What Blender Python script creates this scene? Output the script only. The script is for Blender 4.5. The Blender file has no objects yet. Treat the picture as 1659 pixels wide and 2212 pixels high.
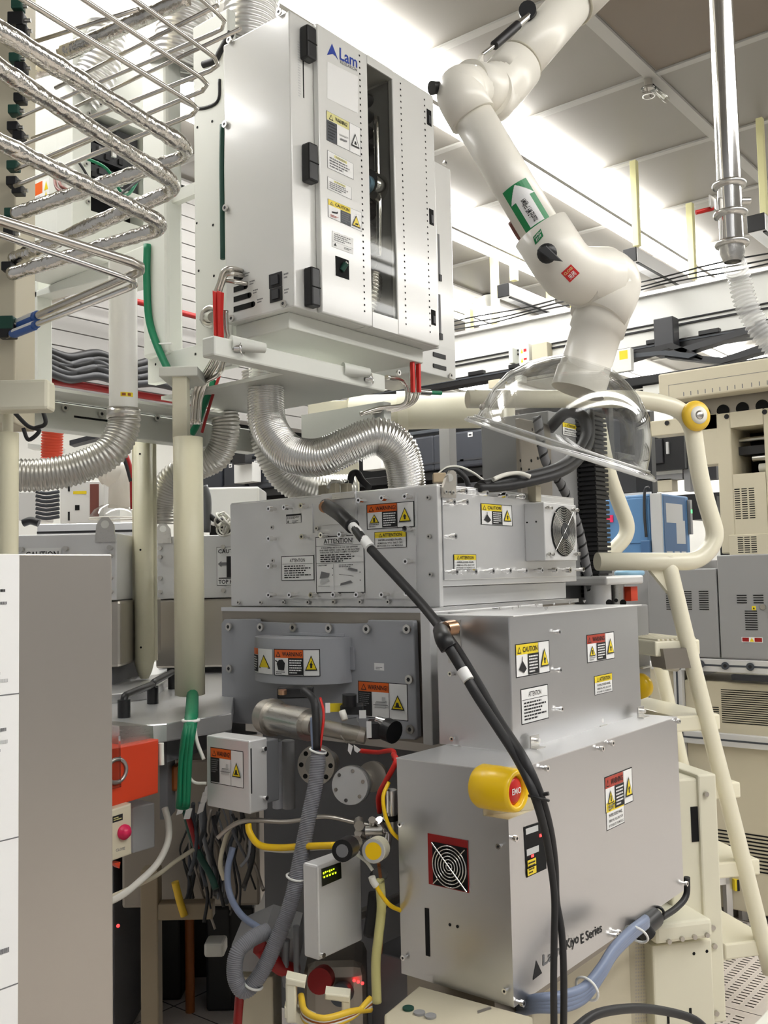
import bpy, bmesh, math, random
from mathutils import Vector as V, Matrix
random.seed(4)
S = bpy.context.scene
COL = S.collection
# ---------------------------------------------------------------- camera model (image 1659 x 2212)
FPX = 2085.6
_pi, _ro, _ya = math.radians(3.78147), math.radians(1.24257), math.radians(38.84004)
CF = V((math.cos(_pi)*math.cos(_ya), math.cos(_pi)*math.sin(_ya), math.sin(_pi)))
_r0 = V((math.sin(_ya), -math.cos(_ya), 0)); _u0 = _r0.cross(CF)
CR = _r0*math.cos(_ro) - _u0*math.sin(_ro)
CU = _u0*math.cos(_ro) + _r0*math.sin(_ro)
CC = V((0, 0, 1.6))
def ray(px, py): return CF + CR*((px-829.5)/FPX) - CU*((py-1106)/FPX)
def D(px, py, d): return CC + ray(px, py)*d
def onx(px, py, x): r = ray(px, py); return CC + r*(x/r.x)
def ony(px, py, y): r = ray(px, py); return CC + r*(y/r.y)
def onz(px, py, z): r = ray(px, py); return CC + r*((z-1.6)/r.z)
def onp(px, py, p, n):
    r = ray(px, py); return CC + r*((p-CC).dot(n)/r.dot(n))
def dep(p): return (p-CC).dot(CF)
cam = bpy.data.cameras.new('camera'); co = bpy.data.objects.new('camera', cam); COL.objects.link(co)
cam.sensor_fit = 'VERTICAL'; cam.sensor_height = 24; cam.lens = 24*FPX/2212; cam.clip_start = 0.05
co.matrix_world = Matrix(((CR.x, CU.x, -CF.x, CC.x), (CR.y, CU.y, -CF.y, CC.y), (CR.z, CU.z, -CF.z, CC.z), (0, 0, 0, 1)))
S.camera = co
S.view_settings.view_transform = 'Standard'; S.view_settings.look = 'None'
S.view_settings.gamma = 1; S.view_settings.use_curve_mapping = False
S.view_settings.exposure = 0.95
# ---------------------------------------------------------------- materials
M = {}
def mat(name, col, rough=.5, metal=0., bump=None, spec=None, emit=None, trans=0., ior=1.45, coat=0., mott=None, brush=None):
    m = bpy.data.materials.new(name); m.use_nodes = True
    nt = m.node_tree; b = nt.nodes['Principled BSDF']
    c = (col[0], col[1], col[2], 1) if not isinstance(col, (int, float)) else (col, col, col, 1)
    b.inputs['Base Color'].default_value = c
    b.inputs['Roughness'].default_value = rough; b.inputs['Metallic'].default_value = metal
    b.inputs['IOR'].default_value = ior
    if spec is not None: b.inputs['Specular IOR Level'].default_value = spec
    if trans: b.inputs['Transmission Weight'].default_value = trans
    if coat: b.inputs['Coat Weight'].default_value = coat; b.inputs['Coat Roughness'].default_value = .08
    if emit:
        b.inputs['Emission Color'].default_value = (*emit[0], 1); b.inputs['Emission Strength'].default_value = emit[1]
    tc = None
    if bump or mott or brush:
        tc = nt.nodes.new('ShaderNodeTexCoord')
    if bump:
        n = nt.nodes.new('ShaderNodeTexNoise'); n.inputs['Scale'].default_value = bump[0]; n.inputs['Detail'].default_value = 4
        bp = nt.nodes.new('ShaderNodeBump'); bp.inputs['Strength'].default_value = bump[1]; bp.inputs['Distance'].default_value = bump[2] if len(bump) > 2 else .005
        nt.links.new(tc.outputs['Object'], n.inputs['Vector']); nt.links.new(n.outputs['Fac'], bp.inputs['Height']); nt.links.new(bp.outputs['Normal'], b.inputs['Normal'])
    if mott:
        n = nt.nodes.new('ShaderNodeTexNoise'); n.inputs['Scale'].default_value = mott[0]; n.inputs['Detail'].default_value = 5
        mx = nt.nodes.new('ShaderNodeMix'); mx.data_type = 'RGBA'
        k = mott[1]
        mx.inputs['A'].default_value = (c[0]*(1-k), c[1]*(1-k), c[2]*(1-k), 1); mx.inputs['B'].default_value = (min(1, c[0]*(1+k)), min(1, c[1]*(1+k)), min(1, c[2]*(1+k)), 1)
        nt.links.new(tc.outputs['Object'], n.inputs['Vector']); nt.links.new(n.outputs['Fac'], mx.inputs['Factor']); nt.links.new(mx.outputs['Result'], b.inputs['Base Color'])
    if brush:
        mp = nt.nodes.new('ShaderNodeMapping'); mp.inputs['Scale'].default_value = brush[0]
        n = nt.nodes.new('ShaderNodeTexNoise'); n.inputs['Scale'].default_value = 60; n.inputs['Detail'].default_value = 3
        mr = nt.nodes.new('ShaderNodeMapRange'); mr.inputs['To Min'].default_value = max(0, rough-brush[1]); mr.inputs['To Max'].default_value = rough+brush[1]
        nt.links.new(tc.outputs['Object'], mp.inputs['Vector']); nt.links.new(mp.outputs['Vector'], n.inputs['Vector']); nt.links.new(n.outputs['Fac'], mr.inputs['Value']); nt.links.new(mr.outputs['Result'], b.inputs['Roughness'])
    M[name] = m; return m
def s(r, g, b):
    f = lambda c: (c/255/12.92) if c/255 <= .04045 else ((c/255+.055)/1.055)**2.4
    return (f(r), f(g), f(b))
mat('white_enamel', s(226, 226, 222), .22, coat=.3)
mat('white_frame', s(226, 228, 220), .4)
mat('white_paint', s(236, 236, 230), .45)
mat('cream', s(226, 222, 200), .42)
mat('cream_pvc', s(224, 219, 190), .38)
mat('cream_gloss', s(236, 231, 208), .3, coat=.2)
mat('arm_white', s(232, 228, 216), .35, coat=.15)
mat('beige', s(206, 198, 174), .5)
mat('beige_metal', s(200, 192, 168), .5)
mat('machine_grey', s(150, 150, 150), .5)
mat('grey_paint', s(168, 170, 175), .42)
mat('dark_grey_paint', s(112, 113, 116), .45)
mat('alu', (.64, .64, .645), .32, 1.0, brush=((1, 1, 25), .08))
mat('alu_bright', (.82, .82, .82), .34, .8, brush=((1, 25, 1), .06))
mat('alu_pale', (.74, .74, .735), .45, .45)
mat('alu_dark', (.42, .42, .41), .4, .85, brush=((1, 1, 20), .08))
mat('stainless', (.6, .585, .55), .3, 1.0, brush=((1, 1, 30), .08))
mat('stainless_warm', (.52, .49, .44), .36, .9, mott=(3, .12))
mat('panel_steel', (.46, .43, .39), .36, .9, mott=(2.2, .10))
mat('brown_steel', (.33, .30, .26), .42, .8)
mat('tube_steel', (.62, .59, .54), .22, 1.0)
mat('chrome', (.78, .77, .75), .12, 1.0)
mat('duct_foil', (.74, .735, .71), .24, 1.0)
mat('duct_dark', (.56, .55, .51), .34, .85)
mat('foil', (.66, .64, .60), .15, 1.0, bump=(30, .7, .010))
mat('copper', (.62, .38, .24), .3, 1.0)
mat('black', (.012, .012, .013), .4)
mat('black_rubber', (.02, .02, .021), .5)
mat('hole', (.004, .004, .004), .9)
mat('dark_plastic', (.035, .036, .04), .4)
mat('foup', s(52, 55, 62), .45)
mat('slate', s(70, 74, 80), .5)
mat('ink', s(28, 28, 30), .6)
mat('ink_grey', s(120, 120, 122), .6)
mat('ink_pale', s(196, 197, 196), .6)
mat('paper', s(238, 238, 236), .5)
mat('label_white', s(240, 240, 238), .35)
mat('label_orange', s(232, 104, 36), .35)
mat('label_brick', s(178, 62, 44), .35)
mat('label_yellow', s(240, 214, 40), .35)
mat('label_pale_yellow', s(226, 220, 150), .4)
mat('logo_blue', s(36, 66, 160), .35)
mat('green_sticker', s(22, 130, 72), .35)
mat('red_sticker', s(206, 38, 38), .35)
mat('red', s(214, 40, 34), .4)
mat('red_dark', s(150, 24, 24), .45)
mat('orange_red', s(206, 66, 36), .4)
mat('duct_pale', (.80, .79, .77), .34, .8)
mat('gasket', s(190, 184, 166), .5)
mat('orange', s(250, 96, 66), .5)
mat('yellow', s(250, 205, 20), .35, coat=.2)
mat('yellow_soft', s(236, 196, 60), .4)
mat('yellow_pale', s(236, 232, 176), .4)
mat('green', s(12, 120, 82), .45)
mat('green_dark', s(30, 72, 60), .5)
mat('blue', s(92, 134, 178), .42)
mat('blue_dark', s(70, 104, 144), .42)
mat('blue_tape', s(54, 96, 170), .4)
mat('blue_film', s(150, 195, 225), .3)
mat('conduit', s(136, 137, 143), .5)
mat('cable_blue_grey', s(128, 140, 165), .4)
mat('cable_grey', s(120, 122, 126), .45)
mat('white_cable', s(232, 230, 220), .4)
mat('cable_tie', s(240, 240, 236), .4)
mat('screen_dark', s(20, 26, 14), .2)
mat('lcd_green', s(190, 230, 30), .4, emit=(s(190, 230, 30), 1.6))
mat('led_red', s(240, 40, 40), .3, emit=(s(255, 40, 40), 3))
mat('led_green', s(60, 220, 90), .3, emit=(s(60, 230, 90), 3))
mat('button_pink', s(226, 44, 92), .35)
mat('louver', s(140, 138, 135), .5)
mat('leg_brown', s(150, 136, 112), .5)
mat('copper_flap', s(120, 70, 60), .4)
mat('ceil_grid', s(176, 174, 168), .5)
mat('dark_tile', s(120, 108, 94), .5)
mat('lamp', (1, 1, 1), .5, emit=((1.0, .99, .97), 9))
mat('amber', s(150, 84, 34), .4)
mat('pink_film', s(235, 50, 100), .4)
mat('wood_tan', s(222, 200, 165), .5)
def glassmat(name, tint, rough, mixf):
    m = bpy.data.materials.new(name); m.use_nodes = True; nt = m.node_tree; nt.nodes.clear()
    o = nt.nodes.new('ShaderNodeOutputMaterial'); t = nt.nodes.new('ShaderNodeBsdfTransparent'); g = nt.nodes.new('ShaderNodeBsdfGlossy')
    t.inputs['Color'].default_value = (*tint, 1); g.inputs['Roughness'].default_value = rough
    lw = nt.nodes.new('ShaderNodeLayerWeight'); lw.inputs['Blend'].default_value = mixf
    mx = nt.nodes.new('ShaderNodeMixShader')
    nt.links.new(lw.outputs['Facing' if name == 'acrylic' else 'Fresnel'], mx.inputs[0]); nt.links.new(t.outputs[0], mx.inputs[1]); nt.links.new(g.outputs[0], mx.inputs[2]); nt.links.new(mx.outputs[0], o.inputs[0])
    M[name] = m
glassmat('acrylic', (.96, .965, .96), .04, .16)
def milky(name, k):
    m = bpy.data.materials.new(name); m.use_nodes = True; nt = m.node_tree; nt.nodes.clear()
    o = nt.nodes.new('ShaderNodeOutputMaterial'); t = nt.nodes.new('ShaderNodeBsdfTransparent'); d = nt.nodes.new('ShaderNodeBsdfPrincipled')
    t.inputs['Color'].default_value = (.95, .95, .94, 1); d.inputs['Base Color'].default_value = (.85, .85, .83, 1); d.inputs['Roughness'].default_value = .12
    mx = nt.nodes.new('ShaderNodeMixShader'); mx.inputs[0].default_value = k
    nt.links.new(t.outputs[0], mx.inputs[1]); nt.links.new(d.outputs[0], mx.inputs[2]); nt.links.new(mx.outputs[0], o.inputs[0]); M[name] = m
milky('clear_hose', .42); milky('rim_highlight', .4)
glassmat('smoked', (.86, .86, .84), .03, .12)
glassmat('clear_film', (.93, .93, .91), .1, .25)
# ---------------------------------------------------------------- text outlines
_TX = {}
def textmesh(t):
    if t in _TX: return _TX[t]
    cu = bpy.data.curves.new('t', 'FONT'); cu.body = t; cu.size = 1; cu.resolution_u = 2; cu.offset = .016
    ob = bpy.data.objects.new('t', cu); COL.objects.link(ob)
    dg = bpy.context.evaluated_depsgraph_get()
    me = bpy.data.meshes.new_from_object(ob.evaluated_get(dg))
    vs = [(v.co.x, v.co.y) for v in me.vertices]; fs = [tuple(p.vertices) for p in me.polygons]
    bpy.data.objects.remove(ob); bpy.data.curves.remove(cu); bpy.data.meshes.remove(me)
    if vs:
        x0 = min(v[0] for v in vs); x1 = max(v[0] for v in vs); y0 = min(v[1] for v in vs); y1 = max(v[1] for v in vs)
        w = max(x1-x0, 1e-6); h = max(y1-y0, 1e-6)
        vs = [((x-x0)/w, (y-y0)/h) for x, y in vs]
    _TX[t] = (vs, fs); return _TX[t]
for _t in ('WARNING', 'WARNING!', 'CAUTION', 'ATTENTION', 'ATTENTION!', 'INTERLOCKED PANEL', 'REMOVAL WILL SHUT OFF', 'RF POWER TO THE MODULE.', 'Lam', 'RESEARCH',
           'Kiyo', 'E Series', 'EMO', 'CLOSE', 'CAUT', 'TOP H', 'PM Exhaust', 'OPEN', 'PM\u6392\u6c14', '\u5173\u95ed', 'CABLE CLAMP',
           'IF EQUIPPED WITH LSR OR OEP OPTION', 'THE FIBER OPTIC CABLE MUST BE ROUTED', 'THROUGH THE CABLE CLAMPS TO PREVENT', 'AFTER REPLACING COVER, INSTALL', 'A PROCESS SHIFT.', '\u6253\u5f00'):
    textmesh(_t)
# ---------------------------------------------------------------- mesh builder
def frame(d):
    d = d.normalized(); a = V((0, 0, 1)) if abs(d.z) < .9 else V((1, 0, 0))
    u = d.cross(a).normalized(); return u, d.cross(u).normalized()
def smooth_path(pts, sub=6):
    pts = [V(p) for p in pts]
    if len(pts) < 3: return pts
    out = []
    for i in range(len(pts)-1):
        p0 = pts[i-1] if i else pts[0]*2-pts[1]; p1, p2 = pts[i], pts[i+1]
        p3 = pts[i+2] if i+2 < len(pts) else p2*2-p1
        for k in range(sub):
            t = k/sub
            out.append(.5*((2*p1)+(p2-p0)*t+(2*p0-5*p1+4*p2-p3)*t*t+(3*p1-p0-3*p2+p3)*t**3))
    out.append(pts[-1]); return out
def resample(pts, step):
    out = [pts[0]]; acc = 0
    L = [0]
    for a, b in zip(pts, pts[1:]): L.append(L[-1]+(b-a).length)
    n = max(2, int(L[-1]/step)); j = 0
    for k in range(1, n+1):
        t = L[-1]*k/n
        while j < len(L)-2 and L[j+1] < t: j += 1
        f = (t-L[j])/max(1e-9, L[j+1]-L[j]); out.append(pts[j].lerp(pts[j+1], min(1, f)))
    return out
def fillet(pts, r, n=6):
    pts = [V(p) for p in pts]; out = [pts[0]]
    for i in range(1, len(pts)-1):
        a, b, c = pts[i-1], pts[i], pts[i+1]
        u = (a-b); v = (c-b); t = min(r, u.length*.48, v.length*.48)
        p, q = b+u.normalized()*t, b+v.normalized()*t
        for k in range(n+1):
            f = k/n; out.append(p*(1-f)**2+b*2*f*(1-f)+q*f*f)
    out.append(pts[-1]); return out
class B:
    def __init__(s): s.bm = bmesh.new(); s.mats = []
    def mi(s, m):
        if m not in s.mats: s.mats.append(m)
        return s.mats.index(m)
    def face(s, vs, m, sm=False):
        try: f = s.bm.faces.new(vs)
        except ValueError: return None
        f.material_index = s.mi(m); f.smooth = sm; return f
    def quad(s, pts, m): return s.face([s.bm.verts.new(V(p)) for p in pts], m)
    def box(s, a, b, m, bev=0.):
        a, b = V(a), V(b); lo = V(map(min, a, b)); hi = V(map(max, a, b))
        return s.obox(lo, V((hi.x-lo.x, 0, 0)), V((0, hi.y-lo.y, 0)), V((0, 0, hi.z-lo.z)), m, bev)
    def obox(s, o, u, v, w, m, bev=0.):
        o, u, v, w = V(o), V(u), V(v), V(w)
        if u.cross(v).dot(w) < 0: u, v = v, u
        vs = [s.bm.verts.new(o+u*i+v*j+w*k) for k in (0, 1) for j in (0, 1) for i in (0, 1)]
        fs = [s.face([vs[i] for i in q], m) for q in ((0, 2, 3, 1), (4, 5, 7, 6), (0, 1, 5, 4), (2, 6, 7, 3), (0, 4, 6, 2), (1, 3, 7, 5))]
        if bev:
            es = {e for f in fs for e in f.edges}
            r = bmesh.ops.bevel(s.bm, geom=list(es), offset=bev, segments=2, affect='EDGES', profile=.5)
            for f in r['faces']: f.material_index = s.mi(m)
        return s
    def prism(s, pts, vec, m, bev=0.):
        pts = [V(p) for p in pts]; vec = V(vec); n = len(pts)
        nn = V((0, 0, 0))
        for i in range(n): nn += (pts[i]-pts[0]).cross(pts[(i+1) % n]-pts[0])
        if nn.dot(vec) > 0: pts = pts[::-1]
        a = [s.bm.verts.new(p) for p in pts]; b = [s.bm.verts.new(p+vec) for p in pts]
        fs = [s.face(a, m), s.face(b[::-1], m)]
        for i in range(n): fs.append(s.face([a[(i+1) % n], a[i], b[i], b[(i+1) % n]], m))
        if bev:
            es = {e for f in fs[:2] for e in f.edges}
            r = bmesh.ops.bevel(s.bm, geom=list(es), offset=bev, segments=2, affect='EDGES', profile=.5)
            for f in r['faces']: f.material_index = s.mi(m)
        return s
    def ring(s, c, u, v, r, n): return [s.bm.verts.new(c+u*(r*math.cos(2*math.pi*i/n))+v*(r*math.sin(2*math.pi*i/n))) for i in range(n)]
    def skin(s, ra, rb, m, sm=True):
        n = len(ra)
        for i in range(n): s.face([ra[i], ra[(i+1) % n], rb[(i+1) % n], rb[i]], m, sm)
    def cyl(s, p0, p1, r, m, r1=None, n=16, cap=True, mcap=None):
        p0, p1 = V(p0), V(p1); u, v = frame(p1-p0); r1 = r if r1 is None else r1
        a = s.ring(p0, u, v, r, n); b = s.ring(p1, u, v, r1, n); s.skin(a, b, m)
        if cap: 
            s.face([x for x in s.ring(p0, u, v, r, n)][::-1], mcap or m); s.face(s.ring(p1, u, v, r1, n), mcap or m)
        return s
    def tube(s, pts, r, m, n=10, sub=6, cap=True, raw=False):
        P = [V(p) for p in pts] if raw else smooth_path(pts, sub)
        d = (P[1]-P[0]).normalized(); u, v = frame(d); prev = None; N = len(P)
        for i, p in enumerate(P):
            t = (P[min(i+1, N-1)]-P[max(i-1, 0)])
            if t.length < 1e-9: continue
            t.normalize(); q = d.rotation_difference(t); u = q @ u; v = q @ v; d = t
            rr = r(i/(N-1)) if callable(r) else (r[i] if isinstance(r, list) else r)
            R = s.ring(p, u, v, rr, n)
            if prev: s.skin(prev, R, m)
            elif cap: s.face(R[::-1], m)
            prev = R
        if cap: s.face(prev, m)
        return s
    def corr(s, pts, r, amp, pitch, m, n=24, raw=False):
        P = resample(smooth_path(pts, 12) if not raw else pts, pitch/4)
        rs = [r+amp*(1, .1, -1, .1)[i % 4] for i in range(len(P))]
        return s.tube(P, rs, m, n, raw=True, cap=False)
    def lathe(s, c, ax, prof, m, n=24, sm=True):
        c, ax = V(c), V(ax).normalized(); u, v = frame(ax); prev = None
        for r, h in prof:
            R = s.ring(c+ax*h, u, v, max(r, 1e-5), n)
            if prev: s.skin(prev, R, m, sm)
            prev = R
        return s
    def disc(s, c, ax, r, m, n=20):
        u, v = frame(V(ax)); s.face(s.ring(V(c), u, v, r, n), m); return s
    def torus(s, c, ax, R, r, m, n=28, k=8):
        c = V(c); u, v = frame(V(ax))
        P = [c+u*(R*math.cos(2*math.pi*i/n))+v*(R*math.sin(2*math.pi*i/n)) for i in range(n+1)]
        return s.tube(P, r, m, k, raw=True, cap=False)
    def ball(s, c, r, m, n=16, sc=(1, 1, 1)):
        c = V(c); prev = None
        for i in range(n//2+1):
            a = math.pi*i/(n//2); rr = max(math.sin(a)*r, 1e-5)
            R = [s.bm.verts.new(c+V((rr*math.cos(2*math.pi*k/n)*sc[0], rr*math.sin(2*math.pi*k/n)*sc[1], math.cos(a)*r*sc[2]))) for k in range(n)]
            if prev: s.skin(prev, R, m)
            prev = R
        return s
    def map(s, f, items, h0=.0004, dh=.00025):
        """flat artwork laid on a surface: f(u, v, height) gives the point"""
        h = h0
        for it in items:
            if it[0] == 'r':
                _, u0, v0, u1, v1, m = it[:6]; nu = it[6] if len(it) > 6 else 1
                for i in range(nu):
                    a, b = u0+(u1-u0)*i/nu, u0+(u1-u0)*(i+1)/nu
                    s.quad([f(a, v0, h), f(b, v0, h), f(b, v1, h), f(a, v1, h)], m)
            elif it[0] == 't':
                _, t, u0, v0, u1, v1, m = it
                vs, fs = textmesh(t)
                bv = [s.bm.verts.new(V(f(u0+(u1-u0)*x, v0+(v1-v0)*y, h))) for x, y in vs]
                for q in fs: s.face([bv[i] for i in q], m)
            elif it[0] == 'p':
                s.quad([f(u, v, h) for u, v in it[1]], it[2])
            elif it[0] == 'l':   # rows of fine print
                _, u0, v0, u1, v1, n, m = it[:7]; ragged = random.Random(int(u0*997+v0*131+n))
                st = (v1-v0)/n
                for k in range(n):
                    y = v1-st*(k+.75); a = u0; e = u1-(u1-u0)*(ragged.random()*.25 if k < n-1 else .4)
                    while a < e-.004:
                        w = (u1-u0)*(.05+.10*ragged.random()); b = min(e, a+w)
                        s.quad([f(a, y, h), f(b, y, h), f(b, y+st*.5, h), f(a, y+st*.5, h)], m); a = b+(u1-u0)*.025
            h += dh
        return s
    def make(s, name, parent=None, origin=None):
        me = bpy.data.meshes.new(name); bmesh.ops.recalc_face_normals(s.bm, faces=s.bm.faces) if False else None
        if origin is None:
            c = [v.co for v in s.bm.verts]
            if parent is None:
                origin = V(((min(p.x for p in c)+max(p.x for p in c))/2, (min(p.y for p in c)+max(p.y for p in c))/2, min(p.z for p in c)))
            else: origin = V(((min(p.x for p in c)+max(p.x for p in c))/2, (min(p.y for p in c)+max(p.y for p in c))/2, (min(p.z for p in c)+max(p.z for p in c))/2))
        origin = V(origin)
        for v in s.bm.verts: v.co -= origin
        s.bm.to_mesh(me); s.bm.free()
        for m in s.mats: me.materials.append(M[m])
        o = bpy.data.objects.new(name, me); COL.objects.link(o)
        W[o] = origin.copy()
        o.location = origin-(W[parent] if parent else V((0, 0, 0)))
        if parent: o.parent = parent
        return o
W = {}
def tag(o, label, cat, group=None, kind=None):
    if kind: o['kind'] = kind
    if label: o['label'] = label
    if cat: o['category'] = cat
    if group: o['group'] = group
    return o
def thing(name, label, cat, loc, group=None):
    o = bpy.data.objects.new(name, None); COL.objects.link(o); o.location = V(loc); W[o] = V(loc); o.empty_display_size = .05
    return tag(o, label, cat, group)
def struct(o, label=None, cat=None): return tag(o, label, cat, None, 'structure')
def inst(src, parent, loc, q=None):
    o = src.copy(); COL.objects.link(o); loc = V(loc); W[o] = loc
    o.location = loc-(W[parent] if parent else V((0, 0, 0))); o.parent = parent
    if q is not None: o.rotation_mode = 'QUATERNION'; o.rotation_quaternion = q
    return o
def cpy(o, off, label=None, parent=None):
    """a copy of a thing with its parts and sub-parts, moved by off"""
    c = o.copy(); COL.objects.link(c); W[c] = W[o]+V(off)
    if parent is None: c.location = o.location+V(off)
    else: c.parent = parent
    if label: c['label'] = label
    for ch in list(o.children):
        k = ch.copy(); COL.objects.link(k); k.parent = c; W[k] = W[ch]+V(off)
        for g in list(ch.children):
            q = g.copy(); COL.objects.link(q); q.parent = k; W[q] = W[g]+V(off)
    return c
# planes of artwork: px corners top-left, bottom-right
def rx(c, tl, br):
    a, b = onx(*tl, c), onx(*br, c)
    return lambda u, v, h=0: V((c-h, a.y+(b.y-a.y)*u, b.z+(a.z-b.z)*v))
def ry(c, tl, br):
    a, b = ony(*tl, c), ony(*br, c)
    return lambda u, v, h=0: V((a.x+(b.x-a.x)*u, c-h, b.z+(a.z-b.z)*v))
def tri(u, v, w, h, m, inner=None, k=.82):
    out = [('p', [(u, v), (u+w, v), (u+w/2, v+h)], m)]
    if inner:
        cx, cy = u+w/2, v+h*.36
        out.append(('p', [(cx+(x-cx)*k, cy+(y-cy)*k) for x, y in ((u, v), (u+w, v), (u+w/2, v+h))], inner))
    return out
def hazard(kind, word, header, u0=0., weight=True):
    it = [('r', -.02, -.03, 1.02, 1.03, 'ink'), ('r', 0, 0, 1, 1, 'label_white'), ('r', .0, .68, .66, 1, header)]
    it += tri(.03, .72, .12, .22, 'ink', header, .6)
    it += [('t', word, .19, .75, .63, .92, 'ink')]
    it += [('r', .33, .02, .66, .68, 'ink'), ('r', .655, 0, .665, 1, 'ink'), ('l', .36, .06, .64, .64, 6, 'label_white')]
    if kind == 'load': it += [('p', [(.16, .5), (.28, .22), (.2, .1), (.05, .22)], 'ink'), ('r', .155, .48, .17, .62, 'ink')]
    elif kind == 'tri': it += tri(.05, .22, .22, .38, 'ink', 'label_yellow', .8)+[('r', .14, .27, .18, .45, 'ink'), ('l', .04, .04, .28, .2, 2, 'ink_grey')]
    elif kind == 'hand': it += [('p', [(.1, .2), (.24, .2), (.26, .48), (.2, .62), (.12, .6), (.06, .45)], 'ink'), ('p', [(.03, .6), (.12, .5), (.1, .46), (.02, .56)], 'ink'), ('l', .04, .02, .28, .16, 2, 'ink_grey')]
    it += tri(.70, .2, .26, .6, 'ink', 'label_yellow', .8)
    it += [('r', .81, .3, .85, .46, 'ink'), ('p', [(.79, .42), (.87, .42), (.83, .52)], 'ink')] if kind != 'bolt' else []
    it += [('p', [(.84, .58), (.80, .42), (.835, .44), (.81, .28), (.86, .46), (.825, .45), (.855, .58)], 'ink')] if kind == 'hand' else []
    return it
def hazard_picture(word='WARNING!', header='label_orange'):
    it = [('r', -.015, -.02, 1.015, 1.02, 'ink'), ('r', 0, 0, 1, 1, 'label_white'), ('r', 0, .73, .64, 1, header)]
    it += tri(.05, .77, .12, .18, 'ink', header, .65)+[('t', word, .2, .79, .61, .93, 'ink'), ('r', 0, .03, .28, .73, 'ink'), ('l', .02, .3, .26, .7, 7, 'ink_grey'), ('r', .64, 0, .65, 1, 'ink')]
    it += [('p', [(.34, .3), (.58, .3), (.6, .45), (.36, .45)], 'ink_pale'), ('r', .32, .36, .62, .38, 'ink_grey'), ('p', [(.5, .48), (.57, .48), (.57, .6), (.5, .6)], 'ink_pale'), ('r', .38, .45, .56, .465, 'ink_grey')]
    it += tri(.69, .27, .27, .42, 'ink', 'label_yellow', .8)+[('p', [(.78, .36), (.86, .36), (.84, .48), (.8, .48)], 'ink'), ('r', .76, .34, .89, .37, 'ink')]
    return it
def attention(yellow=True, word='ATTENTION'):
    it = [('r', -.02, -.03, 1.02, 1.03, 'ink'), ('r', 0, 0, 1, 1, 'label_white')]
    if yellow: it += [('r', 0, .64, 1, 1, 'label_yellow')]+tri(.12, .69, .12, .24, 'ink', 'label_yellow', .6)+[('t', word, .26, .7, .88, .92, 'ink'), ('t', 'INTERLOCKED PANEL', .12, .44, .88, .56, 'ink'), ('t', 'REMOVAL WILL SHUT OFF', .1, .25, .9, .35, 'ink'), ('t', 'RF POWER TO THE MODULE.', .08, .07, .92, .17, 'ink')]
    else: it += [('t', word, .26, .76, .74, .91, 'ink'), ('r', .02, .68, .98, .695, 'ink'), ('l', .08, .06, .92, .64, 6, 'ink')]
    return it
def sticker(name, parent, f, items): return B().map(f, items).make(name, parent)
# ================================================================= RF ENCLOSURE (upper box of the chamber)
def cc(xo, yo, k): return lambda x, y: (xo+x/k, yo+y/k)
c4 = cc(430, 1280, 3.19); c8 = cc(400, 800, 3.0164); c9 = cc(850, 950, 2.9105); c5 = cc(850, 1400, 2.5523); c7 = cc(550, 1650, 3.0164)
c8r = cc(1050, 1700, 2.724); c6 = cc(950, 550, 2.34); c5g = cc(400, 450, 2.765); c2 = cc(450, 0, 3.0164)
RX, RY = 2.23, 1.604
RX1, RY1, RZ0, RZ1 = 3.06, 2.47, 1.508, 1.855
rf = thing('rf_enclosure', 'silver bolted box with a round fan, topmost of the metal stack', 'equipment box', (2.6, 2.0, RZ0))
B().box((RX+.02, RY+.02, 1.566), (RX1, RY1, RZ1-.004), 'alu_pale').box((RX+.02, RY+.05, RZ0), (RX1-.05, RY1, 1.566), 'alu_pale').make('body', rf)
B().box((RX, RY-.004, RZ0), (RX+.02, RY1, RZ1), 'alu_pale', .003).make('end_plate', rf)
B().box((RX+.02, RY, 1.566), (RX1, RY+.02, RZ1), 'alu_bright', .003).make('side_plate', rf)
B().box((RX+.005, RY, RZ1-.001), (RX1, RY1, RZ1+.004), 'alu_bright', .002).make('lid', rf)
# raised inspection covers
def onface(c, q): return [onx(*c8(*p), c) for p in q]
B().prism(onface(RX, [(560, 892), (832, 868), (838, 1058), (900, 1053), (1165, 1045), (1170, 812), (1508, 788), (1512, 1488), (562, 1488)]), (-.005, 0, 0), 'alu_pale').make('inspection_cover', rf)
a = ony(*c9(298, 300), RY); b = ony(*c9(1140, 858), RY)
B().box((a.x, RY-.005, b.z), (RX1-.012, RY, a.z-.012), 'alu_bright', .0015).make('inspection_cover', rf)
B().box((RX+.022, RY+.042, RZ0), (onx(1222, 1300, 0.1).x if False else ony(1222, 1300, RY+.045).x, RY+.06, 1.564), 'alu_bright', .002).make('plinth', rf)
# bolts with shadowed stand-offs: one mesh, copied
X_AX = V((1, 0, 0)).rotation_difference(V((1, 0, 0)))
def bolt_mesh(r, l, m='stainless'):
    b = B(); b.cyl((0, 0, 0), (-l*.55, 0, 0), r*.62, m, n=10).cyl((-l*.5, 0, 0), (-l, 0, 0), r, m, n=14).disc((-l-.0003, 0, 0), (-1, 0, 0), r*.5, 'ink', 6)
    return b
TOY = V((-1, 0, 0)).rotation_difference(V((0, -1, 0)))
TOZ = V((-1, 0, 0)).rotation_difference(V((0, 0, 1)))
def bolts(parent, name, pts, r, l, q=None, m='stainless'):
    first = None
    for p in pts:
        if first is None:
            first = bolt_mesh(r, l, m).make(name, parent, origin=(0, 0, 0)); W[first] = V(p); first.location = V(p)-W[parent]
            if q is not None: first.rotation_mode = 'QUATERNION'; first.rotation_quaternion = q
        else: inst(first, parent, p, q)
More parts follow.
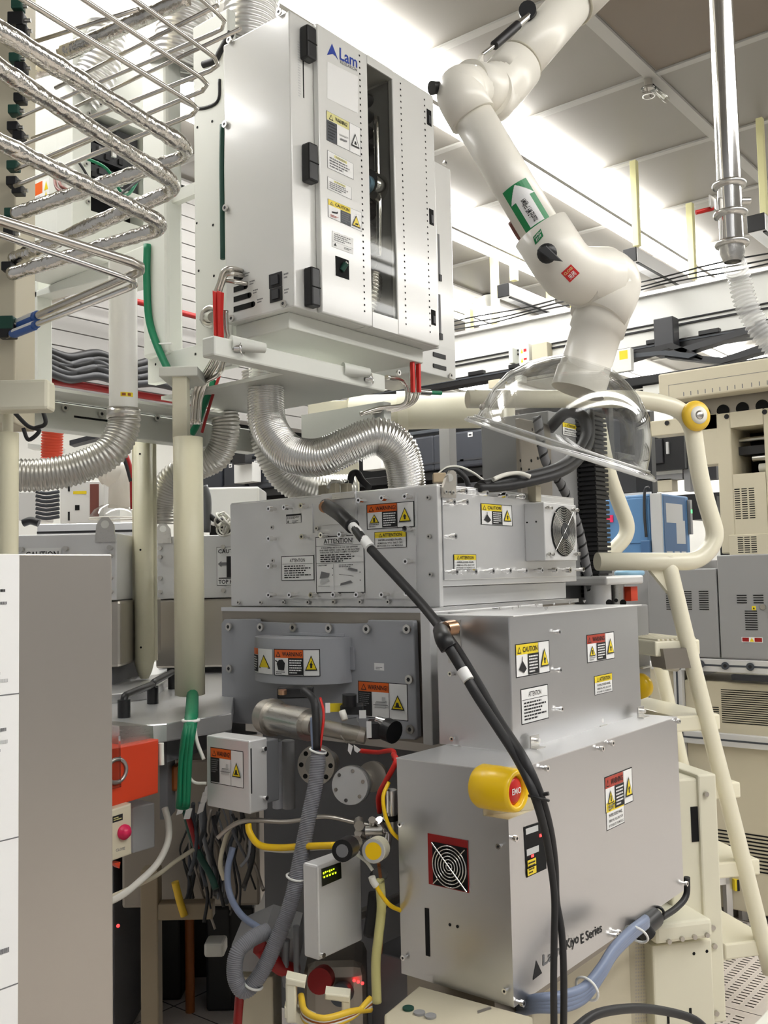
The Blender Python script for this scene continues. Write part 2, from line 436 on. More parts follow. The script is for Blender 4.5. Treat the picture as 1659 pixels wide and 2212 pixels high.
bolts(rf, 'bolt', [onx(*c8(*p), RX-.005) for p in [(590, 905), (690, 895), (800, 885), (590, 1098), (805, 1085), (930, 1075), (1050, 1070), (1175, 850), (1325, 835), (1475, 825), (1475, 1035), (1480, 1245), (590, 1275), (590, 1462), (725, 1462), (865, 1462), (1010, 1460), (1160, 1460), (1325, 1460), (1485, 1450)]], .0085, .034, None, 'chrome')
bolts(rf, 'screw', [onx(*c8(*p), RX-.001) for p in [(1590, 830), (1595, 1083), (1605, 1330), (865, 1030), (575, 1024), (580, 1240), (355, 1512), (500, 1512), (650, 1510), (808, 1510), (975, 1508), (1148, 1508), (1330, 1508), (1525, 1508)]], .007, .008)
bolts(rf, 'bolt', [ony(*c9(*p), RY-.005) for p in [(405, 328), (330, 395), (412, 395), (540, 340), (660, 352), (770, 360), (338, 610), (346, 832), (466, 830), (576, 827), (684, 825), (786, 824), (886, 822), (975, 820), (1063, 820), (1147, 817)]], .0085, .03, TOY, 'chrome')
# lifting eye
pts = [ony(*c9(*p), RY-.006) for p in [(300, 362), (380, 368), (380, 205), (362, 193), (345, 193), (318, 240), (300, 300)]]
B().prism(pts, (0, -.008, 0), 'stainless_warm').cyl(ony(*c9(350, 238), RY-.0145), ony(*c9(350, 238), RY-.0155), .012, 'white_paint', n=18).make('lifting_eye', rf)
bolts(rf, 'screw', [ony(*c9(*p), RY-.014) for p in [(322, 328), (345, 330), (368, 333)]], .006, .006, TOY)
# fan housing
fx0 = ony(*c9(820, 390), RY-.005); fx = fx0.x
def solve_y(px, py, x): return onx(px, py, x).y
fy = solve_y(*c9(945, 400), fx)
ft = ony(*c9(945, 392), fy); fb = ony(*c9(952, 760), fy); fr = ony(*c9(1152, 560), fy).x
fan = B().box((fx, fy, fb.z), (fr, RY-.004, ft.z), 'alu_pale', .003).make('fan_housing', rf)
fc = ony(*c9(1068, 575), fy); R_ = (ony(*c9(1068, 430), fy).z-fb.z)*.44
R_ = abs(ony(*c9(1068, 418), fy).z-ony(*c9(1068, 732), fy).z)/2
fcx = (fx+fr)/2; fcx = fc.x
B().cyl((fcx, fy-.001, fc.z), (fcx, fy-.0022, fc.z), R_, 'hole', n=36).make('fan_opening', fan)
g = B()
for k in range(10): g.torus((fcx, fy-.006, fc.z), (0, 1, 0), R_*(.36+.066*k), .0008, 'stainless', 36, 6)
for k in range(4):
    a = math.radians(45+90*k); g.cyl((fcx, fy-.007, fc.z), (fcx+math.cos(a)*R_*1.12, fy-.005, fc.z+math.sin(a)*R_*1.12), .0017, 'chrome', n=6)
g.cyl((fcx, fy-.003, fc.z), (fcx, fy-.008, fc.z), R_*.33, 'dark_plastic', n=24)
g.make('fan_guard', fan)
bl = B()
for k in range(7):
    a = 2*math.pi*k/7; u = V((math.cos(a), 0, math.sin(a))); w = V((-math.sin(a), 0, math.cos(a)))
    c0 = V((fcx, fy-.003, fc.z)); bl.quad([c0+u*R_*.34, c0+u*R_*.96, c0+u*R_*.9+w*R_*.35+V((0, .0009, 0)), c0+u*R_*.33+w*R_*.16+V((0, .0009, 0))], 'dark_plastic')
bl.make('fan_blade', fan)
bolts(rf, 'screw', [ony(*c9(*p), fy) for p in [(955, 426), (978, 430), (1118, 440), (1142, 443), (965, 717), (990, 720), (1135, 718), (1152, 718)]], .006, .012, TOY)
B().cyl(onx(*c9(840, 520), fx), onx(*c9(840, 520), fx)+V((-.001, 0, 0)), .003, 'hole', n=10).cyl(onx(*c9(897, 515), fx), onx(*c9(897, 515), fx)+V((-.001, 0, 0)), .003, 'hole', n=10).make('screw_hole', fan)
p = ony(*c9(880, 385), RY-.01)
cn = B().box(p+V((-.018, -.02, -.004)), p+V((.018, .012, .05)), 'beige_metal', .003).box(p+V((-.012, -.014, .05)), p+V((.012, .008, .075)), 'stainless', .003).cyl(p+V((-.006, -.004, .075)), p+V((-.006, -.004, .1)), .006, 'white_cable').make('connector', rf)
# coax bracket at the notch
a = onx(*c8(893, 815), RX-.001); b = onx(*c8(1120, 995), RX-.001)
br = B().box((RX-.006, b.y, b.z), (RX-.001, a.y, a.z+.004), 'alu_pale').box((RX-.012, b.y, onx(*c8(0, 930), RX).z), (RX-.006, b.y+.09, a.z), 'stainless').make('coax_bracket', rf)
# stickers
sticker('warning_sticker', rf, rx(RX-.006, c8(1187, 880), c8(1490, 1015)), hazard('tri', 'WARNING!', 'label_orange'))
sticker('attention_sticker', rf, rx(RX-.006, c8(1237, 1058), c8(1440, 1150)), attention(True))
big = [('r', -.01, -.01, 1.01, 1.01, 'ink'), ('r', .005, .005, .995, .995, 'label_white'), ('t', 'ATTENTION!', .17, .88, .79, .965, 'ink'), ('r', .17, .862, .79, .87, 'ink'), ('r', 0, .835, 1, .841, 'ink'),
       ('t', 'IF EQUIPPED WITH LSR OR OEP OPTION', .12, .785, .88, .815, 'ink'), ('t', 'THE FIBER OPTIC CABLE MUST BE ROUTED', .08, .745, .92, .772, 'ink'), ('t', 'THROUGH THE CABLE CLAMPS TO PREVENT', .09, .705, .91, .732, 'ink'), ('l', .1, .54, .9, .69, 4, 'ink'), ('r', 0, .525, 1, .531, 'ink'),
       ('t', 'CABLE CLAMP', .04, .475, .24, .5, 'ink'), ('r', .38, .04, .385, .5, 'ink'), ('p', [(.08, .25), (.26, .27), (.30, .34), (.12, .38)], 'ink_grey'), ('p', [(.09, .16), (.3, .2), (.27, .25), (.1, .22)], 'ink_pale'), ('r', .05, .11, .3, .116, 'ink'), ('p', [(.68, .40), (.88, .36), (.88, .40), (.7, .44)], 'ink_grey'), ('p', [(.52, .12), (.78, .17), (.74, .21), (.53, .16)], 'ink_grey'), ('p', [(.5, .32), (.8, .28), (.8, .287), (.5, .327)], 'ink'), ('l', .5, .44, .9, .5, 2, 'ink_grey'), ('r', .36, .42, .375, .44, 'ink'), ('r', .36, .3, .375, .32, 'ink'), ('r', .93, .2, .945, .22, 'ink'), ('r', .93, .34, .945, .36, 'ink')]
sticker('attention_sticker', rf, rx(RX-.006, c8(852, 1090), c8(1170, 1445)), big)
sticker('attention_sticker', rf, rx(RX-.006, c8(630, 1217), c8(838, 1363)), attention(False))
sticker('data_plate', rf, rx(RX-.006, c8(658, 940), c8(757, 992)), [('r', 0, 0, 1, 1, 'ink'), ('r', .02, .03, .98, .97, 'alu_pale'), ('r', .02, .8, .98, .97, 'ink'), ('l', .06, .45, .94, .76, 3, 'ink'), ('p', [(.08, .08), (.2, .08), (.14, .38)], 'ink'), ('l', .4, .06, .9, .3, 2, 'ink_grey')])
sticker('caution_sticker', rf, ry(RY-.006, c9(552, 402), c9(744, 540)), hazard('load', 'CAUTION', 'label_yellow'))
sticker('attention_sticker', rf, ry(RY-.006, c9(380, 723), c9(519, 814)), attention(True))
# connectors on the lid
for px, py in ((700, 1062), (722, 1058), (748, 1058)):
    p = onz(px, py, RZ1+.02); B().box(p+V((-.012, -.015, -.016)), p+V((.012, .015, .02)), 'beige_metal', .003).tube([p+V((-.01, 0, .02)), p+V((-.01, 0, .03)), p+V((.01, 0, .03)), p+V((.01, 0, .02))], .0015, 'white_cable', 6).make('cable_clamp', rf)
# ================================================================= CHAMBER BODY
CX = 2.19
ch = thing('process_chamber', 'dark stainless chamber with a grey cover plate below the silver bolted box', 'equipment', (2.6, 2.0, .95))
B().box((CX, RY, 1.13), (RX1-.02, RY1, 1.505), 'brown_steel', .002).make('body', ch)
B().box((CX-.004, RY-.005, 1.494), (RX1, RY1, 1.5065), 'alu').make('rim', ch)
PXp = CX-.025
ol = [onx(*c4(*p), CX-.004) for p in [(185, 212), (205, 182), (426, 180), (430, 206), (652, 208), (656, 214), (895, 216), (905, 212), (1193, 216), (1195, 187), (1500, 190), (1508, 205), (1535, 985), (1512, 1008), (1380, 1000), (860, 930), (215, 890), (190, 870)]]
cp = B().prism(ol, (PXp-CX+.004, 0, 0), 'grey_paint', .003).make('cover_plate', ch)
bolts(ch, 'bolt', [onx(*c4(*p), PXp) for p in [(218, 235), (437, 238), (662, 240), (908, 245), (1168, 250), (1445, 250), (222, 522), (1460, 597), (230, 818), (445, 835), (1468, 940)]], .013, .012, None, 'stainless')
# half-round guard on the cover plate
ya = onx(*c4(1050, 450), PXp).y; yb_ = onx(*c4(470, 330), PXp).y
zt = onx(*c4(1045, 308), PXp).z; zb = onx(*c4(1050, 618), PXp).z
cy = (ya+yb_)/2; sa = (yb_-ya)/2; sb = .135


def guard_pt(t):  # t: 0 = near end (ya), 1 = far end (yb)
    a = math.pi*t; return (PXp-sb*(math.sin(a)**.85 if math.sin(a) > 0 else 0), cy-sa*math.cos(a))
gp = [guard_pt(i/28) for i in range(29)]
b = B()
lo = [b.bm.verts.new((x, y, zb)) for x, y in gp]; hi = [b.bm.verts.new((x, y, zt)) for x, y in gp]
for i in range(28): b.face([lo[i], lo[i+1], hi[i+1], hi[i]], 'grey_paint', True)
b.face([b.bm.verts.new((x, y, zt)) for x, y in gp], 'grey_paint'); b.face([b.bm.verts.new((x, y, zb)) for x, y in gp][::-1], 'grey_paint')
gd = b.make('guard_cover', ch)
e0, e1 = onx(*c4(1028, 372), PXp), onx(*c4(1076, 536), PXp)
B().box((PXp-.006, e1.y, e1.z), (PXp, e0.y+.015, e0.z), 'grey_paint', .001).cyl(((PXp-.006), e0.y+.004, e1.z+.015), (PXp-.009, e0.y+.004, e1.z+.015), .004, 'chrome', n=10).cyl((PXp-.006, e0.y+.004, e0.z-.015), (PXp-.009, e0.y+.004, e0.z-.015), .004, 'chrome', n=10).make('hinge', gd)
e0, e1 = onx(*c4(580, 272), PXp), onx(*c4(1010, 305), PXp)
B().box((PXp-.006, e1.y, e1.z), (PXp, e0.y, e0.z), 'grey_paint', .001).make('flange', gd)
def gmap(px0, px1, z0, z1):
    # find the guard parameter whose projection meets the pixel column
    def tfor(px):
        best = None
        for i in range(0, 401):
            t = i/400; x, y = guard_pt(t); q = V((x, y, (z0+z1)/2))-CC; d = q.dot(CF); X = 829.5+FPX*q.dot(CR)/d
            if t > .84: continue
            if best is None or abs(X-px) < best[0]: best = (abs(X-px), t)
        return best[1]
    t0, t1 = tfor(px0), tfor(px1)
    def f(u, v, h=0):
        t = t0+(t1-t0)*u; x, y = guard_pt(t); x2, y2 = guard_pt(t+.002)
        n = V((-(y2-y), (x2-x), 0)); n = n.normalized() if n.length else V((-1, 0, 0))
        if n.x > 0: n = -n
        return V((x, y, z0+(z1-z0)*v))+n*(h+.0015)
    return f
h_ = zt-zb
def sub(items, n=8): return [(it+(n,) if it[0] == 'r' and len(it) == 6 else it) for it in items]
sticker('warning_sticker', gd, gmap(c4(525, 0)[0], c4(830, 0)[0], zb+h_*.2, zb+h_*.76), sub(hazard('hand', 'WARNING', 'label_orange')))
sticker('warning_sticker', gd, gmap(c4(368, 0)[0], c4(508, 0)[0], zb+h_*.2, zb+h_*.76), sub([('r', 0, 0, 1, 1, 'label_white'), ('r', 0, .74, .45, 1, 'label_orange'), ('r', 0, .05, .45, .72, 'ink'), ('l', .05, .1, .42, .68, 6, 'label_white')]+tri(.5, .22, .44, .55, 'ink', 'label_yellow', .8), 5))
sticker('warning_sticker', cp, rx(PXp, c4(1100, 612), c4(1437, 882)), hazard_picture())
sticker('serial_tag', cp, rx(PXp, c4(1207, 484), c4(1276, 538)), [('r', 0, 0, 1, 1, 'label_white'), ('l', .15, .1, .85, .5, 2, 'ink_grey')])
# flange ring between chamber and source box
B().box((ony(931, 1450, 1.565).x, 1.565, 1.14), (2.75, RY-.006, 1.5), 'alu_pale', .003).make('port_flange', ch)
# lower grey skirt under the chamber
B().box((2.30, 1.5, .2), (3.0, 2.4, 1.128), 'dark_grey_paint', .004).make('lower_housing', ch)
B().box((2.262, 1.6, 1.09), (2.30, 2.44, 1.128), 'stainless_warm').make('base_rail', ch)
# ================================================================= SOURCE BOX (middle)
MX, MY, MX1, MY1, MZ0, MZ1 = 1.96, 1.207, 2.672, 1.42, 1.1815, 1.499
mb = thing('source_box', 'plain brushed aluminium box, middle of the metal stack, with a caution sticker', 'equipment box', (2.3, 1.32, MZ0))
B().box((MX, MY, MZ0), (MX1, MY1, MZ1), 'alu', .003).box((2.22, MY1, MZ0+.02), (2.6, 1.564, MZ1-.004), 'alu_pale').make('body', mb)
B().box((MX, MY-.012, MZ1-.002), (MX1+.003, MY1, MZ1+.001), 'alu_bright', .0008).make('lid', mb)
bolts(mb, 'screw', [ony(*c9(*p), MY) for p in [(1015, 1208), (1022, 1447)]]+[ony(*c5(*p), MY) for p in [(905, 334)]], .006, .014, TOY, 'chrome')
bolts(mb, 'screw', [onx(*c5(*p), MX) for p in [(325, 140), (335, 497)]], .006, .012, None, 'chrome')
bolts(mb, 'screw', [onz(*c9(*p), MZ1) for p in [(672, 1072), (752, 1072), (790, 1058), (900, 1050), (960, 1072), (1010, 1040), (1108, 1032), (1200, 1024)]], .005, .008, TOZ, 'chrome')
p = onz(*c9(643, 1060), MZ1); B().cyl(p, p+V((0, 0, .001)), .011, 'hole', n=16).make('opening', mb)
sticker('caution_sticker', mb, ry(MY, c9(768, 1292), c9(980, 1455)), hazard('load', 'CAUTION', 'label_yellow'))
sticker('warning_sticker', mb, ry(MY, c9(1215, 1232), c9(1388, 1370)), hazard('tri', 'WARNING', 'label_brick'))
sticker('attention_sticker', mb, ry(MY, c9(1263, 1490), c9(1375, 1578)), attention(True))
sticker('attention_sticker', mb, ry(MY, c5(703, 232), c5(853, 382)), attention(False))
# coax socket on its near end
a = onx(*c9(335, 1130), MX); b_ = onx(*c9(430, 1405), MX)
sk = B().box((MX-.004, b_.y, b_.z), (MX, a.y-.004, a.z), 'stainless').cyl(onx(*c9(385, 1180), MX-.004), onx(*c9(385, 1180), MX-.004)+V((-.045, .004, 0)), .017, 'chrome', n=20).make('coax_socket', mb)
p = onx(*c9(385, 1180), MX-.049); B().cyl(p, p+V((-.03, .006, -.002)), .0185, 'copper', n=8).make('coax_nut', sk)
# ================================================================= GENERATOR BOX (lowest, emergency button)
EX, EY, EX1, EY1, EZ0, EZ1 = 1.762, 1.102, 2.672, 1.397, .702, 1.181
eb = thing('generator_box', 'brushed aluminium box with a yellow and red emergency button, lowest of the metal stack', 'equipment box', (2.2, 1.25, EZ0))
# chamfered corner carrying the button
ka = onx(1041, 1690, EX); kb = ony(1150, 1690, EY)
kz = onx(1041, 1762, EX).z
foot = [V((EX, EY, 0)), V((EX1, EY, 0)), V((EX1, EY1, 0)), V((EX, EY1, 0))]
top = [V((EX, ka.y, 0)), V((kb.x, EY, 0)), V((EX1, EY, 0)), V((EX1, EY1, 0)), V((EX, EY1, 0))]
B().prism([p+V((0, 0, EZ0)) for p in foot], (0, 0, kz-EZ0), 'alu').prism([p+V((0, 0, kz)) for p in top], (0, 0, EZ1-kz), 'alu').make('body', eb)
B().box((EX-.001, EY+.1, EZ1), (EX1+.002, EY1+.001, EZ1+.0022), 'alu_bright').prism([V((EX, ka.y, EZ1)), V((kb.x, EY-.002, EZ1)), V((EX1+.002, EY-.002, EZ1)), V((EX1+.002, EY+.1, EZ1)), V((EX, EY+.1, EZ1))], (0, 0, .0022), 'alu_bright').make('lid', eb)
nrm = V((-(ka.y-EY), -(kb.x-EX), 0)).normalized()
mid = V(((EX+kb.x)/2, (EY+ka.y)/2, (kz+EZ1)/2))
hz = (EZ1-kz)/2
tri_ = [V((EX, EY, kz)), V((kb.x, EY, kz)), V((EX, ka.y, kz))]
stop = B().prism(tri_, (0, 0, .0015), 'beige').prism([V((EX, ka.y, kz+.002))+nrm*.001, V((kb.x, EY, kz+.002))+nrm*.001, V((kb.x, EY, EZ1))+nrm*.001, V((EX, ka.y, EZ1))+nrm*.001], nrm*.003, 'beige').make('button_mount', eb)
fcn = ony(1119, 1709, EY-.03); nrm = V((-.03, -1, 0)).normalized(); k0 = fcn-nrm*.058; rr = .0455
sh = B().lathe(k0, nrm, [(rr*.9, -.04), (rr*1.02, -.03), (rr*1.02, .008), (rr*.98, .05), (rr*.93, .058), (rr*.84, .06), (rr*.68, .056), (rr*.66, .03)], 'yellow', 40).make('emergency_stop', eb)
rb = B().lathe(k0, nrm, [(rr*.64, .03), (rr*.62, .048), (rr*.45, .053), (0.0001, .055)], 'red_sticker', 32)
tu = V((0, 0, 1)).cross(nrm).normalized()
rb.map(lambda u, v, h: k0+nrm*(.0545+h)+tu*((u-.5)*rr*.75)+V((0, 0, (v-.5)*rr*.36)), [('t', 'EMO', 0, .1, 1, .9, 'label_white')])
rb.make('stop_button', sh)
# left end: fan, slot, pilot holes
a = onx(*c7(1130, 455), EX); b = onx(*c7(1398, 838), EX); fc = onx(*c7(1278, 655), EX)
fz = [a.y, b.y, onx(*c7(1132, 780), EX).z, a.z]
B().box((EX-.002, fz[1], fz[2]), (EX, fz[0], onx(*c7(1132, 452), EX).z), 'red_dark').make('fan_frame', eb)
y_h = onx(*c7(1163, 650), EX).y; R_ = (y_h-fz[1])/2-.001; fcy, fcz = (y_h+fz[1])/2, fz[2]+R_+.002
fn = B().box((EX-.003, fcy-R_, fcz-R_), (EX-.002, fcy+R_, fcz+R_), 'hole').make('fan_opening', eb)
g = B()
for k in range(6): g.torus((EX-.006, fcy, fcz), (1, 0, 0), R_*(.17+.158*k), .0015, 'chrome', 32, 6)
g.cyl((EX-.007, fcy+R_*.98, fcz+R_*.98), (EX-.007, fcy-R_*.98, fcz-R_*.98), .002, 'chrome', n=6)
for q0_, q1_ in ((.72, .5), (-.5, -.72)): g.cyl((EX-.007, fcy-R_*q0_*1.3, fcz+R_*q0_*1.3), (EX-.007, fcy-R_*q1_*1.3, fcz+R_*q1_*1.3), .0015, 'chrome', n=6)
g.make('fan_guard', fn)
a = onx(*c7(1110, 937), EX); b = onx(*c7(1143, 1255), EX)
B().box((EX-.0015, b.y, b.z), (EX, a.y, a.z), 'hole').make('slot', eb)
for q in ((1273, 1048), (1322, 1060)): p = onx(*c7(*q), EX); B().cyl(p, p+V((-.001, 0, 0)), .0035, 'hole', n=10).make('pilot_hole', eb)
bolts(eb, 'screw', [onx(*c7(*p), EX) for p in [(965, 390), (1605, 530), (985, 1255), (1645, 1470)]], .006, .012, None, 'chrome')
bolts(eb, 'screw', [ony(*c5(*p), EY) for p in [(650, 1045), (822, 660), (1128, 552), (1185, 522), (1553, 402), (1595, 1295)]]+[ony(*c8r(*p), EY) for p in [(190, 1265), (740, 870), (757, 850)]], .007, .014, TOY, 'chrome')
# window with lamps on the front
f = ry(EY, c8r(222, 205), c8r(352, 535))
q4 = [onp(*c8r(*p), V((0, EY-.001, 0)), V((0, 1, 0))) for p in ((222, 237), (352, 195), (356, 480), (238, 535))]
wn = B(); wn.quad(q4, 'hole')
def qf(u, v, h=0): return (q4[3]*(1-u)+q4[2]*u)*(1-v)+(q4[0]*(1-u)+q4[1]*u)*v-V((0, h+.0006, 0))
wn.map(qf, [('r', .06, .84, .62, .96, 'ink_pale'), ('r', .05, .42, .62, .55, 'ink_pale'), ('r', .66, .70, .8, .76, 'led_red'), ('r', .24, .36, .36, .41, 'led_red'), ('r', .05, .2, .45, .33, 'label_yellow'), ('r', .02, .03, .45, .17, 'label_yellow'), ('l', .08, .05, .42, .3, 4, 'ink')]).make('indicator_window', eb)
sticker('warning_sticker', eb, ry(EY, c5(1165, 718), c5(1318, 840)), hazard('tri', 'WARNING', 'label_brick'))
sticker('attention_sticker', eb, ry(EY, c5(1172, 858), c5(1272, 958)), attention(True))
# lettering along the lower edge
def lf(tl, br): return ry(EY, tl, br)
lg = B()
q = [ony(*c8r(*p), EY-.0006) for p in ((275, 1138), (330, 1095), (296, 1020))]; lg.quad(q, 'ink')
def eq(*q):
    P = [ony(*c8r(*p), EY-.0006) for p in q]
    return lambda u, v, h=0: (P[3]*(1-u)+P[2]*u)*(1-v)+(P[0]*(1-u)+P[1]*u)*v-V((0, h, 0))
lg.map(eq((335, 990), (440, 922), (440, 985), (335, 1056)), [('t', 'Lam', 0, 0, 1, 1, 'ink_grey')]).make('logo', eb)
lg = B()
lg.map(eq((470, 902), (545, 856), (546, 934), (471, 978)), [('t', 'Kiyo', 0, 0, 1, 1, 'ink')])
lg.map(eq((556, 868), (680, 796), (683, 852), (559, 926)), [('t', 'E Series', 0, 0, 1, 1, 'ink')])
lg.make('lettering', eb)
# fixing brackets on the lid
for q, hgt in (((775, 550), .03), ((1125, 425), .022), ((1360, 380), .03)):
    p = onz(*c5(*q), EZ1+.002); B().box(p+V((-.02, -.004, 0)), p+V((.02, 0, hgt)), 'stainless', .001).box(p+V((-.02, -.02, 0)), p+V((.02, -.004, .002)), 'stainless').cyl(p+V((0, -.004, hgt*.6)), p+V((0, -.016, hgt*.6)), .006, 'chrome', n=12).make('bracket', eb)
bolts(eb, 'screw', [onz(*c5(*p), EZ1+.002) for p in [(890, 470), (938, 456), (1035, 427), (1215, 373), (1297, 347)]], .004, .008, TOZ, 'chrome')
# ================================================================= WHITE GAS CABINET
GX, GY, GX1, GY1, GZ0, GZ1 = 1.99, 1.921, 2.716, 2.212, 2.386, 3.278
gc = thing('gas_cabinet', 'white enamelled cabinet with a smoked window strip and blue triangle logo, up on the frame', 'cabinet', (2.35, 2.06, GZ0))
DY = GY-.022
wx0 = ony(*c2(1042, 700), DY).x; wx1 = ony(*c2(1204, 700), DY).x
wz1 = ony(*c2(1120, 465), DY).z; wz0 = ony(*c5g(1190, 640), DY).z
b = B()
b.box((GX, GY, GZ0), (wx0-.01, GY1, GZ1), 'white_enamel', .004).box((wx1+.01, GY, GZ0), (GX1, GY1, GZ1), 'white_enamel', .004)
b.box((wx0-.01, GY, GZ0), (wx1+.01, GY1, wz0-.01), 'white_enamel').box((wx0-.01, GY, wz1+.01), (wx1+.01, GY1, GZ1), 'white_enamel').box((wx0-.01, GY+.14, wz0-.01), (wx1+.01, GY1, wz1+.01), 'white_enamel')
b.make('body', gc)
dx0 = ony(691, 400, DY).x; dx1 = ony(943, 480, DY).x; dz0 = GZ0-.002; dz1 = GZ1-.004
b = B()
b.box((dx0, DY, dz0), (wx0, GY-.001, dz1), 'white_enamel', .004).box((wx1, DY, dz0), (dx1, GY-.001, dz1), 'white_enamel', .004)
b.box((wx0, DY, dz0), (wx1, GY-.001, wz0), 'white_enamel').box((wx0, DY, wz1), (wx1, GY-.001, dz1), 'white_enamel')
dr = b.make('door', gc)
B().box((wx0, DY+.004, wz0), (wx1, DY+.007, wz1), 'smoked').make('window_pane', dr)
# inside the window
gi = B().box((wx0-.008, GY+.132, wz0), (wx1+.008, GY+.138, wz1), 'machine_grey').box((wx0-.009, GY, wz0), (wx0-.006, GY+.138, wz1), 'slate').box((wx1+.006, GY, wz0), (wx1+.009, GY+.138, wz1), 'machine_grey').make('gas_panel', gc)
vx = wx0+.035
val = None
for k in range(13):
    z = wz0+.10+k*.056
    if k in (7, 8): continue
    if val is None: val = B().cyl((wx1+.006, GY+.085, z), (wx1-.03, GY+.085, z), .021, 'dark_plastic', n=14).cyl((wx1-.03, GY+.085, z), (wx1-.042, GY+.085, z), .011, 'chrome', n=10).make('valve', gi, origin=(wx1, GY+.085, z))
    else: inst(val, gi, (wx1, GY+.085, z))
B().tube([(wx1-.02, GY+.035, wz1-.12), (wx1-.018, GY+.035, wz1-.35), (wx1-.02, GY+.03, wz0+.4), (wx1-.012, GY+.04, wz0+.22)], .011, 'chrome', 12).make('gas_pipe', gi)
B().corr([(wx1-.045, GY+.07, wz0+.02), (wx1-.03, GY+.06, wz0+.1), (wx1-.012, GY+.07, wz0+.16)], .028, .004, .012, 'duct_foil', 18).make('flexible_hose', gi)
z = wz0+.46; B().cyl((wx1+.006, GY+.06, z), (wx1-.05, GY+.06, z), .05, 'chrome', n=28).cyl((wx1-.05, GY+.06, z), (wx1-.06, GY+.06, z), .03, 'blue_film', n=24).cyl((wx1-.03, GY+.03, z-.05), (wx1-.06, GY+.02, z-.05), .014, 'stainless', n=12).make('regulator', gi)
# rows of ventilation holes, latches, hinges
for (tx, ty), (bx, by), n in (((777.5, 121), (786, 672), 42), ((865.5, 181), (876, 700), 40), ((917.5, 216), (928, 717), 39)):
    h = B(); x = ony((tx+bx)/2, (ty+by)/2, DY).x; z1 = ony(tx, ty, DY).z; z0 = ony(bx, by, DY).z
    for k in range(n): p = V((x, DY-.0008, z0+(z1-z0)*k/(n-1))); h.disc(p, (0, -1, 0), .0034, 'hole', 10)
    h.make('vent_hole_row', dr)
for tl, br, c in (((1422, 708), (1453, 826), c2), ((1438, 1358), (1468, 1472), c2), ((1468, 604), (1496, 702), c5g)):
    a, d = ony(*c(*tl), DY), ony(*c(*br), DY)
    B().box((a.x, DY-.0015, d.z), (d.x, DY, a.z), 'hole').box((a.x+.008, DY-.004, d.z+.006), (d.x-.004, DY-.0015, a.z-.02), 'dark_plastic', .001).make('latch', dr)
for tl, br, c in (((642, 150), (708, 402), c2), ((655, 918), (720, 1196), c2), ((752, 342), (810, 594), c5g)):
    a, d = ony(*c(*tl), DY-.01), ony(*c(*br), DY-.01)
    B().box((a.x, DY-.012, d.z), (d.x, GY, a.z), 'black', .006).box((a.x+.001, DY-.0135, (a.z+d.z)/2-.003), (d.x-.001, DY-.012, (a.z+d.z)/2), 'hole').make('hinge', dr)
p = [ony(*c5g(*q), DY) for q in ((897, 283), (978, 428))]
B().box((p[0].x, DY-.002, p[1].z), (p[1].x, DY, p[0].z), 'hole', .0008).cyl(((p[0].x+p[1].x)/2-.006, DY-.002, (p[0].z+p[1].z)/2-.01), ((p[0].x+p[1].x)/2+.004, DY-.012, (p[0].z+p[1].z)/2+.012), .009, 'green_dark', n=14).cyl(((p[0].x+p[1].x)/2+.004, DY-.012, (p[0].z+p[1].z)/2+.012), ((p[0].x+p[1].x)/2+.006, DY-.016, (p[0].z+p[1].z)/2+.016), .005, 'chrome', n=12).make('gauge_port', dr)
a, d = ony(*c2(612, 265), GY), ony(*c2(624, 640), GY)
B().box((a.x, GY-.001, d.z), (d.x, GY, a.z), 'hole').make('slot', gc)
sl = B().map(ry(GY, c2(580, 262), c2(606, 640)), [('l', 0, 0, 1, 1, 22, 'ink_pale')]).make('scale_marking', gc)
# logo and stickers on the door
lf2 = ry(DY, c2(768, 330), c2(972, 445))
def dq(pts, c=c2): return [ony(*c(*p), DY-.0006) for p in pts]
lg = B()
lg.quad(dq([(773, 358), (806, 283), (848, 395), (830, 368), (812, 352)]), 'logo_blue')
def bil(q):  # quad tl,tr,br,bl in px on the door plane
    P = dq(q)
    return lambda u, v, h=0: (P[3]*(1-u)+P[2]*u)*(1-v)+(P[0]*(1-u)+P[1]*u)*v-V((0, h, 0))
lg.map(bil([(855, 308), (970, 372), (970, 445), (855, 388)]), [('t', 'Lam', 0, 0, 1, 1, 'logo_blue')])
lg.map(bil([(858, 392), (968, 447), (968, 467), (858, 412)]), [('t', 'RESEARCH', 0, 0, 1, 1, 'ink_grey')])
lg.make('logo', dr)
def dst(name, q, it, c=c2):
    P = [ony(*c(*p), DY-.0003) for p in q]
    f = lambda u, v, h=0: (P[3]*(1-u)+P[2]*u)*(1-v)+(P[0]*(1-u)+P[1]*u)*v-V((0, h, 0))
    return sticker(name, dr, f, it)
dst('warning_sticker', [(770, 722), (988, 836), (990, 1018), (772, 912)], [('r', -.012, -.012, 1.012, 1.012, 'ink_grey'), ('r', 0, 0, 1, 1, 'label_white'), ('r', 0, .72, .66, 1, 'label_pale_yellow')]+tri(.06, .75, .13, .2, 'ink', 'label_pale_yellow', .6)+[('t', 'WARNING!', .24, .79, .6, .93, 'ink'), ('r', 0, .0, .29, .7, 'slate'), ('l', .03, .05, .27, .66, 6, 'ink'), ('r', .66, 0, .67, 1, 'ink_grey'), ('p', [(.38, .22), (.58, .25), (.58, .3), (.38, .28)], 'ink_grey'), ('p', [(.36, .38), (.62, .40), (.62, .44), (.36, .42)], 'ink_pale')]+tri(.70, .22, .26, .48, 'ink', 'label_white', .75)+[('p', [(.79, .3), (.87, .3), (.85, .42), (.81, .42)], 'ink')])
